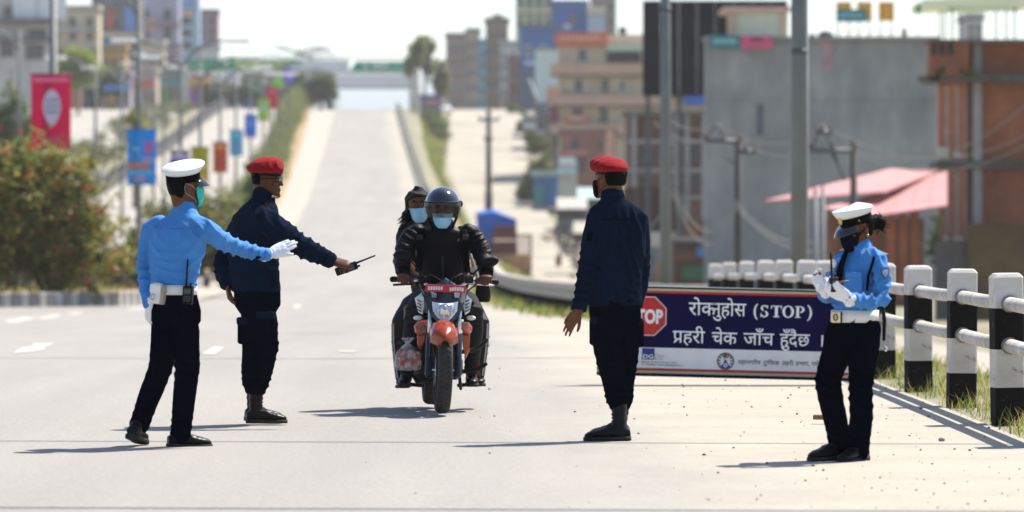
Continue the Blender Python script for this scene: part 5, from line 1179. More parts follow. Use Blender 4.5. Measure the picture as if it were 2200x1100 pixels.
def short_hair(e, M, z0=-.062, z1=.10, front=.012, name='hair', off=.007, m=None):
    mb = MB(); rings = []
    for i in range(9):
        z = z0+(z1-z0)*i/8; yf, yb, w = head_at(z); fr = front if z < .05 else min(yf+.004, front+(z-.05)*1.6)
        if z < -.02: fr = -.03+(z+.062)*.9
        c = (fr+yb-off)/2; b = (fr-yb+off)/2; ww = w+off*(.35+.65*min(1, (z-z0)/.03))
        rings.append([(ww*math.cos(2*math.pi*j/28), c+b*math.sin(2*math.pi*j/28), z) for j in range(28)])
    mb.loft(rings); mb.xform(M)
    return garment(name, mb, m or HAIR, e, e.location, .005, 2, noise=.0018, nfreq=40, seed=5, stretch=(1, 1, .5))
def peaked_cap(e, M, tilt=0.0, a=.122, b=.135, badge=False, wtilt=0.0):
    """white topped cap: black band, wide stiff crown, shiny peak"""
    if wtilt: c_ = M @ Vector((0, 0, .05)); M = Matrix.Translation(c_) @ Matrix.Rotation(wtilt, 4, 'X') @ Matrix.Translation(-c_) @ M
    T = M @ Matrix.Translation((0, -.004, .048)) @ Matrix.Rotation(tilt, 4, 'X')
    n = 32
    def rg(w, d, z, dy=0): return [(w*math.cos(2*math.pi*j/n), dy+d*math.sin(2*math.pi*j/n), z+.016*math.sin(2*math.pi*j/n)*(w-.08)/.04*1.0) for j in range(n)]
    root = MB(); root.loft([rg(.083, .104, -.012), rg(.086, .107, 0), rg(.087, .108, .034), rg(.085, .106, .042)]); root.xform(T); band = root.build('cap_band', BLK, e, e.location)
    mb = MB(); mb.loft([rg(.086, .107, .036), rg(.094, .114, .046, .002), rg(a, b, .071, .004), rg(a+.002, b+.002, .077, .004), rg(a-.004, b-.004, .083, .004), rg(a*.75, b*.75, .089, .003), rg(a*.35, b*.35, .092, .002)]); mb.xform(T); mb.build('cap_crown', WCAP, e, e.location)
    mb = MB(); top = []; bot = []
    for k in range(17):
        t = R(-62+124*k/16); ext = .062*math.cos(t*1.15)**.8 if abs(t*1.15) < math.pi/2 else 0
        x0, y0 = .086*math.sin(t), .107*math.cos(t); x1, y1 = (.086+ext*.75)*math.sin(t), (.107+ext)*math.cos(t)
        top.append([(x0, y0, .004), ((x0+x1)/2, (y0+y1)/2, -.008-ext*.2), (x1, y1, -.02-ext*.55)]); 
    rings = [r+[(p[0], p[1], p[2]-.004) for p in reversed(r)] for r in top]
    mb.loft(rings); mb.xform(T); mb.build('cap_peak', BLKG, e, e.location)
    if badge:
        mb = MB(); mb.ell((0, .112, .03), (.018, .006, .022)); mb.rtube([(-.012, .113, .052), (.012, .113, .052)], .006, 6); mb.xform(T); mb.build('cap_badge', BRASS, band, e.location)
        for s in (-1, 1):
            mb = MB(); mb.ell((s*.083, .035, .012), (.006, .006, .006)); mb.xform(T); mb.build('cap_button', BRASS, band, e.location)
def beret(e, M, droop=1, sc=1.0, tall=.0, back=.0, seed=3):
    n = 32; T = M @ Matrix.Translation((0, -.004, .034)) @ Matrix.Scale(sc, 4)
    def rg(w, d, z, cx=0, cy=0, tl=0, tb=0): return [(cx+w*math.cos(2*math.pi*j/n), cy+d*math.sin(2*math.pi*j/n), z+tl*math.cos(2*math.pi*j/n)+tb*math.sin(2*math.pi*j/n)) for j in range(n)]
    mb = MB(); mb.loft([rg(.080, .102, -.006), rg(.083, .105, 0), rg(.083, .105, .016)]); mb.xform(T); mb.build('beret_band', BLKL, e, e.location)
    mb = MB(); mb.loft([rg(.0815, .1035, .008), rg(.090, .111, .016, 0, 0, -.003*droop), rg(.108, .121, .030+tall*.2, .010*droop, back*.4, -.016*droop, .006), rg(.114, .124, .046+tall*.4, .014*droop, back*.7, -.016*droop, .012), rg(.110, .119, .062+tall*.6, .015*droop, back, -.012*droop, .016), rg(.096, .104, .078+tall*.75, .014*droop, back, -.008*droop, .016), rg(.072, .080, .091+tall*.9, .011*droop, back, -.004*droop, .012), rg(.042, .046, .100+tall, .007*droop, back, 0, .006), rg(.014, .016, .104+tall, .004*droop, back)]); mb.xform(T)
    c = M @ Vector((.06*droop, .06, .09)); d = (M.to_3x3() @ Vector((.3, 1, .6))).normalized()
    return garment('beret', mb, REDW, e, e.location, .005, 3, noise=.0035, nfreq=9, seed=seed, folds=[(c, .05, d, .035, .006)])
def torso(mb, rings, P, r, f, n=22):
    mb.loft([eln(P(px, py, dy), r, f, w, d, n) for px, py, w, d, dy in rings])
def boot(e, heel, toe, shaft_top, name='boot', m=BLKL, laces=True, hr=.042, low=False, lift=0, w=.046):
    """heel and toe on the sole line, shaft_top where the trousers cover it"""
    heel, toe, st = Vector(heel), Vector(toe), Vector(shaft_top); d = (toe-heel); L = d.length; d.normalize()
    up = Vector((0, 0, 1)); s = d.cross(up).normalized(); up2 = s.cross(d).normalized()
    mb = MB(); pts = []
    prof = [(-.01, .034, .030, .30), (.10, w*.86, .040, .34), (.28, w*.88, .046, .40), (.45, w*.88, .042, .36), (.62, w, .032, .28), (.80, w*1.02, .026, .22), (.94, w*.78, .020, .17), (1.01, w*.42, .013, .12)]
    rings = []
    for t, ww, hh, _ in prof:
        c = heel+d*(t*L)+up2*(hh*.95+.014); rings.append([c+s*(ww*math.cos(2*math.pi*j/14))+up2*(hh*math.sin(2*math.pi*j/14)) for j in range(14)])
    mb.loft(rings)
    ank = heel+d*(.22*L)+up2*.075
    if low: mb.rtube([heel+d*(.2*L)+up2*.05, ank.lerp(st, .3)], [.044, .040], 12)
    else: mb.rtube([heel+d*(.21*L)+up2*.045, ank, ank.lerp(st, .45), st], [.046, .043, .046, .054], 14)
    cf = ank+d*.03
    o = garment(name, mb, m, e, e.location, .0055, 3, noise=.0016, nfreq=14, seed=9, folds=[(ank+d*.04, .05, up2, .03, .003), (ank.lerp(st, .5), .06, up2, .04, .0035)])
    mb = MB(); rings = []
    for t, ww in ((-.02, .034), (.06, .043), (.2, .043), (.45, .041), (.65, .049), (.82, .05), (.96, .037), (1.03, .018)):
        c = heel+d*(t*L); rings.append([c-s*ww, c+s*ww, c+s*ww+up2*(.022 if t > .32 else .026), c-s*ww+up2*(.022 if t > .32 else .026)])
    mb.loft(rings, 0, True)
    mb.xform(Matrix.Identity(4)); mb.build('sole', mat('rubber_sole', (.014, .013, .012, 1), .75, var=.3, scale=20), o, e.location)
    if laces:
        mb = MB()
        for i in range(4 if low else 7):
            c = (heel+d*((.50-.035*i)*L)+up2*(.083+.004*i)) if i < 3 else ank.lerp(st, .1+.13*(i-3))+d*.043
            mb.rtube([c-s*.022, c+up2*.003+d*.004, c+s*.022], .0035, 6)
        mb.build('laces', BLK, o, e.location)
    return o
def legs_mb(P, hips, legs, waist, r, f):
    """trousers: pelvis rings then two tapering tubes; legs=[[(px,py,dy,rad)...]]"""
    mb = MB(); mb.loft([eln(P(px, py, dy), r, f, w, d, 22) for px, py, w, d, dy in waist])
    for L in legs: mb.rtube([P(*q[:3]) for q in L], [q[3] for q in L], 16)
    return mb
def cuff(e, name, pts, rad, m, n=18):
    return MB().tube(pts, rad, n).build(name, m, e, e.location)
def radio(e, name, c, up, fwd, h=.11, w=.028, t=.018, ant=.15, parent=None, antup=None):
    up = Vector(up).normalized(); fwd = Vector(fwd); fwd = (fwd-up*fwd.dot(up)).normalized(); s = up.cross(fwd)
    M3 = Matrix((s, fwd, up)).transposed(); c = Vector(c)
    o = empty(name, c, None, None) if parent is None else None
    mb = MB(); mb.box(c, (w*2, t*2, h), M3, bev=.005); b = mb.build('radio' if parent is not None else 'case', BLKP, parent or o, (parent or o).location)
    L = (parent or o).location
    ap = Vector(antup).normalized() if antup is not None else up
    mb = MB(); a0 = c+up*h*.5+s*w*.5; mb.rtube([a0, a0+ap*ant*.3, a0+ap*ant], [.0075, .006, .005], 8); mb.rtube([c+up*h*.5-s*w*.4, c+up*(h*.5+.012)-s*w*.4], .007, 8)
    mb.build('antenna', BLKP, b if parent is not None else o, L)
    mb = MB(); mb.box(c-fwd*t*1.02+up*h*.2, (w*1.4, .003, h*.28), M3); mb.build('screen', mat('radio_screen', (.05, .06, .06, 1), .2), b if parent is not None else o, L)
    mb = MB()
    for i in range(3):
        for j in range(3): mb.box(c-fwd*t*1.03-up*h*(.08+.11*i)+s*w*.5*(j-1), (.009, .003, .007), M3)
    mb.build('keypad', mat('radio_keys', (.07, .07, .07, 1), .5), b if parent is not None else o, L)
    return o or b
# ================================================================== the four officers
def figure(Y0, px, py, label):
    P = lambda x, y, dy=0.0: Vector((X_(x, Y0+dy), Y0+dy, Z_(y, Y0+dy)))
    e = empty('person', (X_(px, Y0), Y0, 0), label, 'person'); return e, P
UP = Vector((0, 0, 1))
# ---------------------------------------------------------------- man in light blue shirt, seen from behind
e, P = figure(26.6, 375, 962, 'man in light blue shirt, white cap and turquoise mask stretching out a white glove')
r, f = axes(35)
hM = headM(P(395, 401, .02), 58, 2)
mb = MB()
torso(mb, [(396, 449, .072, .066, 0), (395, 460, .095, .074, 0), (392, 473, .145, .088, 0), (388, 487, .188, .104, 0), (384, 510, .200, .120, 0), (379, 545, .190, .128, 0), (375, 580, .166, .118, 0), (374, 606, .150, .108, 0), (374, 618, .144, .104, 0), (374, 626, .138, .10, 0)], P, r, f)
mb.rtube([P(420, 483, -.07), P(440, 492, -.11), P(474, 516, -.03), P(505, 531, .06), P(540, 541, .14), P(572, 547, .20)], [.060, .067, .062, .055, .049, .038], 14)
mb.rtube([P(345, 480, .06), P(328, 492, .10), P(317, 535, .12), P(311, 580, .12), P(315, 620, .06), P(322, 650, .0)], [.056, .066, .060, .054, .047, .042], 14)
mb.tube([P(396, 456, 0), P(396, 447, 0.004), P(397, 437, .012)], [(.073, .066), (.066, .062), (.062, .060)], 16, ref=r)
W_ = P
fo = [(P(505, 530, .02), .09, (1, 0, -.25), .052, .012), (P(545, 542, .1), .06, (1, 0, -.2), .04, .009), (P(440, 500, -.14), .07, (1, 0, .9), .055, .010), (P(376, 604, -.1), .11, (.15, 0, 1), .055, .012), (P(312, 585, .05), .08, (0, 0, 1), .055, .010), (P(335, 540, -.05), .08, (1, 0, .8), .08, .007), (P(420, 560, -.12), .09, (1, 0, -1.1), .075, .009), (P(390, 520, -.1), .09, (1, 0, .1), .09, .005)]
garment('shirt', mb, SHIRT, e, e.location, .0065, 3, fo, .006, 4.5, seed=2)
mb = MB(); torso(mb, [(396, 441, .064, .062, .012), (396, 450, .074, .069, .0)], P, r, f, 20); mb.build('collar', SHIRT, e, e.location)
for c0, c1, t in ((P(399, 468, -.02), P(438, 479, -.10), 1), (P(380, 468, .06), P(335, 481, .10), 0)):
    mb = MB(); mb.rtube([c0+UP*.018, c0.lerp(c1, .5)+UP*.022, c1+UP*.012], [(.026, .007)]*3, 12, ref=f); mb.build('epaulette', mat('epaulette_navy', (.02, .03, .07, 1), .7), e, e.location)
cuff(e, 'cuff', [P(562, 546, .185), P(577, 547, .21)], [.041, .040], SHIRT); cuff(e, 'cuff', [P(320, 642, .02), P(323, 655, -.01)], [.045, .044], SHIRT)
mb = MB(); mb.ell(P(555, 553, .13), (.018, .012, .010)); mb.build('cuff_button', BLK, e, e.location)
wb = [eln(P(374, y, 0), r, f, w, d, 24) for y, w, d in ((612, .1475, .109), (633, .1485, .110))]
mb = MB(); mb.loft(wb); mb.build('belt', WBELT, e, e.location)
mb = legs_mb(P, None, [[(392, 660, -.06, .090), (398, 730, -.05, .088), (402, 790, -.03, .078), (395, 860, -.02, .069), (388, 936, 0, .064)], [(358, 660, .06, .090), (352, 735, .06, .082), (345, 790, .05, .075), (318, 860, .07, .066), (299, 914, .1, .063)]],
             [(374, 622, .143, .106, 0), (375, 640, .150, .113, 0), (377, 665, .158, .126, 0), (378, 690, .156, .128, 0), (378, 705, .12, .10, 0)], r, f)
fo = [(P(395, 795, -.1), .07, (.3, 0, 1), .06, .010), (P(345, 795, -.02), .07, (.3, 0, 1), .06, .010), (P(378, 700, -.12), .10, (1, 0, .8), .08, .008), (P(388, 918, -.05), .06, (0, 0, 1), .05, .009), (P(303, 895, .02), .06, (.3, 0, 1), .05, .008)]
garment('trousers', mb, NAVYT, e, e.location, .007, 3, fo, .003, 5, seed=3)
boot(e, P(361, 962, -.02), P(453, 962, .06), P(388, 915, 0), 'shoe', low=True); boot(e, P(281, 941, -.02), P(309, 955, .17), P(300, 905, .08), 'shoe', low=True)
wr = P(577, 547, .21); dR = P(626, 523, .24)-wr
body(e, hM, P(396, 462, 0), [P(436, 490, -.10), P(331, 492, .10)], [[P(505, 531, .06), P(570, 547, .2)], [P(311, 580, .12), P(322, 650, 0)]], [[P(392, 665, -.06), P(402, 790, -.03), P(388, 935, 0)], [P(356, 665, .06), P(346, 790, .05), P(302, 915, .1)]], [None, None])
mb = MB(); add_hand(mb, wr, dR, Vector((.55, .75, -.1)), ts=-1, curl=(-.05, .12, .12), thumb=(.95, .25, .25), sc=1.08, spread=-.035, wr=.030, tcurl=.05); g = garment('glove', mb, GLOVE, e, e.location, .0042, 2, [(wr, .03, dR, .018, .003)], noise=.0012, nfreq=25)
mb = MB(); add_hand(mb, P(323, 656, -.01), P(322, 695, .06)-P(323, 656, 0), f, ts=1, curl=(.3, .4, .3), sc=1.05); garment('glove', mb, GLOVE, e, e.location, .0045, 2, noise=.001)
short_hair(e, hM, -.066, .085, .018)
peaked_cap(e, hM, R(0), .119, .133, wtilt=R(13))
mask(e, hM, MASKT, True, bulge=.014, loopm=mat('loop_white', '#8fb0a8', .8))
eyes(e, hM)
rg_ = eln(P(388, 489, 0), r, f, .196, .1085, 40); rg2 = eln(P(377, 575, 0), r, f, .171, .1225, 40)
mb = MB(); mb.tube([p+UP*(.006*math.sin(i*.5)) for i, p in enumerate(rg_[22:39])], .0028, 5); mb.build('yoke_seam', mat('seam_blue', (.035, .15, .38, 1), .85), e, e.location)
# pouch, radio, holster on the belt
pc = P(338, 630, -.09); mb = MB(); M3 = Matrix.Rotation(R(-28), 3, 'Z') @ Matrix.Rotation(R(7), 3, 'Y')
mb.box(pc, (.072, .05, .125), M3, bev=.012); k = mb.build('belt_pouch', WBELT, e, e.location)
mb = MB(); mb.box(pc+M3 @ Vector((0, -.027, .028)), (.074, .012, .055), M3, bev=.005); mb.build('flap', WBELT, k, e.location); mb = MB(); mb.box(pc+M3 @ Vector((.045, .0, -.005)), (.02, .045, .115), M3, bev=.004); mb.build('side_gusset', mat('pouch_beige', '#a89d88', .7), k, e.location)
mb = MB(); mb.tube([pc+M3 @ Vector((-.008+.012*math.cos(t*.5), -.036, -.022+.018*math.sin(t*.5))) for t in range(13)], .0018, 5); mb.build('printed_mark', mat('print_blue', '#5a6a8a', .6), k, e.location)
radio(e, 'radio', P(404, 634, -.158), UP+Vector((.06, 0, 0)), Vector((.25, 1, 0)), h=.112, w=.030, t=.018, ant=.155, parent=e)
mb = MB(); mb.rtube([P(356, 617, -.09), P(356, 634, -.09)], .012, 8); mb.build('belt_loop', BLK, e, e.location)

# ---------------------------------------------------------------- officer in red beret and glasses, holding out a radio
e, P = figure(29.4, 560, 909, 'man in dark navy uniform, red beret and glasses, reaching out a hand radio')
r, f = axes(72)
hM = headM(P(573, 387, .0), 98, -2)
mb = MB()
torso(mb, [(566, 420, .066, .066, 0), (562, 432, .095, .085, 0), (556, 445, .16, .115, 0), (550, 462, .195, .145, 0), (546, 490, .205, .165, 0), (545, 525, .200, .172, 0), (545, 560, .192, .166, 0), (546, 590, .190, .160, 0), (549, 612, .194, .160, 0), (551, 626, .192, .158, 0)], P, r, f)
mb.rtube([P(553, 462, -.12), P(566, 472, -.19), P(602, 497, -.24), P(640, 525, -.26), P(678, 545, -.25), P(710, 559, -.24)], [.085, .092, .088, .080, .068, .052], 14)
mb.rtube([P(545, 465, .12), P(528, 475, .19), P(500, 520, .20), P(479, 565, .17), P(480, 590, .08), P(488, 606, .0)], [.085, .088, .076, .068, .060, .052], 14)
mb.tube([P(565, 428, 0), P(567, 416, 0), P(571, 408, .0)], [(.075, .078), (.068, .072), (.064, .068)], 16, ref=r)
fo = [(P(640, 525, -.3), .10, (1, 0, -.5), .06, .013), (P(690, 550, -.28), .06, (1, 0, -.4), .045, .009), (P(580, 478, -.25), .09, (1, 0, .6), .06, .012), (P(545, 560, -.2), .14, (.6, 0, 1), .10, .008), (P(478, 570, .1), .08, (.3, 0, 1), .055, .011), (P(520, 600, -.12), .1, (1, 0, .2), .07, .008), (P(600, 540, -.1), .1, (.5, 0, 1), .07, .008)]
garment('jacket', mb, NAVY, e, e.location, .007, 2, fo, .005, 6, seed=12)
mb = MB(); mb.tube([P(566, 427, 0), P(569, 415, 0), P(574, 408, 0)], [(.080, .082), (.074, .077), (.067, .071)], 16, ref=r); mb.build('collar', NAVY, e, e.location)
mb = MB(); mb.loft([eln(P(588, 424, -.03), r, f, .02, .03, 10), eln(P(584, 418, -.03), r, f, .02, .026, 10)]); mb.build('undershirt', mat('white_undershirt', '#c8c4c0', .8), e, e.location)
mb = MB(); mb.rtube([P(575, 436, -.07)+UP*.025, P(568, 446, -.13)+UP*.03, P(566, 458, -.2)+UP*.03], [(.028, .008)]*3, 12, ref=Vector((1, 0, .5))); mb.build('epaulette', BLK, e, e.location)
for c, w_, h_ in ((P(588, 508, -.10), .10, .11), (P(588, 600, -.14), .13, .13)):
    mb = MB(); M3 = Matrix.Rotation(R(-62), 3, 'Z'); mb.box(c, (w_, .03, h_), M3, bev=.008); k = mb.build('pocket', NAVY, e, e.location); mb = MB(); mb.box(c+UP*h_*.42+M3 @ Vector((0, -.012, 0)), (w_*1.05, .028, h_*.3), M3, bev=.006); mb.build('pocket_flap', NAVY, k, e.location)
cuff(e, 'cuff', [P(700, 555, -.24), P(714, 561, -.24)], [.056, .054], NAVY); cuff(e, 'cuff', [P(486, 600, .03), P(489, 611, -.01)], [.055, .053], NAVY)
mb = legs_mb(P, None, [[(556, 640, -.08, .104), (566, 700, -.08, .098), (572, 745, -.08, .088), (563, 790, -.07, .080), (553, 822, -.06, .080), (551, 834, -.06, .070)], [(550, 640, .09, .104), (549, 700, .09, .096), (548, 750, .09, .086), (543, 790, .1, .078), (544, 822, .1, .078), (545, 834, .1, .066)]],
             [(551, 606, .168, .142, 0), (552, 630, .176, .150, 0), (553, 655, .174, .148, 0), (553, 675, .13, .11, 0)], r, f)
fo = [(P(572, 750, -.16), .09, (.2, 0, 1), .06, .010), (P(558, 815, -.13), .07, (0, 0, 1), .045, .012), (P(545, 815, .02), .07, (0, 0, 1), .045, .010), (P(560, 690, -.17), .1, (1, 0, .7), .09, .008)]
garment('trousers', mb, NAVY2, e, e.location, .007, 3, fo, .0035, 5, seed=13)
for c, rr in ((P(572, 700, -.17), -60), (P(530, 712, -.02), -60)):
    mb = MB(); M3 = Matrix.Rotation(R(rr+45), 3, 'Z'); mb.box(c, (.12, .04, .17), M3, bev=.012); k = mb.build('cargo_pocket', NAVY2, e, e.location); mb = MB(); mb.box(c+UP*.07+M3 @ Vector((0, -.012, 0)), (.125, .04, .05), M3, bev=.008); mb.build('pocket_flap', NAVY, k, e.location)
boot(e, P(530, 909, -.05), P(615, 909, -.02), P(551, 828, -.06)); boot(e, P(527, 904, .1), P(606, 903, .16), P(545, 828, .1))
wr = P(714, 561, -.24); d1 = P(752, 570, -.28)-wr
hR = dict(wrist=wr, d=d1, n=Vector((.35, .55, -.9)), ts=1, curl=(.75, 1.0, .7), thumb=(.8, .35, .55), sc=1.06, wr=.031)
hL = dict(wrist=P(489, 608, 0), d=P(492, 640, -.03)-P(489, 608, 0), n=Vector((.9, .1, .1)), ts=-1, curl=(.35, .5, .4), sc=1.0)
body(e, hM, P(564, 430, 0), [P(560, 466, -.15), P(540, 466, .15)], [[P(640, 525, -.26), P(712, 560, -.24)], [P(480, 566, .17), P(489, 606, 0)]], [[P(556, 640, -.08), P(571, 745, -.08), P(552, 835, -.06)], [P(550, 640, .09), P(548, 750, .09), P(545, 835, .1)]], [hR, hL], SKD)
short_hair(e, hM, -.03, .07, .005, off=.004)
beret(e, hM, droop=1, sc=1.0, tall=.018, back=-.01, seed=4)
eyes(e, hM)
g = MB()
for s in (-1, 1): g.tube([(s*.034+.027*math.cos(t*math.pi/8)*(1.05), .101-.006*abs(s), .006+.020*math.sin(t*math.pi/8)) for t in range(17)], .0030, 6)
g.tube([(-.008, .103, .012), (.008, .103, .012)], .0028, 6)
for s in (-1, 1): g.tube([(s*.062, .095, .014), (s*.074, .055, .012), (s*.083, -.015, .012), (s*.084, -.03, -.004)], .0030, 6)
g.xform(hM); k = g.build('glasses', BLKP, e, e.location)
g = MB()
for s in (-1, 1): g.prism([(s*.034+.026*math.cos(t*math.pi/8), .006+.019*math.sin(t*math.pi/8)) for t in range(16)], .0955, .0965)
g.xform(hM); g.build('lens', mat('spectacle_lens', (.9, .92, .92, 1), .05, var=0, trans=.9, alpha=.55, spec=.8), k, e.location)
rc = wr+d1.normalized()*.088+Vector((.012, .025, -.030))
rd = radio(None, 'hand_radio', rc, Vector((.86, -.05, .30)), Vector((.2, .9, .2)), h=.15, w=.026, t=.017, ant=.13, antup=Vector((.93, 0, .37)))
tag(rd, 'black hand radio with stub antenna held out by the man in glasses', 'radio')

# ---------------------------------------------------------------- officer in red beret seen from behind
e, P = figure(27.3, 1322, 947, 'man in navy uniform and red beret, seen from behind beside the stop board')
r, f = axes(-20)
hM = headM(P(1311, 385, .02), -48, 0)
mb = MB()
torso(mb, [(1317, 424, .068, .066, 0), (1319, 434, .10, .082, 0), (1322, 446, .155, .098, 0), (1325, 460, .182, .112, 0), (1326, 490, .188, .125, 0), (1326, 530, .182, .128, 0), (1324, 570, .172, .124, 0), (1322, 610, .170, .126, 0), (1320, 640, .172, .130, 0), (1320, 657, .172, .130, 0)], P, r, f)
mb.rtube([P(1297, 458, -.05), P(1283, 470, -.06), P(1270, 520, -.08), P(1261, 570, -.08), P(1252, 620, -.10), P(1246, 655, -.12)], [.058, .066, .062, .057, .051, .046], 14)
mb.rtube([P(1352, 458, .05), P(1370, 470, .06), P(1378, 520, .09), P(1380, 575, .12), P(1374, 620, .14), P(1366, 650, .16)], [.058, .064, .058, .053, .049, .046], 14)
mb.tube([P(1317, 430, 0), P(1316, 419, .004), P(1315, 408, .01)], [(.074, .072), (.067, .066), (.063, .062)], 16, ref=r)
fo = [(P(1300, 465, -.12), .05, (1, 0, -.8), .035, .008), (P(1338, 500, -.12), .08, (1, 0, -.15), .055, .008), (P(1350, 560, -.13), .10, (1, 0, .45), .075, .010), (P(1300, 560, -.13), .12, (1, 0, -.25), .10, .007), (P(1262, 570, -.1), .09, (.25, 0, 1), .06, .010), (P(1250, 630, -.14), .06, (.25, 0, 1), .05, .008), (P(1355, 620, -.1), .09, (.3, 0, 1), .05, .008), (P(1384, 570, 0.05), .09, (0, 0, 1), .07, .005)]
fo += [(P(1362, 540, -.10), .14, (1, 0, .22), .060, .010), (P(1345, 610, -.13), .10, (1, 0, .35), .05, .008), (P(1368, 480, -.05), .08, (1, 0, .3), .05, .008), (P(1330, 455, -.08), .08, (1, 0, -.35), .06, .006)]
garment('jacket', mb, NAVY, e, e.location, .007, 2, fo, .005, 6, seed=22)
mb = MB(); mb.tube([P(1317, 430, 0), P(1316, 418, .003), P(1315, 409, .008)], [(.080, .077), (.073, .071), (.067, .066)], 16, ref=r); mb.build('collar', NAVY, e, e.location)
for c0, c1 in ((P(1306, 440, -.02), P(1284, 456, -.05)), (P(1334, 440, .03), P(1366, 457, .06))):
    mb = MB(); mb.rtube([c0+UP*.012, c0.lerp(c1, .5)+UP*.020, c1+UP*.016], [(.026, .007)]*3, 12, ref=f); mb.build('epaulette', NAVY, e, e.location)
mb = MB(); q = [P(1290+6*i, 471+1.5*math.sin(i), -.123-.012*math.sin(i*.36)) for i in range(12)]; mb.rtube(q, .0035, 6); mb.build('yoke_seam', NAVYT, e, e.location)
cuff(e, 'cuff', [P(1247, 645, -.115), P(1243, 667, -.13)], [.050, .049], NAVY); cuff(e, 'cuff', [P(1367, 645, .155), P(1364, 657, .165)], [.049, .048], NAVY)
mb = MB(); M3 = Matrix.Rotation(R(20), 3, 'Z'); mb.box(P(1268, 508, -.135), (.04, .012, .05), M3, bev=.004); mb.build('sleeve_tab', NAVYT, e, e.location)
mb = legs_mb(P, None, [[(1302, 675, -.03, .098), (1304, 735, -.05, .094), (1312, 785, -.05, .084), (1323, 830, -.03, .076), (1327, 858, -.02, .075), (1327, 866, -.02, .064)], [(1344, 675, .05, .096), (1346, 735, .06, .088), (1342, 785, .08, .080), (1338, 830, .1, .072), (1337, 858, .1, .072), (1337, 866, .1, .062)]],
             [(1320, 640, .160, .122, 0), (1321, 665, .160, .130, 0), (1322, 690, .156, .128, 0), (1322, 710, .11, .10, 0)], r, f)
fo = [(P(1312, 790, -.13), .08, (.2, 0, 1), .06, .011), (P(1342, 790, -.0), .08, (.2, 0, 1), .055, .011), (P(1327, 852, -.09), .06, (0, 0, 1), .04, .013), (P(1337, 850, .02), .06, (0, 0, 1), .04, .012), (P(1322, 700, -.12), .10, (1, 0, .9), .08, .008), (P(1345, 740, -.03), .08, (1, 0, .2), .05, .008)]
garment('trousers', mb, NAVY2, e, e.location, .007, 3, fo, .0035, 5, seed=23)
for c, rr in ((P(1284, 712, -.06), 45), (P(1366, 716, .07), -50)):
    mb = MB(); M3 = Matrix.Rotation(R(rr), 3, 'Z'); mb.box(c, (.12, .04, .17), M3, bev=.012); k = mb.build('cargo_pocket', NAVY2, e, e.location); mb = MB(); mb.box(c+UP*.07+M3 @ Vector((0, -.012, 0)), (.125, .04, .05), M3, bev=.008); mb.build('pocket_flap', NAVY, k, e.location)
boot(e, P(1352, 946, -.03), P(1257, 947, -.08), P(1329, 860, -.02)); boot(e, P(1350, 941, .14), P(1268, 940, .22), P(1337, 860, .1))
wl_ = P(1242, 668, -.13)
hL = dict(wrist=wl_, d=P(1218, 703, -.12)-wl_, n=Vector((.5, .75, .3)), ts=1, fcurl=[(.1, .25, .2), (.15, .3, .2), (.25, .35, .2), (.55, .5, .3)], thumb=(.75, .35, .6), sc=1.02, spread=.07, wr=.029)
hRr = dict(wrist=P(1362, 652, .165), d=(-.1, .1, -1), n=(-1, 0, 0), ts=1, curl=(.5, .6, .4), sc=.95)
body(e, hM, P(1318, 436, 0), [P(1290, 464, -.05), P(1362, 464, .05)], [[P(1261, 570, -.08), P(1243, 666, -.13)], [P(1380, 575, .12), P(1363, 651, .16)]], [[P(1302, 675, -.03), P(1312, 785, -.05), P(1328, 860, -.02)], [P(1344, 675, .05), P(1342, 785, .08), P(1337, 860, .1)]], [hL, hRr])
short_hair(e, hM, -.040, .07, .012)
beret(e, hM, droop=-.7, sc=1.0, tall=.004, back=.004, seed=6)
mask(e, hM, MASKK, True, a=58, z0=-.118, z1=-.005); eyes(e, hM)

# ---------------------------------------------------------------- policewoman at the right
e, P = figure(25.1, 1835, 991, 'woman in light blue shirt, white belt and white cap with hair in a bun')
r, f = axes(-132)
hM = headM(P(1841, 493, .0), -122, -12, 2, .95)
mb = MB()
torso(mb, [(1851, 530, .062, .060, 0), (1851, 538, .085, .072, 0), (1850, 548, .130, .088, 0), (1849, 560, .160, .104, 0), (1846, 585, .165, .128, 0), (1842, 612, .158, .134, -.01), (1839, 640, .142, .122, 0), (1837, 658, .132, .110, 0), (1837, 669, .126, .104, 0), (1837, 678, .118, .098, 0)], P, r, f)
mb.rtube([P(1872, 549, -.10), P(1886, 558, -.13), P(1893, 600, -.16), P(1893, 642, -.19), P(1868, 650, -.25), P(1840, 645, -.285), P(1822, 640, -.31)], [.052, .060, .058, .054, .050, .044, .038], 14)
mb.rtube([P(1824, 549, .10), P(1810, 560, .13), P(1794, 600, .12), P(1781, 635, .06), P(1773, 633, -.07), P(1769, 624, -.16)], [.050, .056, .052, .048, .043, .036], 14)
mb.tube([P(1851, 536, 0), P(1849, 527, .0), P(1846, 518, 0)], [(.068, .066), (.061, .060), (.057, .057)], 16, ref=r)
fo = [(P(1890, 640, -.2), .08, (1, 0, -.8), .05, .011), (P(1862, 648, -.28), .06, (1, 0, .3), .04, .009), (P(1875, 580, -.18), .09, (1, 0, .5), .07, .008), (P(1840, 650, -.1), .07, (.2, 0, 1), .05, .007), (P(1850, 600, -.15), .09, (1, 0, -.7), .07, .007), (P(1780, 632, .0), .06, (.4, 0, 1), .045, .008)]
fo += [(P(1875, 620, -.17), .08, (.5, 0, 1), .05, .008), (P(1815, 640, -.05), .07, (.2, 0, 1), .05, .007), (P(1868, 560, -.13), .06, (1, 0, .2), .045, .006)]
garment('shirt', mb, SHIRT, e, e.location, .0062, 2, fo, .004, 6, seed=32)
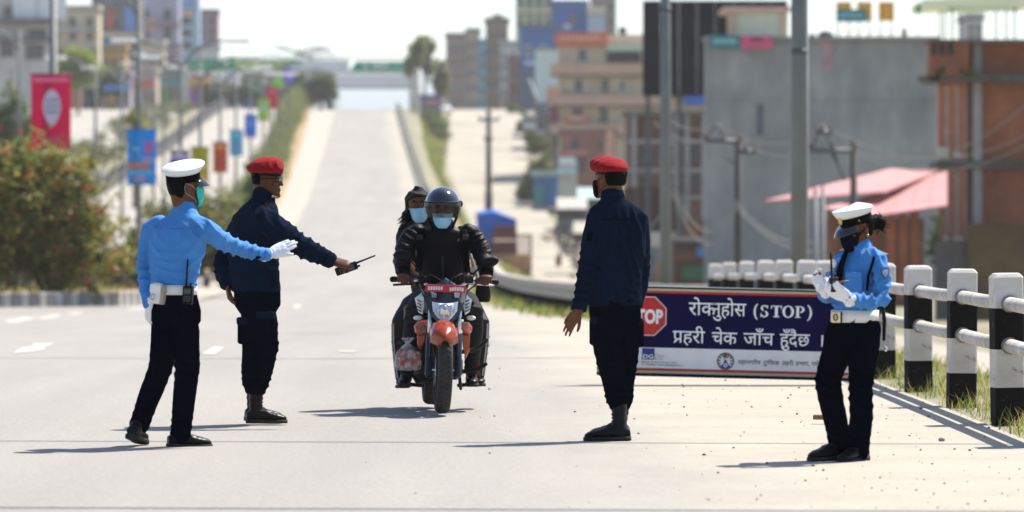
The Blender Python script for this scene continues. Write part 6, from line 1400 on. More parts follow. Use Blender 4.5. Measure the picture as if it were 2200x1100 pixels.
# collar wings
for s in (-1, 1):
    mb = MB(); a = P(1848, 520, 0)+r*(s*.055)+f*.01; b = P(1846, 527, 0)+r*(s*.022)+f*.066; c = P(1846, 552, 0)+r*(s*.062)+f*.098; d = P(1851, 537, 0)+r*(s*.078)+f*.02
    n_ = (b-a).cross(d-a).normalized()*.006
    mb.add([a, b, c, d, a+n_, b+n_, c+n_, d+n_], [(0, 1, 2, 3), (7, 6, 5, 4), (0, 4, 5, 1), (1, 5, 6, 2), (2, 6, 7, 3), (3, 7, 4, 0)]); mb.build('collar', SHIRT, e, e.location)
mb = MB(); tp = [P(1846, 531, 0)+f*.085, P(1844, 545, 0)+f*.105, P(1841, 572, 0)+f*.133, P(1838, 600, 0)+f*.142, P(1836, 625, 0)+f*.138, P(1834, 640, 0)+f*.130]
mb.tube(tp, [(.018, .010), (.020, .006), (.026, .005), (.033, .005), (.036, .005), (.012, .004)], 10, ref=r); mb.build('tie', BLK, e, e.location)
mb = MB(); q = P(1838, 606, 0)+f*.150; mb.box(q, (.05, .006, .010), Matrix.Rotation(R(180-132+180), 3, 'Z'), bev=.002); mb.build('tie_bar', BRASS, e, e.location)
for s in (-1, 1):
    c0 = P(1850, 543, 0)+r*(s*.085); c1 = P(1850, 552, 0)+r*(s*.175)
    mb = MB(); mb.rtube([c0+UP*.016, c0.lerp(c1, .5)+UP*.019, c1+UP*.019], [(.030, .007)]*3, 12, ref=f); k = mb.build('epaulette', mat('epaulette_grey', (.09, .10, .14, 1), .7), e, e.location)
    mb = MB(); q = c0.lerp(c1, .62)+UP*.028+f*.012; 
    pts = [q+r*(.014*math.cos(t*math.pi/5)*(1 if t % 2 == 0 else .4))+(f*.8-UP*.25)*(.014*math.sin(t*math.pi/5)*(1 if t % 2 == 0 else .4)) for t in range(10)]
    mb.add(pts+[p+UP*.004+f*.002 for p in pts], [tuple(range(10)), tuple(range(19, 9, -1))]+[(i, (i+1) % 10, (i+1) % 10+10, i+10) for i in range(10)]); mb.build('star', CHROME, k, e.location)
M3 = Matrix.Rotation(R(180-(-132)), 3, 'Z')
def on_chest(px, py, side, fw): return P(1845, py, 0)+r*side+f*fw
mb = MB(); q = on_chest(0, 566, .085, .118); mb.ell(q, (.024, .008, .026), rot=Matrix.Rotation(R(-48), 3, 'Z').inverted() if False else Matrix.Rotation(R(132-180), 3, 'Z')); mb.build('badge', mat('silver_badge', (.75, .74, .72, 1), .4), e, e.location)
for nm, py, sd, fw, sz, m_ in (('name_plate', 580, .09, .128, (.05, .008, .014), BRASS), ('pocket', 607, .085, .128, (.10, .014, .10), SHIRT), ('pocket_flap', 590, .085, .134, (.105, .014, .035), SHIRT), ('pocket', 607, -.085, .124, (.10, .014, .10), SHIRT), ('pocket_flap', 590, -.085, .130, (.105, .014, .035), SHIRT)):
    mb = MB(); q = on_chest(0, py, sd, fw); mb.box(q, sz, Matrix.Rotation(R(132-180-(sd > 0)*14+(sd < 0)*14), 3, 'Z'), bev=min(sz)*.3); mb.build(nm, m_, e, e.location)
mb = MB(); q = P(1901, 586, -.224); sh_ = [(-.026, .030), (.026, .030), (.028, -.005), (0, -.036), (-.028, -.005)]; mb.prism(sh_, -.004, .004); mb.xform(Matrix.Translation(q) @ Matrix.Rotation(R(28), 4, 'Z')); k = mb.build('arm_patch', mat('patch_blue', '#3a5a94', .7), e, e.location)
mb = MB(); mb.prism([(x*.66, z*.66) for x, z in sh_], -.007, -.0045); mb.xform(Matrix.Translation(q) @ Matrix.Rotation(R(28), 4, 'Z')); mb.build('patch_emblem', mat('patch_pale', '#9aaed0', .7, var=.3, scale=60), k, e.location)
mb = MB(); mb.rtube([P(1880, 548, -.15)+UP*.01, P(1874, 566, -.185), P(1866, 592, -.19), P(1863, 622, -.185)], [(.011, .004)]*4, 8, ref=r); mb.build('lanyard', BLK, e, e.location)
mb = MB(); mb.loft([eln(P(1837, y, 0), r, f, w, d, 26) for y, w, d in ((666, .1400, .1180), (692, .1430, .1210))]); mb.build('belt', WBELT, e, e.location)
mb = MB(); q = P(1837, 681, 0)+f*.124+r*.028; mb.box(q, (.075, .010, .062), Matrix.Rotation(R(132-180), 3, 'Z'), bev=.003); k = mb.build('buckle', mat('buckle_gold', (.70, .60, .38, 1), .3, metal=.7), e, e.location)
mb = MB(); mb.tube([q+f*.008+r*(.014*math.cos(t*.6))+UP*(.018*math.sin(t*.6)) for t in range(12)], .003, 5); mb.box(q+f*.007-r*.045, (.006, .006, .062), Matrix.Rotation(R(132-180), 3, 'Z')); mb.build('buckle_emblem', BLK, k, e.location)
mb = MB(); mb.box(P(1863, 679, -.115), (.03, .012, .07), Matrix.Rotation(R(15), 3, 'Z'), bev=.002); mb.build('belt_loop', BLK, e, e.location)
mb = MB(); mb.rtube([P(1896, 655, -.02), P(1900, 690, -.04), P(1899, 730, -.04)], [.010, .012, .009], 8); k = mb.build('baton', BLKP, e, e.location)
mb = MB(); mb.tube([P(1899, 728, -.04), P(1900, 740, -.04), P(1902, 748, -.04)], .0025, 6); mb.ell(P(1903, 750, -.04), (.010, .010, .014)); mb.build('chain', CHROME, k, e.location)
mb = legs_mb(P, None, [[(1812, 705, .05, .094), (1797, 760, .02, .086), (1778, 818, -.03, .078), (1790, 880, -.01, .070), (1800, 930, .01, .066), (1806, 968, .03, .066)], [(1859, 705, -.05, .094), (1854, 765, -.06, .084), (1849, 828, -.08, .074), (1850, 890, -.07, .068), (1846, 940, -.05, .066), (1843, 972, -.05, .066)]],
             [(1837, 672, .132, .111, 0), (1837, 690, .140, .120, 0), (1836, 712, .152, .132, 0), (1835, 735, .150, .128, 0), (1834, 752, .11, .10, 0)], r, f)
fo = [(P(1778, 820, -.1), .08, (.3, 0, 1), .055, .011), (P(1849, 832, -.15), .08, (-.2, 0, 1), .055, .011), (P(1836, 735, -.12), .10, (1, 0, -.7), .07, .009), (P(1804, 950, -.05), .06, (.2, 0, 1), .045, .010), (P(1845, 955, -.12), .06, (0, 0, 1), .045, .010), (P(1850, 890, -.13), .07, (.4, 0, 1), .07, .007)]
garment('trousers', mb, NAVYT, e, e.location, .007, 3, fo, .0035, 5, seed=33)
boot(e, P(1806, 986, .04), P(1741, 992, -.14), P(1806, 955, .03), 'shoe', low=True, laces=False); boot(e, P(1858, 988, .02), P(1806, 998, -.20), P(1844, 962, -.04), 'shoe', low=True, laces=False)
wl_ = P(1820, 640, -.315); wr_ = P(1769, 622, -.17)
body(e, hM, P(1850, 538, 0), [P(1878, 553, -.12), P(1816, 553, .12)], [[P(1893, 642, -.19), P(1822, 640, -.31)], [P(1780, 635, .06), P(1769, 624, -.16)]], [[P(1812, 705, .05), P(1780, 818, -.03), P(1806, 965, .03)], [P(1859, 705, -.05), P(1850, 828, -.08), P(1843, 970, -.05)]], [None, None], neck_r=.047)
mb = MB(); add_hand(mb, wl_, P(1778, 608, -.36)-wl_, Vector((-.2, .75, .75)), ts=1, curl=(.55, .8, .6), thumb=(.6, .5, .6), sc=1.12, wr=.033); mb.tube([wl_+(wl_-P(1778, 608, -.36)).normalized()*.035, wl_], [.043, .036], 14); garment('glove', mb, GLOVE, e, e.location, .0042, 2, [(wl_, .035, (1, 0, .4), .02, .004)], noise=.0015, nfreq=22)
mb = MB(); add_hand(mb, wr_, P(1750, 590, -.24)-wr_, Vector((.8, -.3, -.3)), ts=-1, curl=(.25, .55, .4), thumb=(.7, .5, .5), sc=1.08, wr=.032); garment('glove', mb, GLOVE, e, e.location, .0042, 2, [(wr_, .03, (0, 0, 1), .02, .004)], noise=.0015, nfreq=22)
mb = MB(); mb.rtube([P(1750, 590, -.27), P(1757, 583, -.28), P(1762, 588, -.27)], [.009, .010, .009], 10); mb.build('fingertip', SK, e, e.location)
rd = radio(None, 'hand_radio', P(1792, 611, -.345), Vector((-.05, -.1, 1)), Vector((-.3, 1, 0)), h=.085, w=.023, t=.016, ant=.135)
tag(rd, 'black hand radio with upright antenna held in the white gloves of the policewoman', 'radio')
mb = MB(); mb.rtube([P(1800, 607, -.36), P(1815, 605, -.35), P(1823, 604, -.34)], [.006, .006, .004], 8); tag(mb.build('pen', mat('brown_pen', '#6a3a22', .4)), 'brown pen sticking out of the white glove of the policewoman', 'pen')
# hair pulled back into a bun
short_hair(e, hM, -.05, .085, .020, off=.006)
bun = hM @ Vector((0, -.150, .012)); mb = MB()
rs = random.Random(7); mb.ell(bun, (.048, .048, .045)); mb.ell(bun+Vector((.022, .005, -.012)), (.035, .035, .034))
mb.rtube([hM @ Vector((0, -.09, .02)), bun], [.05, .04], 12); k = garment('hair_bun', mb, HAIR, e, e.location, .005, 2, noise=.004, nfreq=22, seed=9)
mb = MB()
for i in range(46):
    a = Vector((rs.gauss(0, 1), rs.gauss(0, 1), rs.gauss(0, 1))).normalized(); b = bun+Vector((.012, 0, -.004))+a*.045; t = Vector((rs.gauss(0, 1), rs.gauss(0, 1), rs.gauss(0, 1)-.4)).normalized(); mb.tube([b, b+a*.010+t*.012, b+a*.012+t*.024], [.0022, .0018, .0008], 4)
mb.build('loose_strands', HAIR, k, e.location)
peaked_cap(e, hM, R(-4), .112, .128, badge=True)
mb = MB(); shell(mb, hM, [-.122+.112*i/7 for i in range(8)], -66, 66, .008, bulge=.014); k = mb.build('face_mask', mat('mask_navy', (.004, .0045, .010, 1), .9, var=.1, spec=.04), e, e.location)
mb = MB()
for s in (-1, 1): mb.tube([hM @ Vector((s*.070, .045, -.03)), hM @ Vector((s*.083, 0, .0)), hM @ Vector((s*.086, -.03, .02))], .004, 6)
mb.build('ear_loop', MASKK, k, e.location)
eyes(e, hM)
mb = MB(); mb.ell(hM @ Vector((-.084, -.010, -.040)), (.007, .007, .007)); mb.build('earring', BRASS, e, e.location)
# ================================================================== motorcycle with rider and passenger
YM = 30.8
O_ = W(952, 887, YM); O_.z = 0
PM = lambda x, y, dy=0.0: W(x, y, YM+dy)
ph = R(4.3); AX = Vector((math.cos(ph), math.sin(ph), 0)); BK = Vector((-math.sin(ph), math.cos(ph), 0)); lean = R(1.6)
mc = empty('motorcycle', O_, 'orange and black motorcycle with a red number plate, coming head on with two people aboard', 'motorcycle')
L0 = mc.location
ORANGE = mat('orange_paint', (.27, .034, .004, 1), .20, var=.06, scale=6, coat=.25, spec=.35)
COWL = mat('dark_cowl', (.006, .007, .012, 1), .25, var=.1, scale=8, coat=.4)
TYRE = mat('tyre_rubber', (.020, .019, .018, 1), .82, scale=8, col2='#3a3733', bump=.3, bscale=60)
SILV = mat('silver_panel', (.46, .48, .52, 1), .3, var=.1, scale=12, coat=.4)
METALD = mat('engine_metal', (.018, .017, .017, 1), .5, var=.35, scale=12, metal=.5)
def wheel(c, Rr, w, name):
    """tyre, tread blocks, rim and spokes round an axle along AX"""
    ax = (AX*math.cos(lean)+UP*-math.sin(lean)).normalized(); rad0 = Vector((0, 0, 1)); rad0 = (rad0-ax*rad0.dot(ax)).normalized(); r1 = ax.cross(rad0)
    N = 48; prof = [(-.42, -.60), (-.50, -.42), (-.47, -.2), (-.36, -.07), (-.2, -.015), (0, 0), (.2, -.015), (.36, -.07), (.47, -.2), (.50, -.42), (.42, -.60)]
    rings = []
    for i in range(N):
        a = 2*math.pi*i/N; u = rad0*math.cos(a)+r1*math.sin(a); rings.append([c+u*(Rr+q*w)+ax*(p*w) for p, q in prof])
    mb = MB(); k = len(prof)
    mb.loft(rings+[rings[0]], 0, True, cap=False, closed=False); t = mb.build(name, TYRE, mc, L0)
    mb = MB()
    for i in range(46):
        for s in (-1, 1):
            a0 = 2*math.pi*(i+(.5 if s > 0 else 0))/46
            pts = []
            for p, da in ((.06, 0), (.22, .03), (.38, .075)):
                a = a0+da; u = rad0*math.cos(a)+r1*math.sin(a); drop = float(np.interp(p, [0, .2, .36, .47], [0, -.015, -.07, -.2])); pts.append(c+u*(Rr+drop*w+.0005)+ax*(s*p*w))
            mb.tube(pts, [(.0045, .002)]*3, 5)
    mb.build('tread_groove', mat('groove', (.006, .006, .006, 1), .9), t, L0)
    mb = MB(); rp = [(-.38, -.62), (-.30, -.75), (.30, -.75), (.38, -.62), (.34, -.58), (-.34, -.58)]
    rings = []
    for i in range(N):
        a = 2*math.pi*i/N; u = rad0*math.cos(a)+r1*math.sin(a); rings.append([c+u*(Rr+q*w)+ax*(p*w) for p, q in rp])
    mb.loft(rings+[rings[0]], 0, True, cap=False)
    for i in range(6):
        a = 2*math.pi*i/6; u = rad0*math.cos(a)+r1*math.sin(a); mb.tube([c+u*.03, c+u*(Rr-.7*w)], [(.022, .012), (.016, .010)], 8, ref=ax)
    mb.tube([c-ax*.06, c+ax*.06], .035, 12); mb.build('rim', METALD, t, L0)
    mb = MB(); mb.tube([c-ax*.062, c-ax*.058], .11, 24); mb.tube([c-ax*.10, c+ax*.10], .011, 8); mb.build('brake_disc', CHROME, t, L0)
cf = O_+UP*.297; cr = O_+BK*1.34+UP*.30
wheel(cf, .297, .105, 'front_tyre'); wheel(cr, .30, .125, 'rear_tyre')
for s in (-1, 1):
    base = cf+AX*(s*.098); top = PM(957, 640, .27)+AX*(s*.10); mid = base.lerp(top, .48)
    mb = MB(); mb.rtube([base-UP*.03, mid], [.030, .028], 12); f_ = mb.build('fork_leg', mat('fork_dark', (.008, .011, .022, 1), .35, metal=.2), mc, L0)
    mb = MB(); mb.tube([mid, top], .019, 12); mb.build('fork_tube', CHROME, f_, L0)
# front mudguard
mb = MB(); rings = []
for i in range(15):
    a = R(-66+118*i/14); u = UP*math.cos(a)-BK*math.sin(a); tp = min(1, .35+1.2*min(i/14, 1-i/14)*2.2) if i in (0, 1, 13, 14) else 1
    w_ = .098*tp; sec = [(-w_, -.075), (-w_*.97, -.035), (-w_*.72, .012), (-w_*.3, .030), (0, .034), (w_*.3, .030), (w_*.72, .012), (w_*.97, -.035), (w_, -.075)]
    ro = .318; outer = [cf+u*(ro+q)+AX*p for p, q in sec]; inner = [cf+u*(ro+q-.006)+AX*(p*.95) for p, q in reversed(sec)]; rings.append(outer+inner)
mb.loft(rings); k = mb.build('front_mudguard', ORANGE, mc, L0)
for s in (-1, 1): MB().prism([(0, 0), (.05, 0), (.04, .13), (.01, .13)], 0, .008, plane='yz').xform(Matrix.Translation(cf+AX*(s*.10)+UP*.10)).build('mudguard_stay', COWL, k, L0)
def poly3(pts, dys, th=.05, name='panel', m=COWL, parent=None):
    """solid plate from photo outline points with their own depth"""
    fr = [PM(x, y, d) for (x, y), d in zip(pts, dys)]; c = sum(fr, Vector())/len(fr)
    mid = [c+(p-c)*.80+Vector((0, -.018, 0)) for p in fr]; bk = [p+Vector((0, th, 0)) for p in fr]; n = len(fr)
    mb = MB(); vs = mid+fr+bk
    mb.add(vs, [tuple(range(n)), tuple(range(3*n-1, 2*n-1, -1))]+[(i, (i+1) % n, (i+1) % n+n, i+n) for i in range(n)]+[(i+n, (i+1) % n+n, (i+1) % n+2*n, i+2*n) for i in range(n)], 0, False)
    return mb.build(name, m, parent or mc, L0)
# headlamp unit
cow = poly3([(909, 622), (935, 612), (957, 609), (980, 612), (1003, 622), (998, 650), (988, 676), (970, 694), (956, 699), (942, 694), (925, 676), (915, 650)], [.30, .2, .17, .2, .30, .2, .13, .10, .09, .10, .13, .2], .14, 'headlamp_cowl', COWL)
lens = poly3([(928, 648), (944, 651), (957, 652), (970, 651), (984, 648), (982, 668), (972, 682), (963, 690), (957, 692), (949, 690), (940, 682), (930, 668)], [.12, .085, .075, .085, .12, .09, .07, .06, .055, .06, .07, .09], .04, 'headlamp', mat('lamp_glass', (.62, .66, .72, 1), .12, var=.25, scale=30, spec=.7, coat=.6), cow)
mb = MB(); q = PM(956, 668, .06); mb.ell(q, (.055, .012, .050), 18, 8); mb.build('reflector', CHROME, lens, L0)
mb = MB(); mb.ell(PM(956, 661, .05), (.018, .012, .018)); mb.build('bulb', mat('bulb', (.35, .42, .55, 1), .1, spec=.8), lens, L0)
mb = MB()
for i in range(-3, 4): mb.rtube([PM(956+i*7, 656, .062-.003*abs(i)), PM(956+i*5.5, 680, .052-.003*abs(i))], .0022, 5)
mb.build('lens_ribs', mat('lens_rib', (.30, .34, .42, 1), .2), lens, L0)
poly3([(934, 612), (957, 596), (981, 612), (957, 616)], [.26, .22, .26, .19], .05, 'fly_screen', mat('screen_tint', (.012, .020, .038, 1), .12, coat=.7))
poly3([(925, 627), (938, 630), (938, 640), (928, 640)], [.18, .165, .15, .16], .02, 'pilot_lamp', mat('pilot_glass', (.25, .28, .34, 1), .15)); poly3([(975, 630), (989, 627), (986, 640), (976, 640)], [.165, .18, .16, .15], .02, 'pilot_lamp', mat('pilot_glass', (.25, .28, .34, 1), .15))
# number plate
pl = MB(); a, b_ = PM(914, 612, .14), PM(1000, 628, .14); pw, phh = b_.x-a.x, a.z-b_.z; pc_ = (a+b_)/2
pl.box(pc_, (pw, .006, phh), Matrix.Rotation(R(2.2), 3, 'Y'), bev=.002); k = pl.build('number_plate', mat('plate_red', (.52, .02, .03, 1), .45), mc, L0)
mb = MB(); rs = random.Random(5)
for (x0, x1, n_) in ((-.44, -.06, 6), (.10, .46, 6)):
    for i in range(n_):
        x = (x0+(x1-x0)*(i+.1)/n_)*pw; w2 = (x1-x0)/n_*pw*.72
        mb.box((x+w2/2, -.005, -phh*.02+rs.uniform(-.003, .003)), (w2, .003, phh*.50))
        if i % 2: mb.box((x+w2/2, -.006, phh*.0), (w2*1.3, .002, phh*.16))
mb.xform(Matrix.Translation(pc_) @ Matrix.Rotation(R(2.2), 4, 'Y')); mb.build('plate_lettering', mat('plate_white', (.75, .72, .72, 1), .5), k, L0)
# indicators
for px, s in ((898, -1), (1012, 1)):
    mb = MB(); c = PM(px, 683, .22); mb.ell(c, (.034, .028, .018)); i_ = mb.build('indicator', mat('indicator_clear', (.60, .60, .58, 1), .2, coat=.5), mc, L0)
    MB().rtube([c-AX*(s*.02), c-AX*(s*.07)+BK*.02], .010, 8).build('indicator_stalk', BLKP, i_, L0)
# tank and shrouds
mb = MB()
def sec2(dy, pxc, py, w, h): 
    c = PM(pxc, py, dy); return [c+AX*(w*math.copysign(abs(math.cos(t))**.8, math.cos(t)))+UP*(h*math.copysign(abs(math.sin(t))**.8, math.sin(t))) for t in [2*math.pi*j/18 for j in range(18)]]
mb.loft([sec2(.40, 953, 655, .10, .05), sec2(.45, 953, 652, .17, .085), sec2(.60, 952, 648, .185, .10), sec2(.80, 950, 650, .14, .085), sec2(.92, 949, 655, .09, .06)]); mb.build('fuel_tank', SILV, mc, L0)
for side, pts in ((-1, [(891, 640), (904, 631), (912, 634), (913, 660), (908, 676), (898, 670)]), (1, [(1014, 644), (1002, 634), (995, 636), (994, 660), (999, 677), (1009, 670)])):
    p_ = poly3(pts, [.40, .36, .33, .33, .34, .38], .12, 'tank_panel', mat('tank_white', (.60, .62, .66, 1), .25, var=.15, scale=25, coat=.5))
    for i in range(4):
        x = pts[0][0]+side*-4; mb = MB(); mb.rtube([PM(x-side*-1*0+(-side)*2, 644+i*7, .33), PM(x+(-side)*9, 648+i*7, .315)], [.004, .006], 6); mb.build('graphic', mat('graphic_dark', (.05, .04, .06, 1), .4), p_, L0)
for pts in ([(889, 700), (898, 690), (920, 687), (921, 700), (916, 717), (900, 722), (892, 715)], [(1015, 703), (1007, 692), (991, 692), (990, 704), (995, 716), (1008, 719), (1014, 712)]):
    poly3(pts, [.36, .33, .27, .25, .27, .31, .35], .14, 'radiator_shroud', ORANGE)
for pts in ([(896, 720), (915, 716), (912, 735), (905, 752), (897, 748)], [(1010, 717), (992, 715), (994, 745), (1000, 772), (1008, 755)]):
    poly3(pts, [.34, .30, .32, .36, .36], .10, 'lower_fairing', ORANGE)
for pts in ([(899, 702), (914, 697), (912, 710), (902, 714)], [(1007, 703), (994, 698), (996, 711), (1005, 713)]): poly3(pts, [.325, .275, .28, .315], .03, 'shroud_vent', COWL)
# engine, frame and exhaust
mb = MB(); mb.box(O_+BK*.62+UP*.42, (.24, .36, .28), Matrix.Rotation(ph, 3, 'Z'), bev=.03); mb.box(O_+BK*.50+UP*.56, (.20, .20, .22), Matrix.Rotation(ph, 3, 'Z'), bev=.02); mb.box(O_+BK*.62+UP*.30, (.34, .26, .18), Matrix.Rotation(ph, 3, 'Z'), bev=.04)
for i in range(7): mb.box(O_+BK*.46+UP*(.47+i*.028), (.235, .20, .008), Matrix.Rotation(ph, 3, 'Z'))
mb.build('engine', METALD, mc, L0)
mb = MB(); mb.rtube([O_+BK*.42+UP*.52+AX*.02, O_+BK*.33+UP*.40+AX*.05, O_+BK*.38+UP*.24+AX*.08, O_+BK*.8+UP*.20-AX*.13, O_+BK*1.15+UP*.30-AX*.16, O_+BK*1.55+UP*.42-AX*.16], [.020, .020, .022, .03, .045, .05], 12); mb.build('exhaust', METALD, mc, L0)
mb = MB(); mb.rtube([PM(957, 650, .33), O_+BK*.42+UP*.62, O_+BK*.45+UP*.25], .024, 8); mb.rtube([PM(953, 670, .8), O_+BK*1.0+UP*.62, cr+UP*.25], .024, 8)
for s in (-1, 1): mb.rtube([O_+BK*.9+UP*.36+AX*s*.10, cr+AX*s*.10], .024, 8)
mb.build('frame', METALD, mc, L0)
mb = MB(); mb.loft([sec2(.9, 950, 645, .11, .04), sec2(1.1, 948, 643, .14, .05), sec2(1.35, 946, 636, .13, .05), sec2(1.65, 944, 622, .10, .05), sec2(1.8, 943, 615, .04, .03)]); mb.build('seat', BLKL, mc, L0)
for s in (-1, 1): MB().box(O_+BK*1.05+UP*.62+AX*s*.13, (.05, .5, .16), Matrix.Rotation(ph, 3, 'Z'), bev=.02).build('side_cover', COWL, mc, L0)
# handlebar, levers, mirrors
hb = MB(); hb.tube([PM(849, 600, .50), PM(880, 601, .44), PM(905, 603, .38), PM(922, 615, .34), PM(957, 619, .33), PM(990, 615, .34), PM(1008, 604, .38), PM(1030, 603, .44), PM(1063, 605, .50)], .012, 10); bar = hb.build('handlebar', CHROME, mc, L0)
for a, b_, q in (((846, 600, .50), (884, 601, .435), -1), ((1065, 605, .50), (1030, 603, .435), 1)):
    MB().rtube([PM(*a), PM(*b_)], .018, 12).build('grip', BLKP, bar, L0)
MB().rtube([PM(843, 600, .505), PM(850, 600, .495)], .022, 10).build('bar_end', BLKP, bar, L0); MB().rtube([PM(1060, 605, .495), PM(1067, 606, .505)], .020, 10).build('bar_end', BLKP, bar, L0)
MB().rtube([PM(907, 606, .36), PM(880, 610, .37), PM(846, 612, .41)], [.010, .009, .008], 8).build('clutch_lever', BLKP, bar, L0); MB().rtube([PM(1006, 609, .36), PM(1030, 611, .36), PM(1060, 613, .41)], [.009, .008, .007], 8).build('brake_lever', CHROME, bar, L0)
MB().box(PM(907, 601, .37), (.055, .05, .06), bev=.008).build('switch_box', BLKP, bar, L0); MB().box(PM(1008, 600, .37), (.06, .05, .06), bev=.008).build('brake_reservoir', METALD, bar, L0); MB().box(PM(1027, 603, .40), (.04, .04, .035), bev=.006).build('switch_box', mat('switch_red', (.35, .02, .03, 1), .4), bar, L0)
for cx, cy, w_, h_, sx, sy, tl in ((865, 549, .065, .038, 905, 590, -.12), (1053, 563, .064, .036, 1012, 593, .25)):
    mb = MB(); c = PM(cx, cy, .40); mb.ell(c, (w_, .022, h_), 20, 8, Matrix.Rotation(-tl, 3, 'Y')); m_ = mb.build('mirror', BLKP, mc, L0)
    mb = MB(); mb.ell(c+Vector((0, .016, 0)), (w_*.86, .012, h_*.82), 20, 6, Matrix.Rotation(-tl, 3, 'Y')); mb.build('mirror_glass', CHROME, m_, L0)
    MB().rtube([c+Vector(((1 if sx > cx else -1)*.035, .005, -.012)), PM((cx+sx)/2+(6 if sx > cx else -6), (cy+sy)/2+1, .395), PM(sx, sy, .38), PM(sx, sy+12, .37)], .0065, 8).build('mirror_stalk', BLKP, m_, L0)
for pts in ([(907, 600, .35), (925, 590, .28), (950, 604, .22), (962, 640, .24), (968, 700, .22)], [(1008, 600, .35), (992, 588, .28), (970, 600, .22), (940, 634, .24), (930, 700, .24)], [(880, 606, .40), (905, 622, .30), (920, 660, .24), (924, 720, .18)], [(1028, 606, .40), (1004, 626, .30), (990, 668, .22), (988, 740, .12), (985, 790, .02)]):
    MB().rtube([PM(*q) for q in pts], .0055, 6).build('control_cable', BLKP, mc, L0)
cal = cf+BK*.10+UP*.06+AX*.075
MB().box(cal, (.05, .06, .10), bev=.012).build('brake_caliper', METALD, mc, L0)
# crash bars and foot pegs
MB().rtube([PM(992, 756, .45), PM(1012, 753, .46), PM(1034, 743, .47), PM(1046, 730, .48)], [.016, .017, .015, .014], 10).build('crash_bar', METALD, mc, L0); MB().rtube([PM(915, 756, .45), PM(896, 753, .46), PM(872, 745, .47), PM(858, 735, .48)], [.016, .017, .015, .014], 10).build('crash_bar', METALD, mc, L0)
MB().rtube([PM(975, 797, .62), PM(1000, 798, .60), PM(1028, 792, .60), PM(1044, 782, .60)], [.014, .017, .018, .014], 10).build('foot_peg', BLKP, mc, L0); MB().rtube([PM(925, 797, .62), PM(900, 798, .60), PM(870, 793, .62)], [.014, .017, .015], 10).build('foot_peg', BLKP, mc, L0)
for px in (985, 905): MB().rtube([PM(px, 828, 1.1), PM(px+(22 if px > 950 else -22), 826, 1.1)], .014, 8).build('foot_peg', BLKP, mc, L0)
MB().rtube([PM(990, 835, .75), PM(986, 800, .6)], .012, 8).build('side_stand', METALD, mc, L0)
# ---------------------------------------------------------------- rider
PUFF = mat('black_padded_jacket', (.0018, .0015, .0034, 1), .5, var=.2, scale=10, bump=.2, bscale=40, spec=.12)
e = empty('person', PM(952, 640, .95), 'motorcycle rider in a black padded jacket, dark visored helmet and light blue mask', 'person')
r, f = axes(182)
hM = headM(PM(951, 451, .60), 180, -3)
mb = MB(); P = PM
torso(mb, [(951, 486, .075, .070, .68), (951, 494, .135, .09, .70), (951, 504, .195, .115, .72), (952, 525, .205, .135, .74), (952, 560, .190, .140, .80), (952, 600, .175, .140, .90), (952, 630, .175, .145, .98), (952, 645, .17, .14, 1.0)], P, r, f)
mb.rtube([P(898, 499, .72), P(885, 509, .71), P(872, 532, .66), P(864, 556, .60), P(865, 574, .49), P(867, 588, .41)], [.070, .078, .076, .068, .058, .048], 14)
mb.rtube([P(1005, 499, .72), P(1018, 509, .71), P(1033, 536, .66), P(1042, 560, .60), P(1044, 576, .49), P(1045, 589, .41)], [.070, .078, .076, .068, .058, .048], 14)
mb.tube([P(951, 492, .69), P(951, 480, .67), P(951, 474, .66)], [(.085, .085), (.082, .084), (.078, .08)], 16, ref=r)
fo = []
for (a, b_) in (((885, 510), (864, 556)), ((1018, 510), (1042, 560))):
    for t in (0, .35, .7, 1.0): fo.append((P(a[0]+(b_[0]-a[0])*t, a[1]+(b_[1]-a[1])*t, .62), .055, (b_[0]-a[0], 0, -(b_[1]-a[1])), .045, .010))
for px in (866, 1044): fo.append((P(px, 576, .44), .05, (0, -.5, 1), .04, .009))
garment('jacket', mb, PUFF, e, e.location, .007, 3, fo, .004, 7, seed=42)
mb = MB(); mb.tube([P(951, 494, .64), P(951, 560, .645), P(952, 625, .83)], [(.006, .004)]*3, 6); mb.build('zip', METALD, e, e.location)
for s, px in ((1, 997), (-1, 905)):
    mb = MB(); mb.rtube([P(px-s*6, 488, .74), P(px, 497, .62), P(px+s*3, 515, .588), P(px+s*2, 545, .60), P(px+s*6, 580, .70)], [(.026, .008)]*5, 10, ref=r); k = mb.build('backpack_strap', BLK, e, e.location); MB().box(P(px+s*3, 510, .572), (.045, .012, .04), bev=.006).build('strap_buckle', METALD, k, e.location)
mb = MB(); mb.box(P(985, 516, .588), (.018, .004, .018), bev=.001); mb.build('jacket_emblem', mat('emblem_red', (.20, .02, .03, 1), .6), e, e.location)
for px in (867, 1045): cuff(e, 'cuff', [P(px, 582, .44), P(px, 591, .40)], [.052, .046], BLK)
RPANT = mat('charcoal_trousers', (.0045, .0045, .0055, 1), .85, var=.2, scale=6, bump=.2, bscale=24)
mb = legs_mb(P, None, [[(925, 640, .95, .10), (905, 652, .72, .090), (893, 672, .52, .078), (884, 715, .60, .066), (880, 760, .70, .058), (876, 800, .76, .052)], [(980, 640, .95, .10), (1003, 652, .72, .090), (1016, 670, .52, .078), (1018, 715, .60, .066), (1015, 760, .70, .058), (1012, 796, .76, .052)]], [(952, 622, .17, .14, .96), (952, 645, .18, .15, .98), (952, 662, .15, .13, .98)], r, f)
garment('trousers', mb, RPANT, e, e.location, .007, 3, [(P(893, 675, .45), .08, (0, .3, 1), .05, .008), (P(1016, 675, .45), .08, (0, .3, 1), .05, .008), (P(876, 795, .7), .05, (0, 0, 1), .04, .008), (P(1012, 790, .7), .05, (0, 0, 1), .04, .008)], .0035, 5, seed=43)
boot(e, P(873, 829, .90), P(868, 832, .63), P(876, 800, .76), 'shoe', low=True); boot(e, P(1012, 828, .90), P(1015, 831, .63), P(1012, 798, .76), 'shoe', low=True)
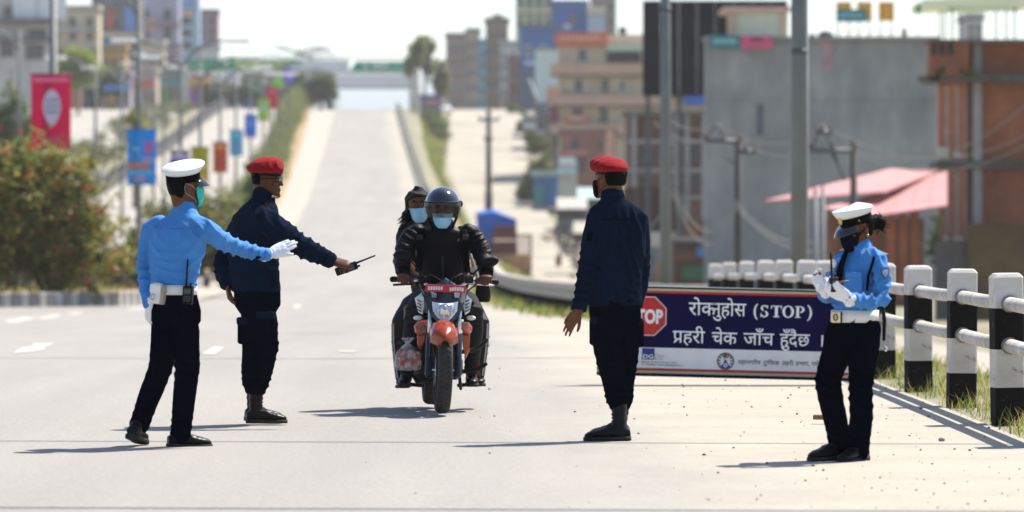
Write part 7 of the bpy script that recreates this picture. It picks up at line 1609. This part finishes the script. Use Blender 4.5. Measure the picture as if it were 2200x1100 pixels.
gl_, gr_ = P(866, 592, .41), P(1045, 594, .41)
hands = [dict(wrist=gl_, d=P(866, 597, .34)-gl_+Vector((0, -.05, .012)), n=Vector((0, .15, -1)), ts=1, curl=(1.05, 1.2, .7), thumb=(.45, .6, .6), sc=1.05, wr=.031, spread=.02), dict(wrist=gr_, d=P(1045, 599, .34)-gr_+Vector((0, -.05, .012)), n=Vector((0, .15, -1)), ts=-1, curl=(1.05, 1.2, .7), thumb=(.45, .6, .6), sc=1.05, wr=.031, spread=.02)]
body(e, hM, P(951, 490, .70), [P(895, 504, .72), P(1008, 504, .72)], [[P(864, 556, .60), gl_], [P(1042, 560, .60), gr_]], [[P(925, 640, .95), P(893, 672, .52), P(876, 805, .76)], [P(980, 640, .95), P(1016, 670, .52), P(1012, 800, .76)]], hands, SKD)
mask(e, hM, MASKB, False, bulge=.018, a=58, z0=-.126, z1=-.020); eyes(e, hM)
k = [c for c in COL.objects if c.name.startswith('face_mask') and c.parent == e][0]
mb = MB()
for i in range(3): shell(mb, hM, [-.05-.02*i, -.046-.02*i], -40, 40, .0285+.003*(i == 1), 10, .002)
mb.build('pleat', MASKB, k, e.location)
# helmet: open face shell, visor, trim
hc = hM @ Vector((0, -.012, .032)); mb = MB(); n = 32; rings = []
for i in range(15):
    t = R(90-9.6*i); z = math.sin(t); q = math.cos(t); front = 1.0
    ring = []
    for j in range(n):
        a = 2*math.pi*j/n; x, y = .128*max(q, .03)*math.cos(a), .152*max(q, .03)*math.sin(a); zz = .132*z
        if i > 9 and y > 0.02: zz = max(zz, .132*math.sin(R(90-9.6*9))+.0) ; y = min(y, .150)
        ring.append(hc+hM.to_3x3() @ Vector((x, y, zz)))
    rings.append(ring)
HEL = mat('helmet_gloss', (.006, .008, .016, 1), .10, var=.1, scale=6, coat=1.0, spec=.6)
mb.loft(rings[::-1], 0, True); mb2 = MB(); 
# shell with a face opening: drop faces in the window
mesh_f = []; k0 = 0
keep = []
for fa in mb.f:
    c = sum((Vector(mb.v[i]) for i in fa), Vector())/len(fa); q = hM.inverted() @ c
    if q.y > .045 and q.z < .035 and len(fa) == 4: continue
    keep.append(fa)
cap_n = [i for i, fa in enumerate(keep) if len(fa) > 4 and (hM.inverted() @ (sum((Vector(mb.v[i2]) for i2 in fa), Vector())/len(fa))).z < 0]
keep = [fa for i, fa in enumerate(keep) if i not in cap_n]
mb.f = keep; mb.mi = [0]*len(keep); mb.sm = [True]*len(keep)
hel = mb.build('helmet', HEL, e, e.location); so = hel.modifiers.new('s', 'SOLIDIFY'); so.thickness = .010; so.offset = -1
mb = MB(); g = []
for i in range(8):
    z = .040-.108*i/7
    for j in range(19):
        a = R(-78+156*j/18); ro = .130+.004*math.sin(i/7*3.1)
        g.append(hc+hM.to_3x3() @ Vector((ro*1.01*math.sin(a), .030+(ro*1.0)*math.cos(a)-.01*(i/7)**2, z-.012)))
mb.add(g, [(i*19+j, i*19+j+1, i*19+j+20, i*19+j+19) for i in range(7) for j in range(18)], 0, True)
vm = bpy.data.materials.new('smoke_visor'); vm.use_nodes = True; n_ = vm.node_tree.nodes; l_ = vm.node_tree.links; n_.remove(n_['Principled BSDF'])
t1 = n_.new('ShaderNodeBsdfTransparent'); t1.inputs[0].default_value = (.50, .52, .53, 1); g1_ = n_.new('ShaderNodeBsdfGlossy'); g1_.inputs['Roughness'].default_value = .06; fr_ = n_.new('ShaderNodeFresnel'); fr_.inputs[0].default_value = 1.45; mx = n_.new('ShaderNodeMixShader')
l_.new(fr_.outputs[0], mx.inputs[0]); l_.new(t1.outputs[0], mx.inputs[1]); l_.new(g1_.outputs[0], mx.inputs[2]); l_.new(mx.outputs[0], n_['Material Output'].inputs[0])
vis = mb.build('visor', vm, hel, e.location)
mb = MB(); mb.tube([Vector(p) for p in g[:19]], .0045, 6); mb.build('visor_rim', BLKP, hel, e.location)
for s in (-1, 1): MB().ell(hc+hM.to_3x3() @ Vector((s*.130, .02, .012)), (.014, .024, .024)).build('visor_pivot', BLKP, hel, e.location)
mb = MB(); mb.rtube([hM @ Vector((.10, .0, -.05)), hM @ Vector((.07, .05, -.125)), hM @ Vector((0, .07, -.135)), hM @ Vector((-.07, .05, -.125)), hM @ Vector((-.10, .0, -.05))], [(.010, .004)]*5, 8); mb.build('chin_strap', BLK, hel, e.location)
# ---------------------------------------------------------------- passenger
e = empty('person', PM(935, 640, 1.45), 'hooded passenger in light blue mask and striped track trousers, sitting behind the rider', 'person')
r, f = axes(178)
hM = headM(PM(899, 441, 1.28), 176, -4, 4, .95)
mb = MB()
torso(mb, [(902, 476, .07, .07, 1.34), (905, 486, .13, .09, 1.35), (910, 498, .175, .105, 1.36), (916, 530, .178, .12, 1.38), (925, 580, .165, .125, 1.42), (933, 625, .165, .13, 1.46), (936, 640, .16, .13, 1.46)], P, r, f)
mb.rtube([P(872, 494, 1.35), P(868, 510, 1.34), P(868, 550, 1.28), P(880, 590, 1.15), P(905, 600, 1.0)], [.055, .062, .055, .048, .040], 12)
mb.rtube([P(940, 494, 1.35), P(960, 505, 1.34), P(1005, 545, 1.28), P(1015, 580, 1.12), P(1008, 590, .98)], [.055, .062, .055, .048, .038], 12)
HOOD = mat('dark_olive_hood', (.010, .012, .008, 1), .85, var=.25, scale=10, bump=.25, bscale=40)
garment('jacket', mb, mat('black_jacket', (.0015, .0015, .0018, 1), .8, var=.2, scale=8, bump=.2, bscale=30), e, e.location, .007, 3, [(P(868, 550, 1.22), .07, (0, 0, 1), .05, .008)], .0035, 6, seed=52)
mb = MB(); rings = []
for i in range(12):
    z = -.135+.285*i/11; yf, yb, w = head_at(min(z, .115)); k_ = 1 if z < .06 else max(.08, 1-((z-.06)/.09)**2)
    fr = .062 if z > .05 else .035
    if z > .05: fr = .062+.035*math.sin(min(1, (z-.05)/.06)*math.pi)
    c_ = (fr+yb-.04)/2; b2 = (fr-yb+.04)/2
    ww = max(w, .066)+.026
    rings.append([hM @ Vector((ww*k_*math.cos(2*math.pi*j/26), c_*k_+b2*k_*math.sin(2*math.pi*j/26), z)) for j in range(26)])
mb.loft(rings); mb.rtube([hM @ Vector((.085, .04, -.11)), hM @ Vector((.098, .062, -.02)), hM @ Vector((.082, .080, .055)), hM @ Vector((.03, .098, .088)), hM @ Vector((-.03, .098, .088)), hM @ Vector((-.082, .080, .055)), hM @ Vector((-.098, .062, -.02)), hM @ Vector((-.085, .04, -.11))], .013, 8)
mb.rtube([hM @ Vector((0, -.03, -.10)), P(902, 486, 1.36)], [.10, .12], 14)
garment('hood', mb, HOOD, e, e.location, .006, 3, [(hM @ Vector((0, .05, .09)), .08, (.2, 0, 1), .045, .006)], .004, 10, seed=53)
body(e, hM, P(903, 480, 1.34), [P(868, 500, 1.35), P(955, 502, 1.35)], [[P(868, 550, 1.28), P(905, 600, 1.0)], [P(1005, 545, 1.28), P(1007, 591, .97)]], [[P(915, 645, 1.4), P(866, 695, 1.02), P(868, 812, 1.15)], [P(960, 645, 1.4), P(1032, 695, 1.02), P(1026, 808, 1.15)]], [None, dict(wrist=P(1007, 590, .98), d=Vector((-.1, -.7, -.5)), n=Vector((-1, .2, 0)), ts=1, curl=(.6, .8, .5), sc=.95)], SK)
mask(e, hM, MASKB, False, bulge=.018, a=64, z0=-.126, z1=-.014); eyes(e, hM)
mb = MB(); rs = random.Random(3)
for i in range(36):
    a = hM @ Vector((rs.uniform(.06, .095), rs.uniform(.02, .07), rs.uniform(-.10, -.02))); pts = [a]
    for k_ in range(6): pts.append(pts[-1]+Vector((-.010+.012*math.sin(k_*1.6+i), .004*math.cos(k_*2+i), -.014)))
    mb.tube(pts, [.004, .004, .0035, .003, .0025, .002, .001], 4)
mb.build('curly_hair', HAIR, e, e.location)
TRACK = mat('track_trousers', (.0015, .0015, .002, 1), .7, var=.2, scale=8, bump=.2, bscale=30)
LG = [[(920, 640, 1.42, .095), (885, 660, 1.18, .088), (864, 696, 1.00, .080), (863, 735, 1.08, .074), (866, 780, 1.15, .070), (868, 812, 1.18, .062)], [(958, 640, 1.42, .095), (1010, 660, 1.18, .088), (1030, 696, 1.00, .076), (1030, 735, 1.08, .070), (1027, 775, 1.15, .064), (1025, 806, 1.18, .055)]]
mb = legs_mb(P, None, LG, [(937, 625, .165, .13, 1.46), (938, 645, .165, .14, 1.46), (938, 660, .12, .11, 1.46)], r, f)
garment('trousers', mb, TRACK, e, e.location, .007, 3, [(P(864, 740, 1.0), .08, (.2, 0, 1), .06, .010), (P(1030, 740, 1.0), .08, (.2, 0, 1), .06, .010)], .0035, 5, seed=54)
for L, s in ((LG[0], -1), (LG[1], 1)):
    for off in (0, .022):
        mb = MB(); pts = [P(q[0], q[1], q[2])+Vector((s*(q[3]*math.cos(off/q[3]*1.0+.5)+.004), -q[3]*math.sin(off/q[3]*1.4+.5)-.004, 0)) for q in L[2:]]
        mb.rtube(pts, .0042, 6); mb.build('stripe', mat('stripe_white', (.62, .62, .64, 1), .7), e, e.location)
boot(e, P(868, 833, 1.32), P(863, 834, 1.06), P(868, 808, 1.18), 'shoe', low=True); boot(e, P(1026, 829, 1.32), P(1030, 830, 1.06), P(1025, 805, 1.18), 'shoe', low=True)
# bags
bagc = PM(876, 768, .42)
e = empty('plastic_bag', bagc, 'clear plastic bag of red fruit hanging from the left crash bar of the motorcycle', 'plastic bag')
rs = random.Random(8)
FR = mat('red_fruit', (.48, .11, .075, 1), .4, var=.3, scale=20)
for i in range(13):
    a = bagc+Vector((rs.uniform(-.058, .058), rs.uniform(-.045, .045), rs.uniform(-.055, .035))); MB().ell(a, (.031, .031, .029), 12, 8).build('fruit', FR, e, e.location)
mb = MB(); n = 26; rings = []
for z, w_, j_ in ((-.093, .045, 0), (-.085, .085, .1), (-.05, .098, .08), (0, .094, .1), (.04, .078, .18), (.075, .042, .3), (.098, .016, .3), (.112, .022, .4), (.140, .045, .5)):
    rings.append([bagc+Vector(((w_*(1+j_*.35*math.sin(5*t+z*60)))*math.cos(t), .75*(w_*(1+j_*.3*math.sin(7*t+z*40)))*math.sin(t), z+.008*math.sin(3*t)*j_)) for t in [2*math.pi*j/n for j in range(n)]])
mb.loft(rings, cap=False)
pm = bpy.data.materials.new('thin_plastic'); pm.use_nodes = True; n_ = pm.node_tree.nodes; l_ = pm.node_tree.links; b_ = n_['Principled BSDF']; b_.inputs['Base Color'].default_value = (.80, .74, .74, 1); b_.inputs['Roughness'].default_value = .25
t1 = n_.new('ShaderNodeBsdfTransparent'); mx = n_.new('ShaderNodeMixShader'); nz = n_.new('ShaderNodeTexNoise'); nz.inputs['Scale'].default_value = 22; tc_ = n_.new('ShaderNodeTexCoord'); mr_ = n_.new('ShaderNodeMapRange'); mr_.inputs[1].default_value = .35; mr_.inputs[2].default_value = .7; mr_.inputs[3].default_value = .12; mr_.inputs[4].default_value = .62
l_.new(tc_.outputs['Object'], nz.inputs[0]); l_.new(nz.outputs[0], mr_.inputs[0]); l_.new(mr_.outputs[0], mx.inputs[0]); l_.new(t1.outputs[0], mx.inputs[1]); l_.new(b_.outputs[0], mx.inputs[2]); l_.new(mx.outputs[0], n_['Material Output'].inputs[0])
mb.build('film', pm, e, e.location)
e = empty('handbag', PM(1038, 632, 1.0), 'black handbag hanging behind the right handlebar of the motorcycle', 'bag')
mb = MB(); mb.loft([eln(PM(1038, y, 1.0), Vector((1, 0, 0)), Vector((0, 1, 0)), w_, .05, 18, 4) for y, w_ in ((649, .040), (645, .052), (628, .056), (614, .050), (610, .04))]); mb.build('body', BLKL, e, e.location)
mb = MB(); mb.rtube([PM(1028, 612, 1.0), PM(1022, 580, 1.05), PM(1012, 550, 1.12), PM(1005, 530, 1.18)], [(.010, .003)]*4, 8); mb.build('strap', mat('strap_olive', (.16, .17, .13, 1), .6), e, e.location)

# ================================================================== stop board
YB = 37.0; sB = F/YB
BZ = zm(YB)
eb = empty('stop_board', (X_(1558, YB), YB, Z_(715, YB)), 'long dark blue police stop board with red and cream stripes standing on the shoulder', 'sign board')
eb.rotation_euler = (0, R(1.35), R(-1.5))
bx = lambda px: (px-1558)/sB
bz = lambda py: (715-py)/sB
def bq(name, m, x0, y0, x1, y1, d0, d1, parent=eb):
    return MB().box(((bx(x0)+bx(x1))/2, (d0+d1)/2, (bz(y0)+bz(y1))/2), (bx(x1)-bx(x0), abs(d1-d0), bz(y0)-bz(y1))).build(name, m, parent)
M_BLUE = mat('board_blue', (.0035, .0025, .045, 1), .75, var=.08, spec=.06, scale=3); M_BW = mat('board_white', (.74, .73, .73, 1), .5, var=.06, scale=3); M_BR = mat('board_red', (.50, .012, .014, 1), .4, var=.05); M_BC = mat('board_cream', (.46, .41, .24, 1), .45, var=.05); M_LET = mat('board_lettering', (.85, .85, .86, 1), .5, var=.03)
XL, XR = 1284, 1832
bq('panel', M_BLUE, XL, 619.5, XR, 812.5, 0, .022)
bq('cream_stripe', M_BC, XL, 623.2, XR, 628.2, -.003, -.0005); bq('red_stripe', M_BR, XL, 628.4, XR, 633.2, -.003, -.0005)
bq('white_band', M_BW, XL, 750.5, XR, 794.5, -.003, -.0005); bq('red_stripe', M_BR, XL, 795, XR, 800, -.0034, -.0005); bq('cream_stripe', M_BC, XL, 800.2, XR, 805.5, -.003, -.0005)
bq('frame', mat('board_frame', (.5, .5, .48, 1), .5), XL-1, 617.8, XR+1, 619.5, -.004, .03)
for px in (1318, 1800):
    mb = MB(); mb.box((bx(px), .04, -.02), (.035, .03, .74)); mb.tube([(bx(px), .05, .25), (bx(px), .45, -.42)], .015, 6); mb.box((bx(px), .03, -.41), (.035, .03, .12)); mb.build('support', M_STEELD, eb)
def octo(cx, cy, ra): return [(bx(cx)+ra/sB/math.cos(math.pi/8)*math.cos(R(22.5+45*k)), bz(cy)+ra/sB/math.cos(math.pi/8)*math.sin(R(22.5+45*k))) for k in range(8)]
so_ = MB().prism(octo(1389, 683, 42), -.004, -.0005).build('stop_sign', mat('sign_white', (.82, .80, .80, 1), .5), eb)
MB().prism(octo(1389, 683, 40.3), -.006, -.0042).build('red_field', M_BR, so_)
mb = MB(); text_mb(mb, 'STOP', bx(1354), bx(1423.5), bz(697.5), (697.5-669.5)/sB, -.0075, bold=.045, hfrac=.70); mb.build('lettering', mat('sign_white', (.82, .80, .80, 1), .5), so_)
HF = .62
def dev(name, parts, m=M_LET, y=-.004, bold=.004):
    mb = MB()
    for s, x0, x1, base, head in parts: text_mb(mb, s, bx(x0), bx(x1), bz(base), (base-head)/sB, y, bold=bold, hfrac=HF)
    return mb, (lambda: mb.build(name, m, eb))
def strokes(mb, segs, w, y=-.004):
    for (x0, y0, x1, y1) in segs:
        a, b = Vector((bx(x0), y, bz(y0))), Vector((bx(x1), y, bz(y1))); d = (b-a).normalized(); nrm = Vector((-d.z, 0, d.x))*w/sB
        mb.add([a-nrm, b-nrm, b+nrm, a+nrm], [(0, 1, 2, 3)])
mb, done = dev('lettering', [('रोक', 1478.5, 1537.5, 678.5, 652), ('नुहोस', 1527.5, 1601.6, 678.5, 652)]); done()
# serif (STOP): strokes with slab feet
mb = MB()
def box2(x0, y0, x1, y1): strokes(mb, [((x0+x1)/2, y0, (x0+x1)/2, y1)], (x1-x0)/2)
def ringlet(cx, cy, rx, ry, wx, wy, a0=0, a1=360, n=28):
    o = []; i_ = []
    for k in range(n+1):
        t = R(a0+(a1-a0)*k/n); o.append((bx(cx+rx*math.cos(t)), -.004, bz(cy-ry*math.sin(t)))); i_.append((bx(cx+(rx-wx)*math.cos(t)), -.004, bz(cy-(ry-wy)*math.sin(t))))
    mb.add(o+i_, [(k, k+1, n+2+k, n+1+k) for k in range(n)])
T0, T1 = 654, 679
ringlet(1641, 660, 8, 6.5, 4.6, 2.2, 20, 250); ringlet(1641, 672.6, 8.4, 7, 5, 2.2, -160, 82); box2(1646.5, 654, 1648.5, 661); box2(1633, 671, 1635, 679)
box2(1663.5, T0, 1670, T1); box2(1655, T0, 1678.5, T0+2.2); box2(1655, T0, 1657, T0+7); box2(1676.5, T0, 1678.5, T0+7); box2(1660, T1-2, 1673.5, T1)
ringlet(1692, 666.5, 12.5, 13.2, 5.6, 2.2)
box2(1709.5, T0, 1715.5, T1); box2(1707, T1-2, 1719, T1); box2(1707, T0, 1720, T0+2.2); ringlet(1718, 661.2, 9, 7.2, 5.2, 2.2, -95, 95)
ringlet(1631, 668, 13, 19, 4.2, 1, 115, 245); ringlet(1728, 668, 15, 19, 4.4, 1, -65, 65)
mb.build('lettering', M_LET, eb)
B2 = 738.5; H2 = 713.6
mb, done = dev('lettering', [('पहरी', 1445.5, 1514.5, B2, H2)]); strokes(mb, [(1455.5, 731.5, 1448.5, 738.5)], 1.7); done()
for s, x0, x1 in (('चेक', 1529.5, 1584), ('जाँच', 1597.5, 1663), ('हुँदैछ', 1675.5, 1740)): mb, done = dev('lettering', [(s, x0, x1, B2+1, H2+1)]); done()
mb = MB(); strokes(mb, [(1766.5, 715, 1766.5, 740)], 1.8); mb.build('lettering', M_LET, eb)
M_INK = mat('ink_dark', (.02, .02, .03, 1), .6)
B3, H3 = 781.3, 773.4
def small(name, s, x0, x1, segs=(), base=B3, head=H3, bold=.012):
    mb, done = dev(name, [(s, x0, x1, base, head)], M_INK, -.0045, bold)
    if segs: strokes(mb, segs, .8, -.0045)
    return done()
small('small_lettering', 'महानगरीय', 1587, 1636); small('small_lettering', 'टािफक', 1641.5, 1676, [(1645, 781, 1642, 785), (1645, 781, 1648, 785)]); small('small_lettering', 'पहरी', 1682, 1706, [(1685, 779, 1682, 781.5)]); small('small_lettering', 'पभाग,', 1711, 1740, [(1714, 779, 1711, 781.5)]); small('small_lettering', 'गणेश', 1745, 1770)
small('small_lettering', 'सौजन्य:', 1330, 1374, (), 780, 771.5)
k = bq('logo', mat('logo_blue', (.02, .03, .22, 1), .5), 1380.5, 752, 1407.5, 776.5, -.0055, -.0035)
mb = MB(); text_mb(mb, 'DG', bx(1383), bx(1405), bz(774), 8.5/sB, -.007, bold=.02, hfrac=.7); mb.build('lettering', M_LET, k)
mb = MB(); text_mb(mb, 'Flex', bx(1408.5), bx(1428), bz(771), 8.5/sB, -.005, hfrac=.7); mb.build('small_lettering', mat('ink_gold', (.48, .38, .28, 1), .6), eb)
mb = MB(); text_mb(mb, 'PVT. LTD.', bx(1409), bx(1426), bz(776), 3/sB, -.005, hfrac=.7)
text_mb(mb, 'Maharjan Chowk, Kathmandu, Nepal', bx(1380), bx(1455), bz(783), 3.2/sB, -.005, hfrac=.7, bold=.01); text_mb(mb, 'Ph: 014000001  E-mail: dgflex@email.com', bx(1380), bx(1469), bz(788.5), 3.2/sB, -.005, hfrac=.7, bold=.01); mb.build('small_lettering', M_INK, eb)
# emblem
def ring_at(mb, cx, cy, r0, r1, y): 
    n = 26; mb.add([(bx(cx+r*math.cos(2*math.pi*i/n)), y, bz(cy-r*1.0*math.sin(2*math.pi*i/n))) for r in (r0, r1) for i in range(n)], [(i, (i+1) % n, n+(i+1) % n, n+i) for i in range(n)])
k = bq('emblem', mat('emblem_pale', (.45, .46, .48, 1), .6), 1556, 772, 1564, 788, -.0046, -.0035)
mb = MB(); ring_at(mb, 1560, 776, 15.5, 18.8, -.005)
for i in range(11):
    t = R(200-22*i) if False else R(-50+28*i); mb.add([(bx(1560+13.2*math.cos(t)+2.4*math.cos(q)), -.0052, bz(776-13.2*math.sin(t)-2.4*math.sin(q))) for q in [2*math.pi*j/8 for j in range(8)]], [tuple(range(8))])
mb.build('wreath', mat('emblem_grey', (.13, .12, .10, 1), .6), k)
mb = MB(); mb.add([(bx(x), -.0056, bz(y)) for x, y in ((1549, 791), (1571, 791), (1560, 772))], [(0, 1, 2)]); mb.build('triangle', mat('emblem_blue', (.06, .05, .26, 1), .6), k)
mb = MB(); ring_at(mb, 1560, 784.5, 2.2, 4.2, -.006); mb.build('disc', M_LET, k)
mb = MB(); mb.add([(bx(x), -.006, bz(y)) for x, y in ((1557, 757), (1566, 763), (1560, 763), (1567, 769), (1557, 769))], [(0, 1, 2), (0, 2, 3, 4)]); strokes(mb, [(1556.6, 757, 1556.6, 774)], .6, -.006); mb.build('flag', mat('emblem_red', (.45, .01, .04, 1), .6), k)

# ================================================================== far walker in a dark red robe
Yw = 300.0; zw = H(X_(1200, Yw), Yw)
e = empty('person', (X_(1200, Yw), Yw, zw), 'tiny far walker wrapped in a dark red robe on the dirt service road', 'person')
P = lambda x, y, dy=0.0: Vector((X_(x, Yw), Yw+dy, zw+(584-y)/F*Yw))
hM = headM(P(1201, 545), 170, 0)
mb = MB(); r, f = axes(170)
mb.loft([eln(P(x, y), r, f, w_, d_, 16) for x, y, w_, d_ in ((1201, 551, .08, .07), (1201, 554, .17, .11), (1200, 560, .20, .14), (1200, 568, .19, .15), (1200, 576, .20, .16), (1200, 581, .17, .14))])
ROBE = mat('maroon_robe', (.13, .018, .018, 1), .85, var=.2, scale=6)
garment('robe', mb, ROBE, e, e.location, .012, 2, [(P(1200, 570, -.1), .2, (1, 0, .3), .12, .02)], .008, 5, seed=61)
body(e, hM, P(1201, 552), [P(1196, 555), P(1206, 555)], [[P(1196, 562, -.1), P(1199, 566, -.12)], [P(1206, 562, -.1), P(1203, 566, -.12)]], [[P(1198, 568), P(1198, 575), P(1197.5, 583)], [P(1203, 568), P(1203, 575), P(1203.5, 583)]], [None, None], SKD, .008)
# ================================================================== haze
hb_ = MB().box((0, 1500, 40), (6200, 3300, 110)).build('haze', [], None, kind='stuff')
vmx = bpy.data.materials.new('haze_air'); vmx.use_nodes = True; n_ = vmx.node_tree.nodes; l_ = vmx.node_tree.links; n_.remove(n_['Principled BSDF'])
vol = n_.new('ShaderNodeVolumePrincipled'); vol.inputs['Density'].default_value = .00015; vol.inputs['Color'].default_value = (.93, .95, .98, 1); vol.inputs['Anisotropy'].default_value = 0.0
l_.new(vol.outputs[0], n_['Material Output'].inputs['Volume']); hb_.data.materials.append(vmx)
# ------------------------------------------------------------------ tidy up
bpy.data.scenes.remove(TMP)
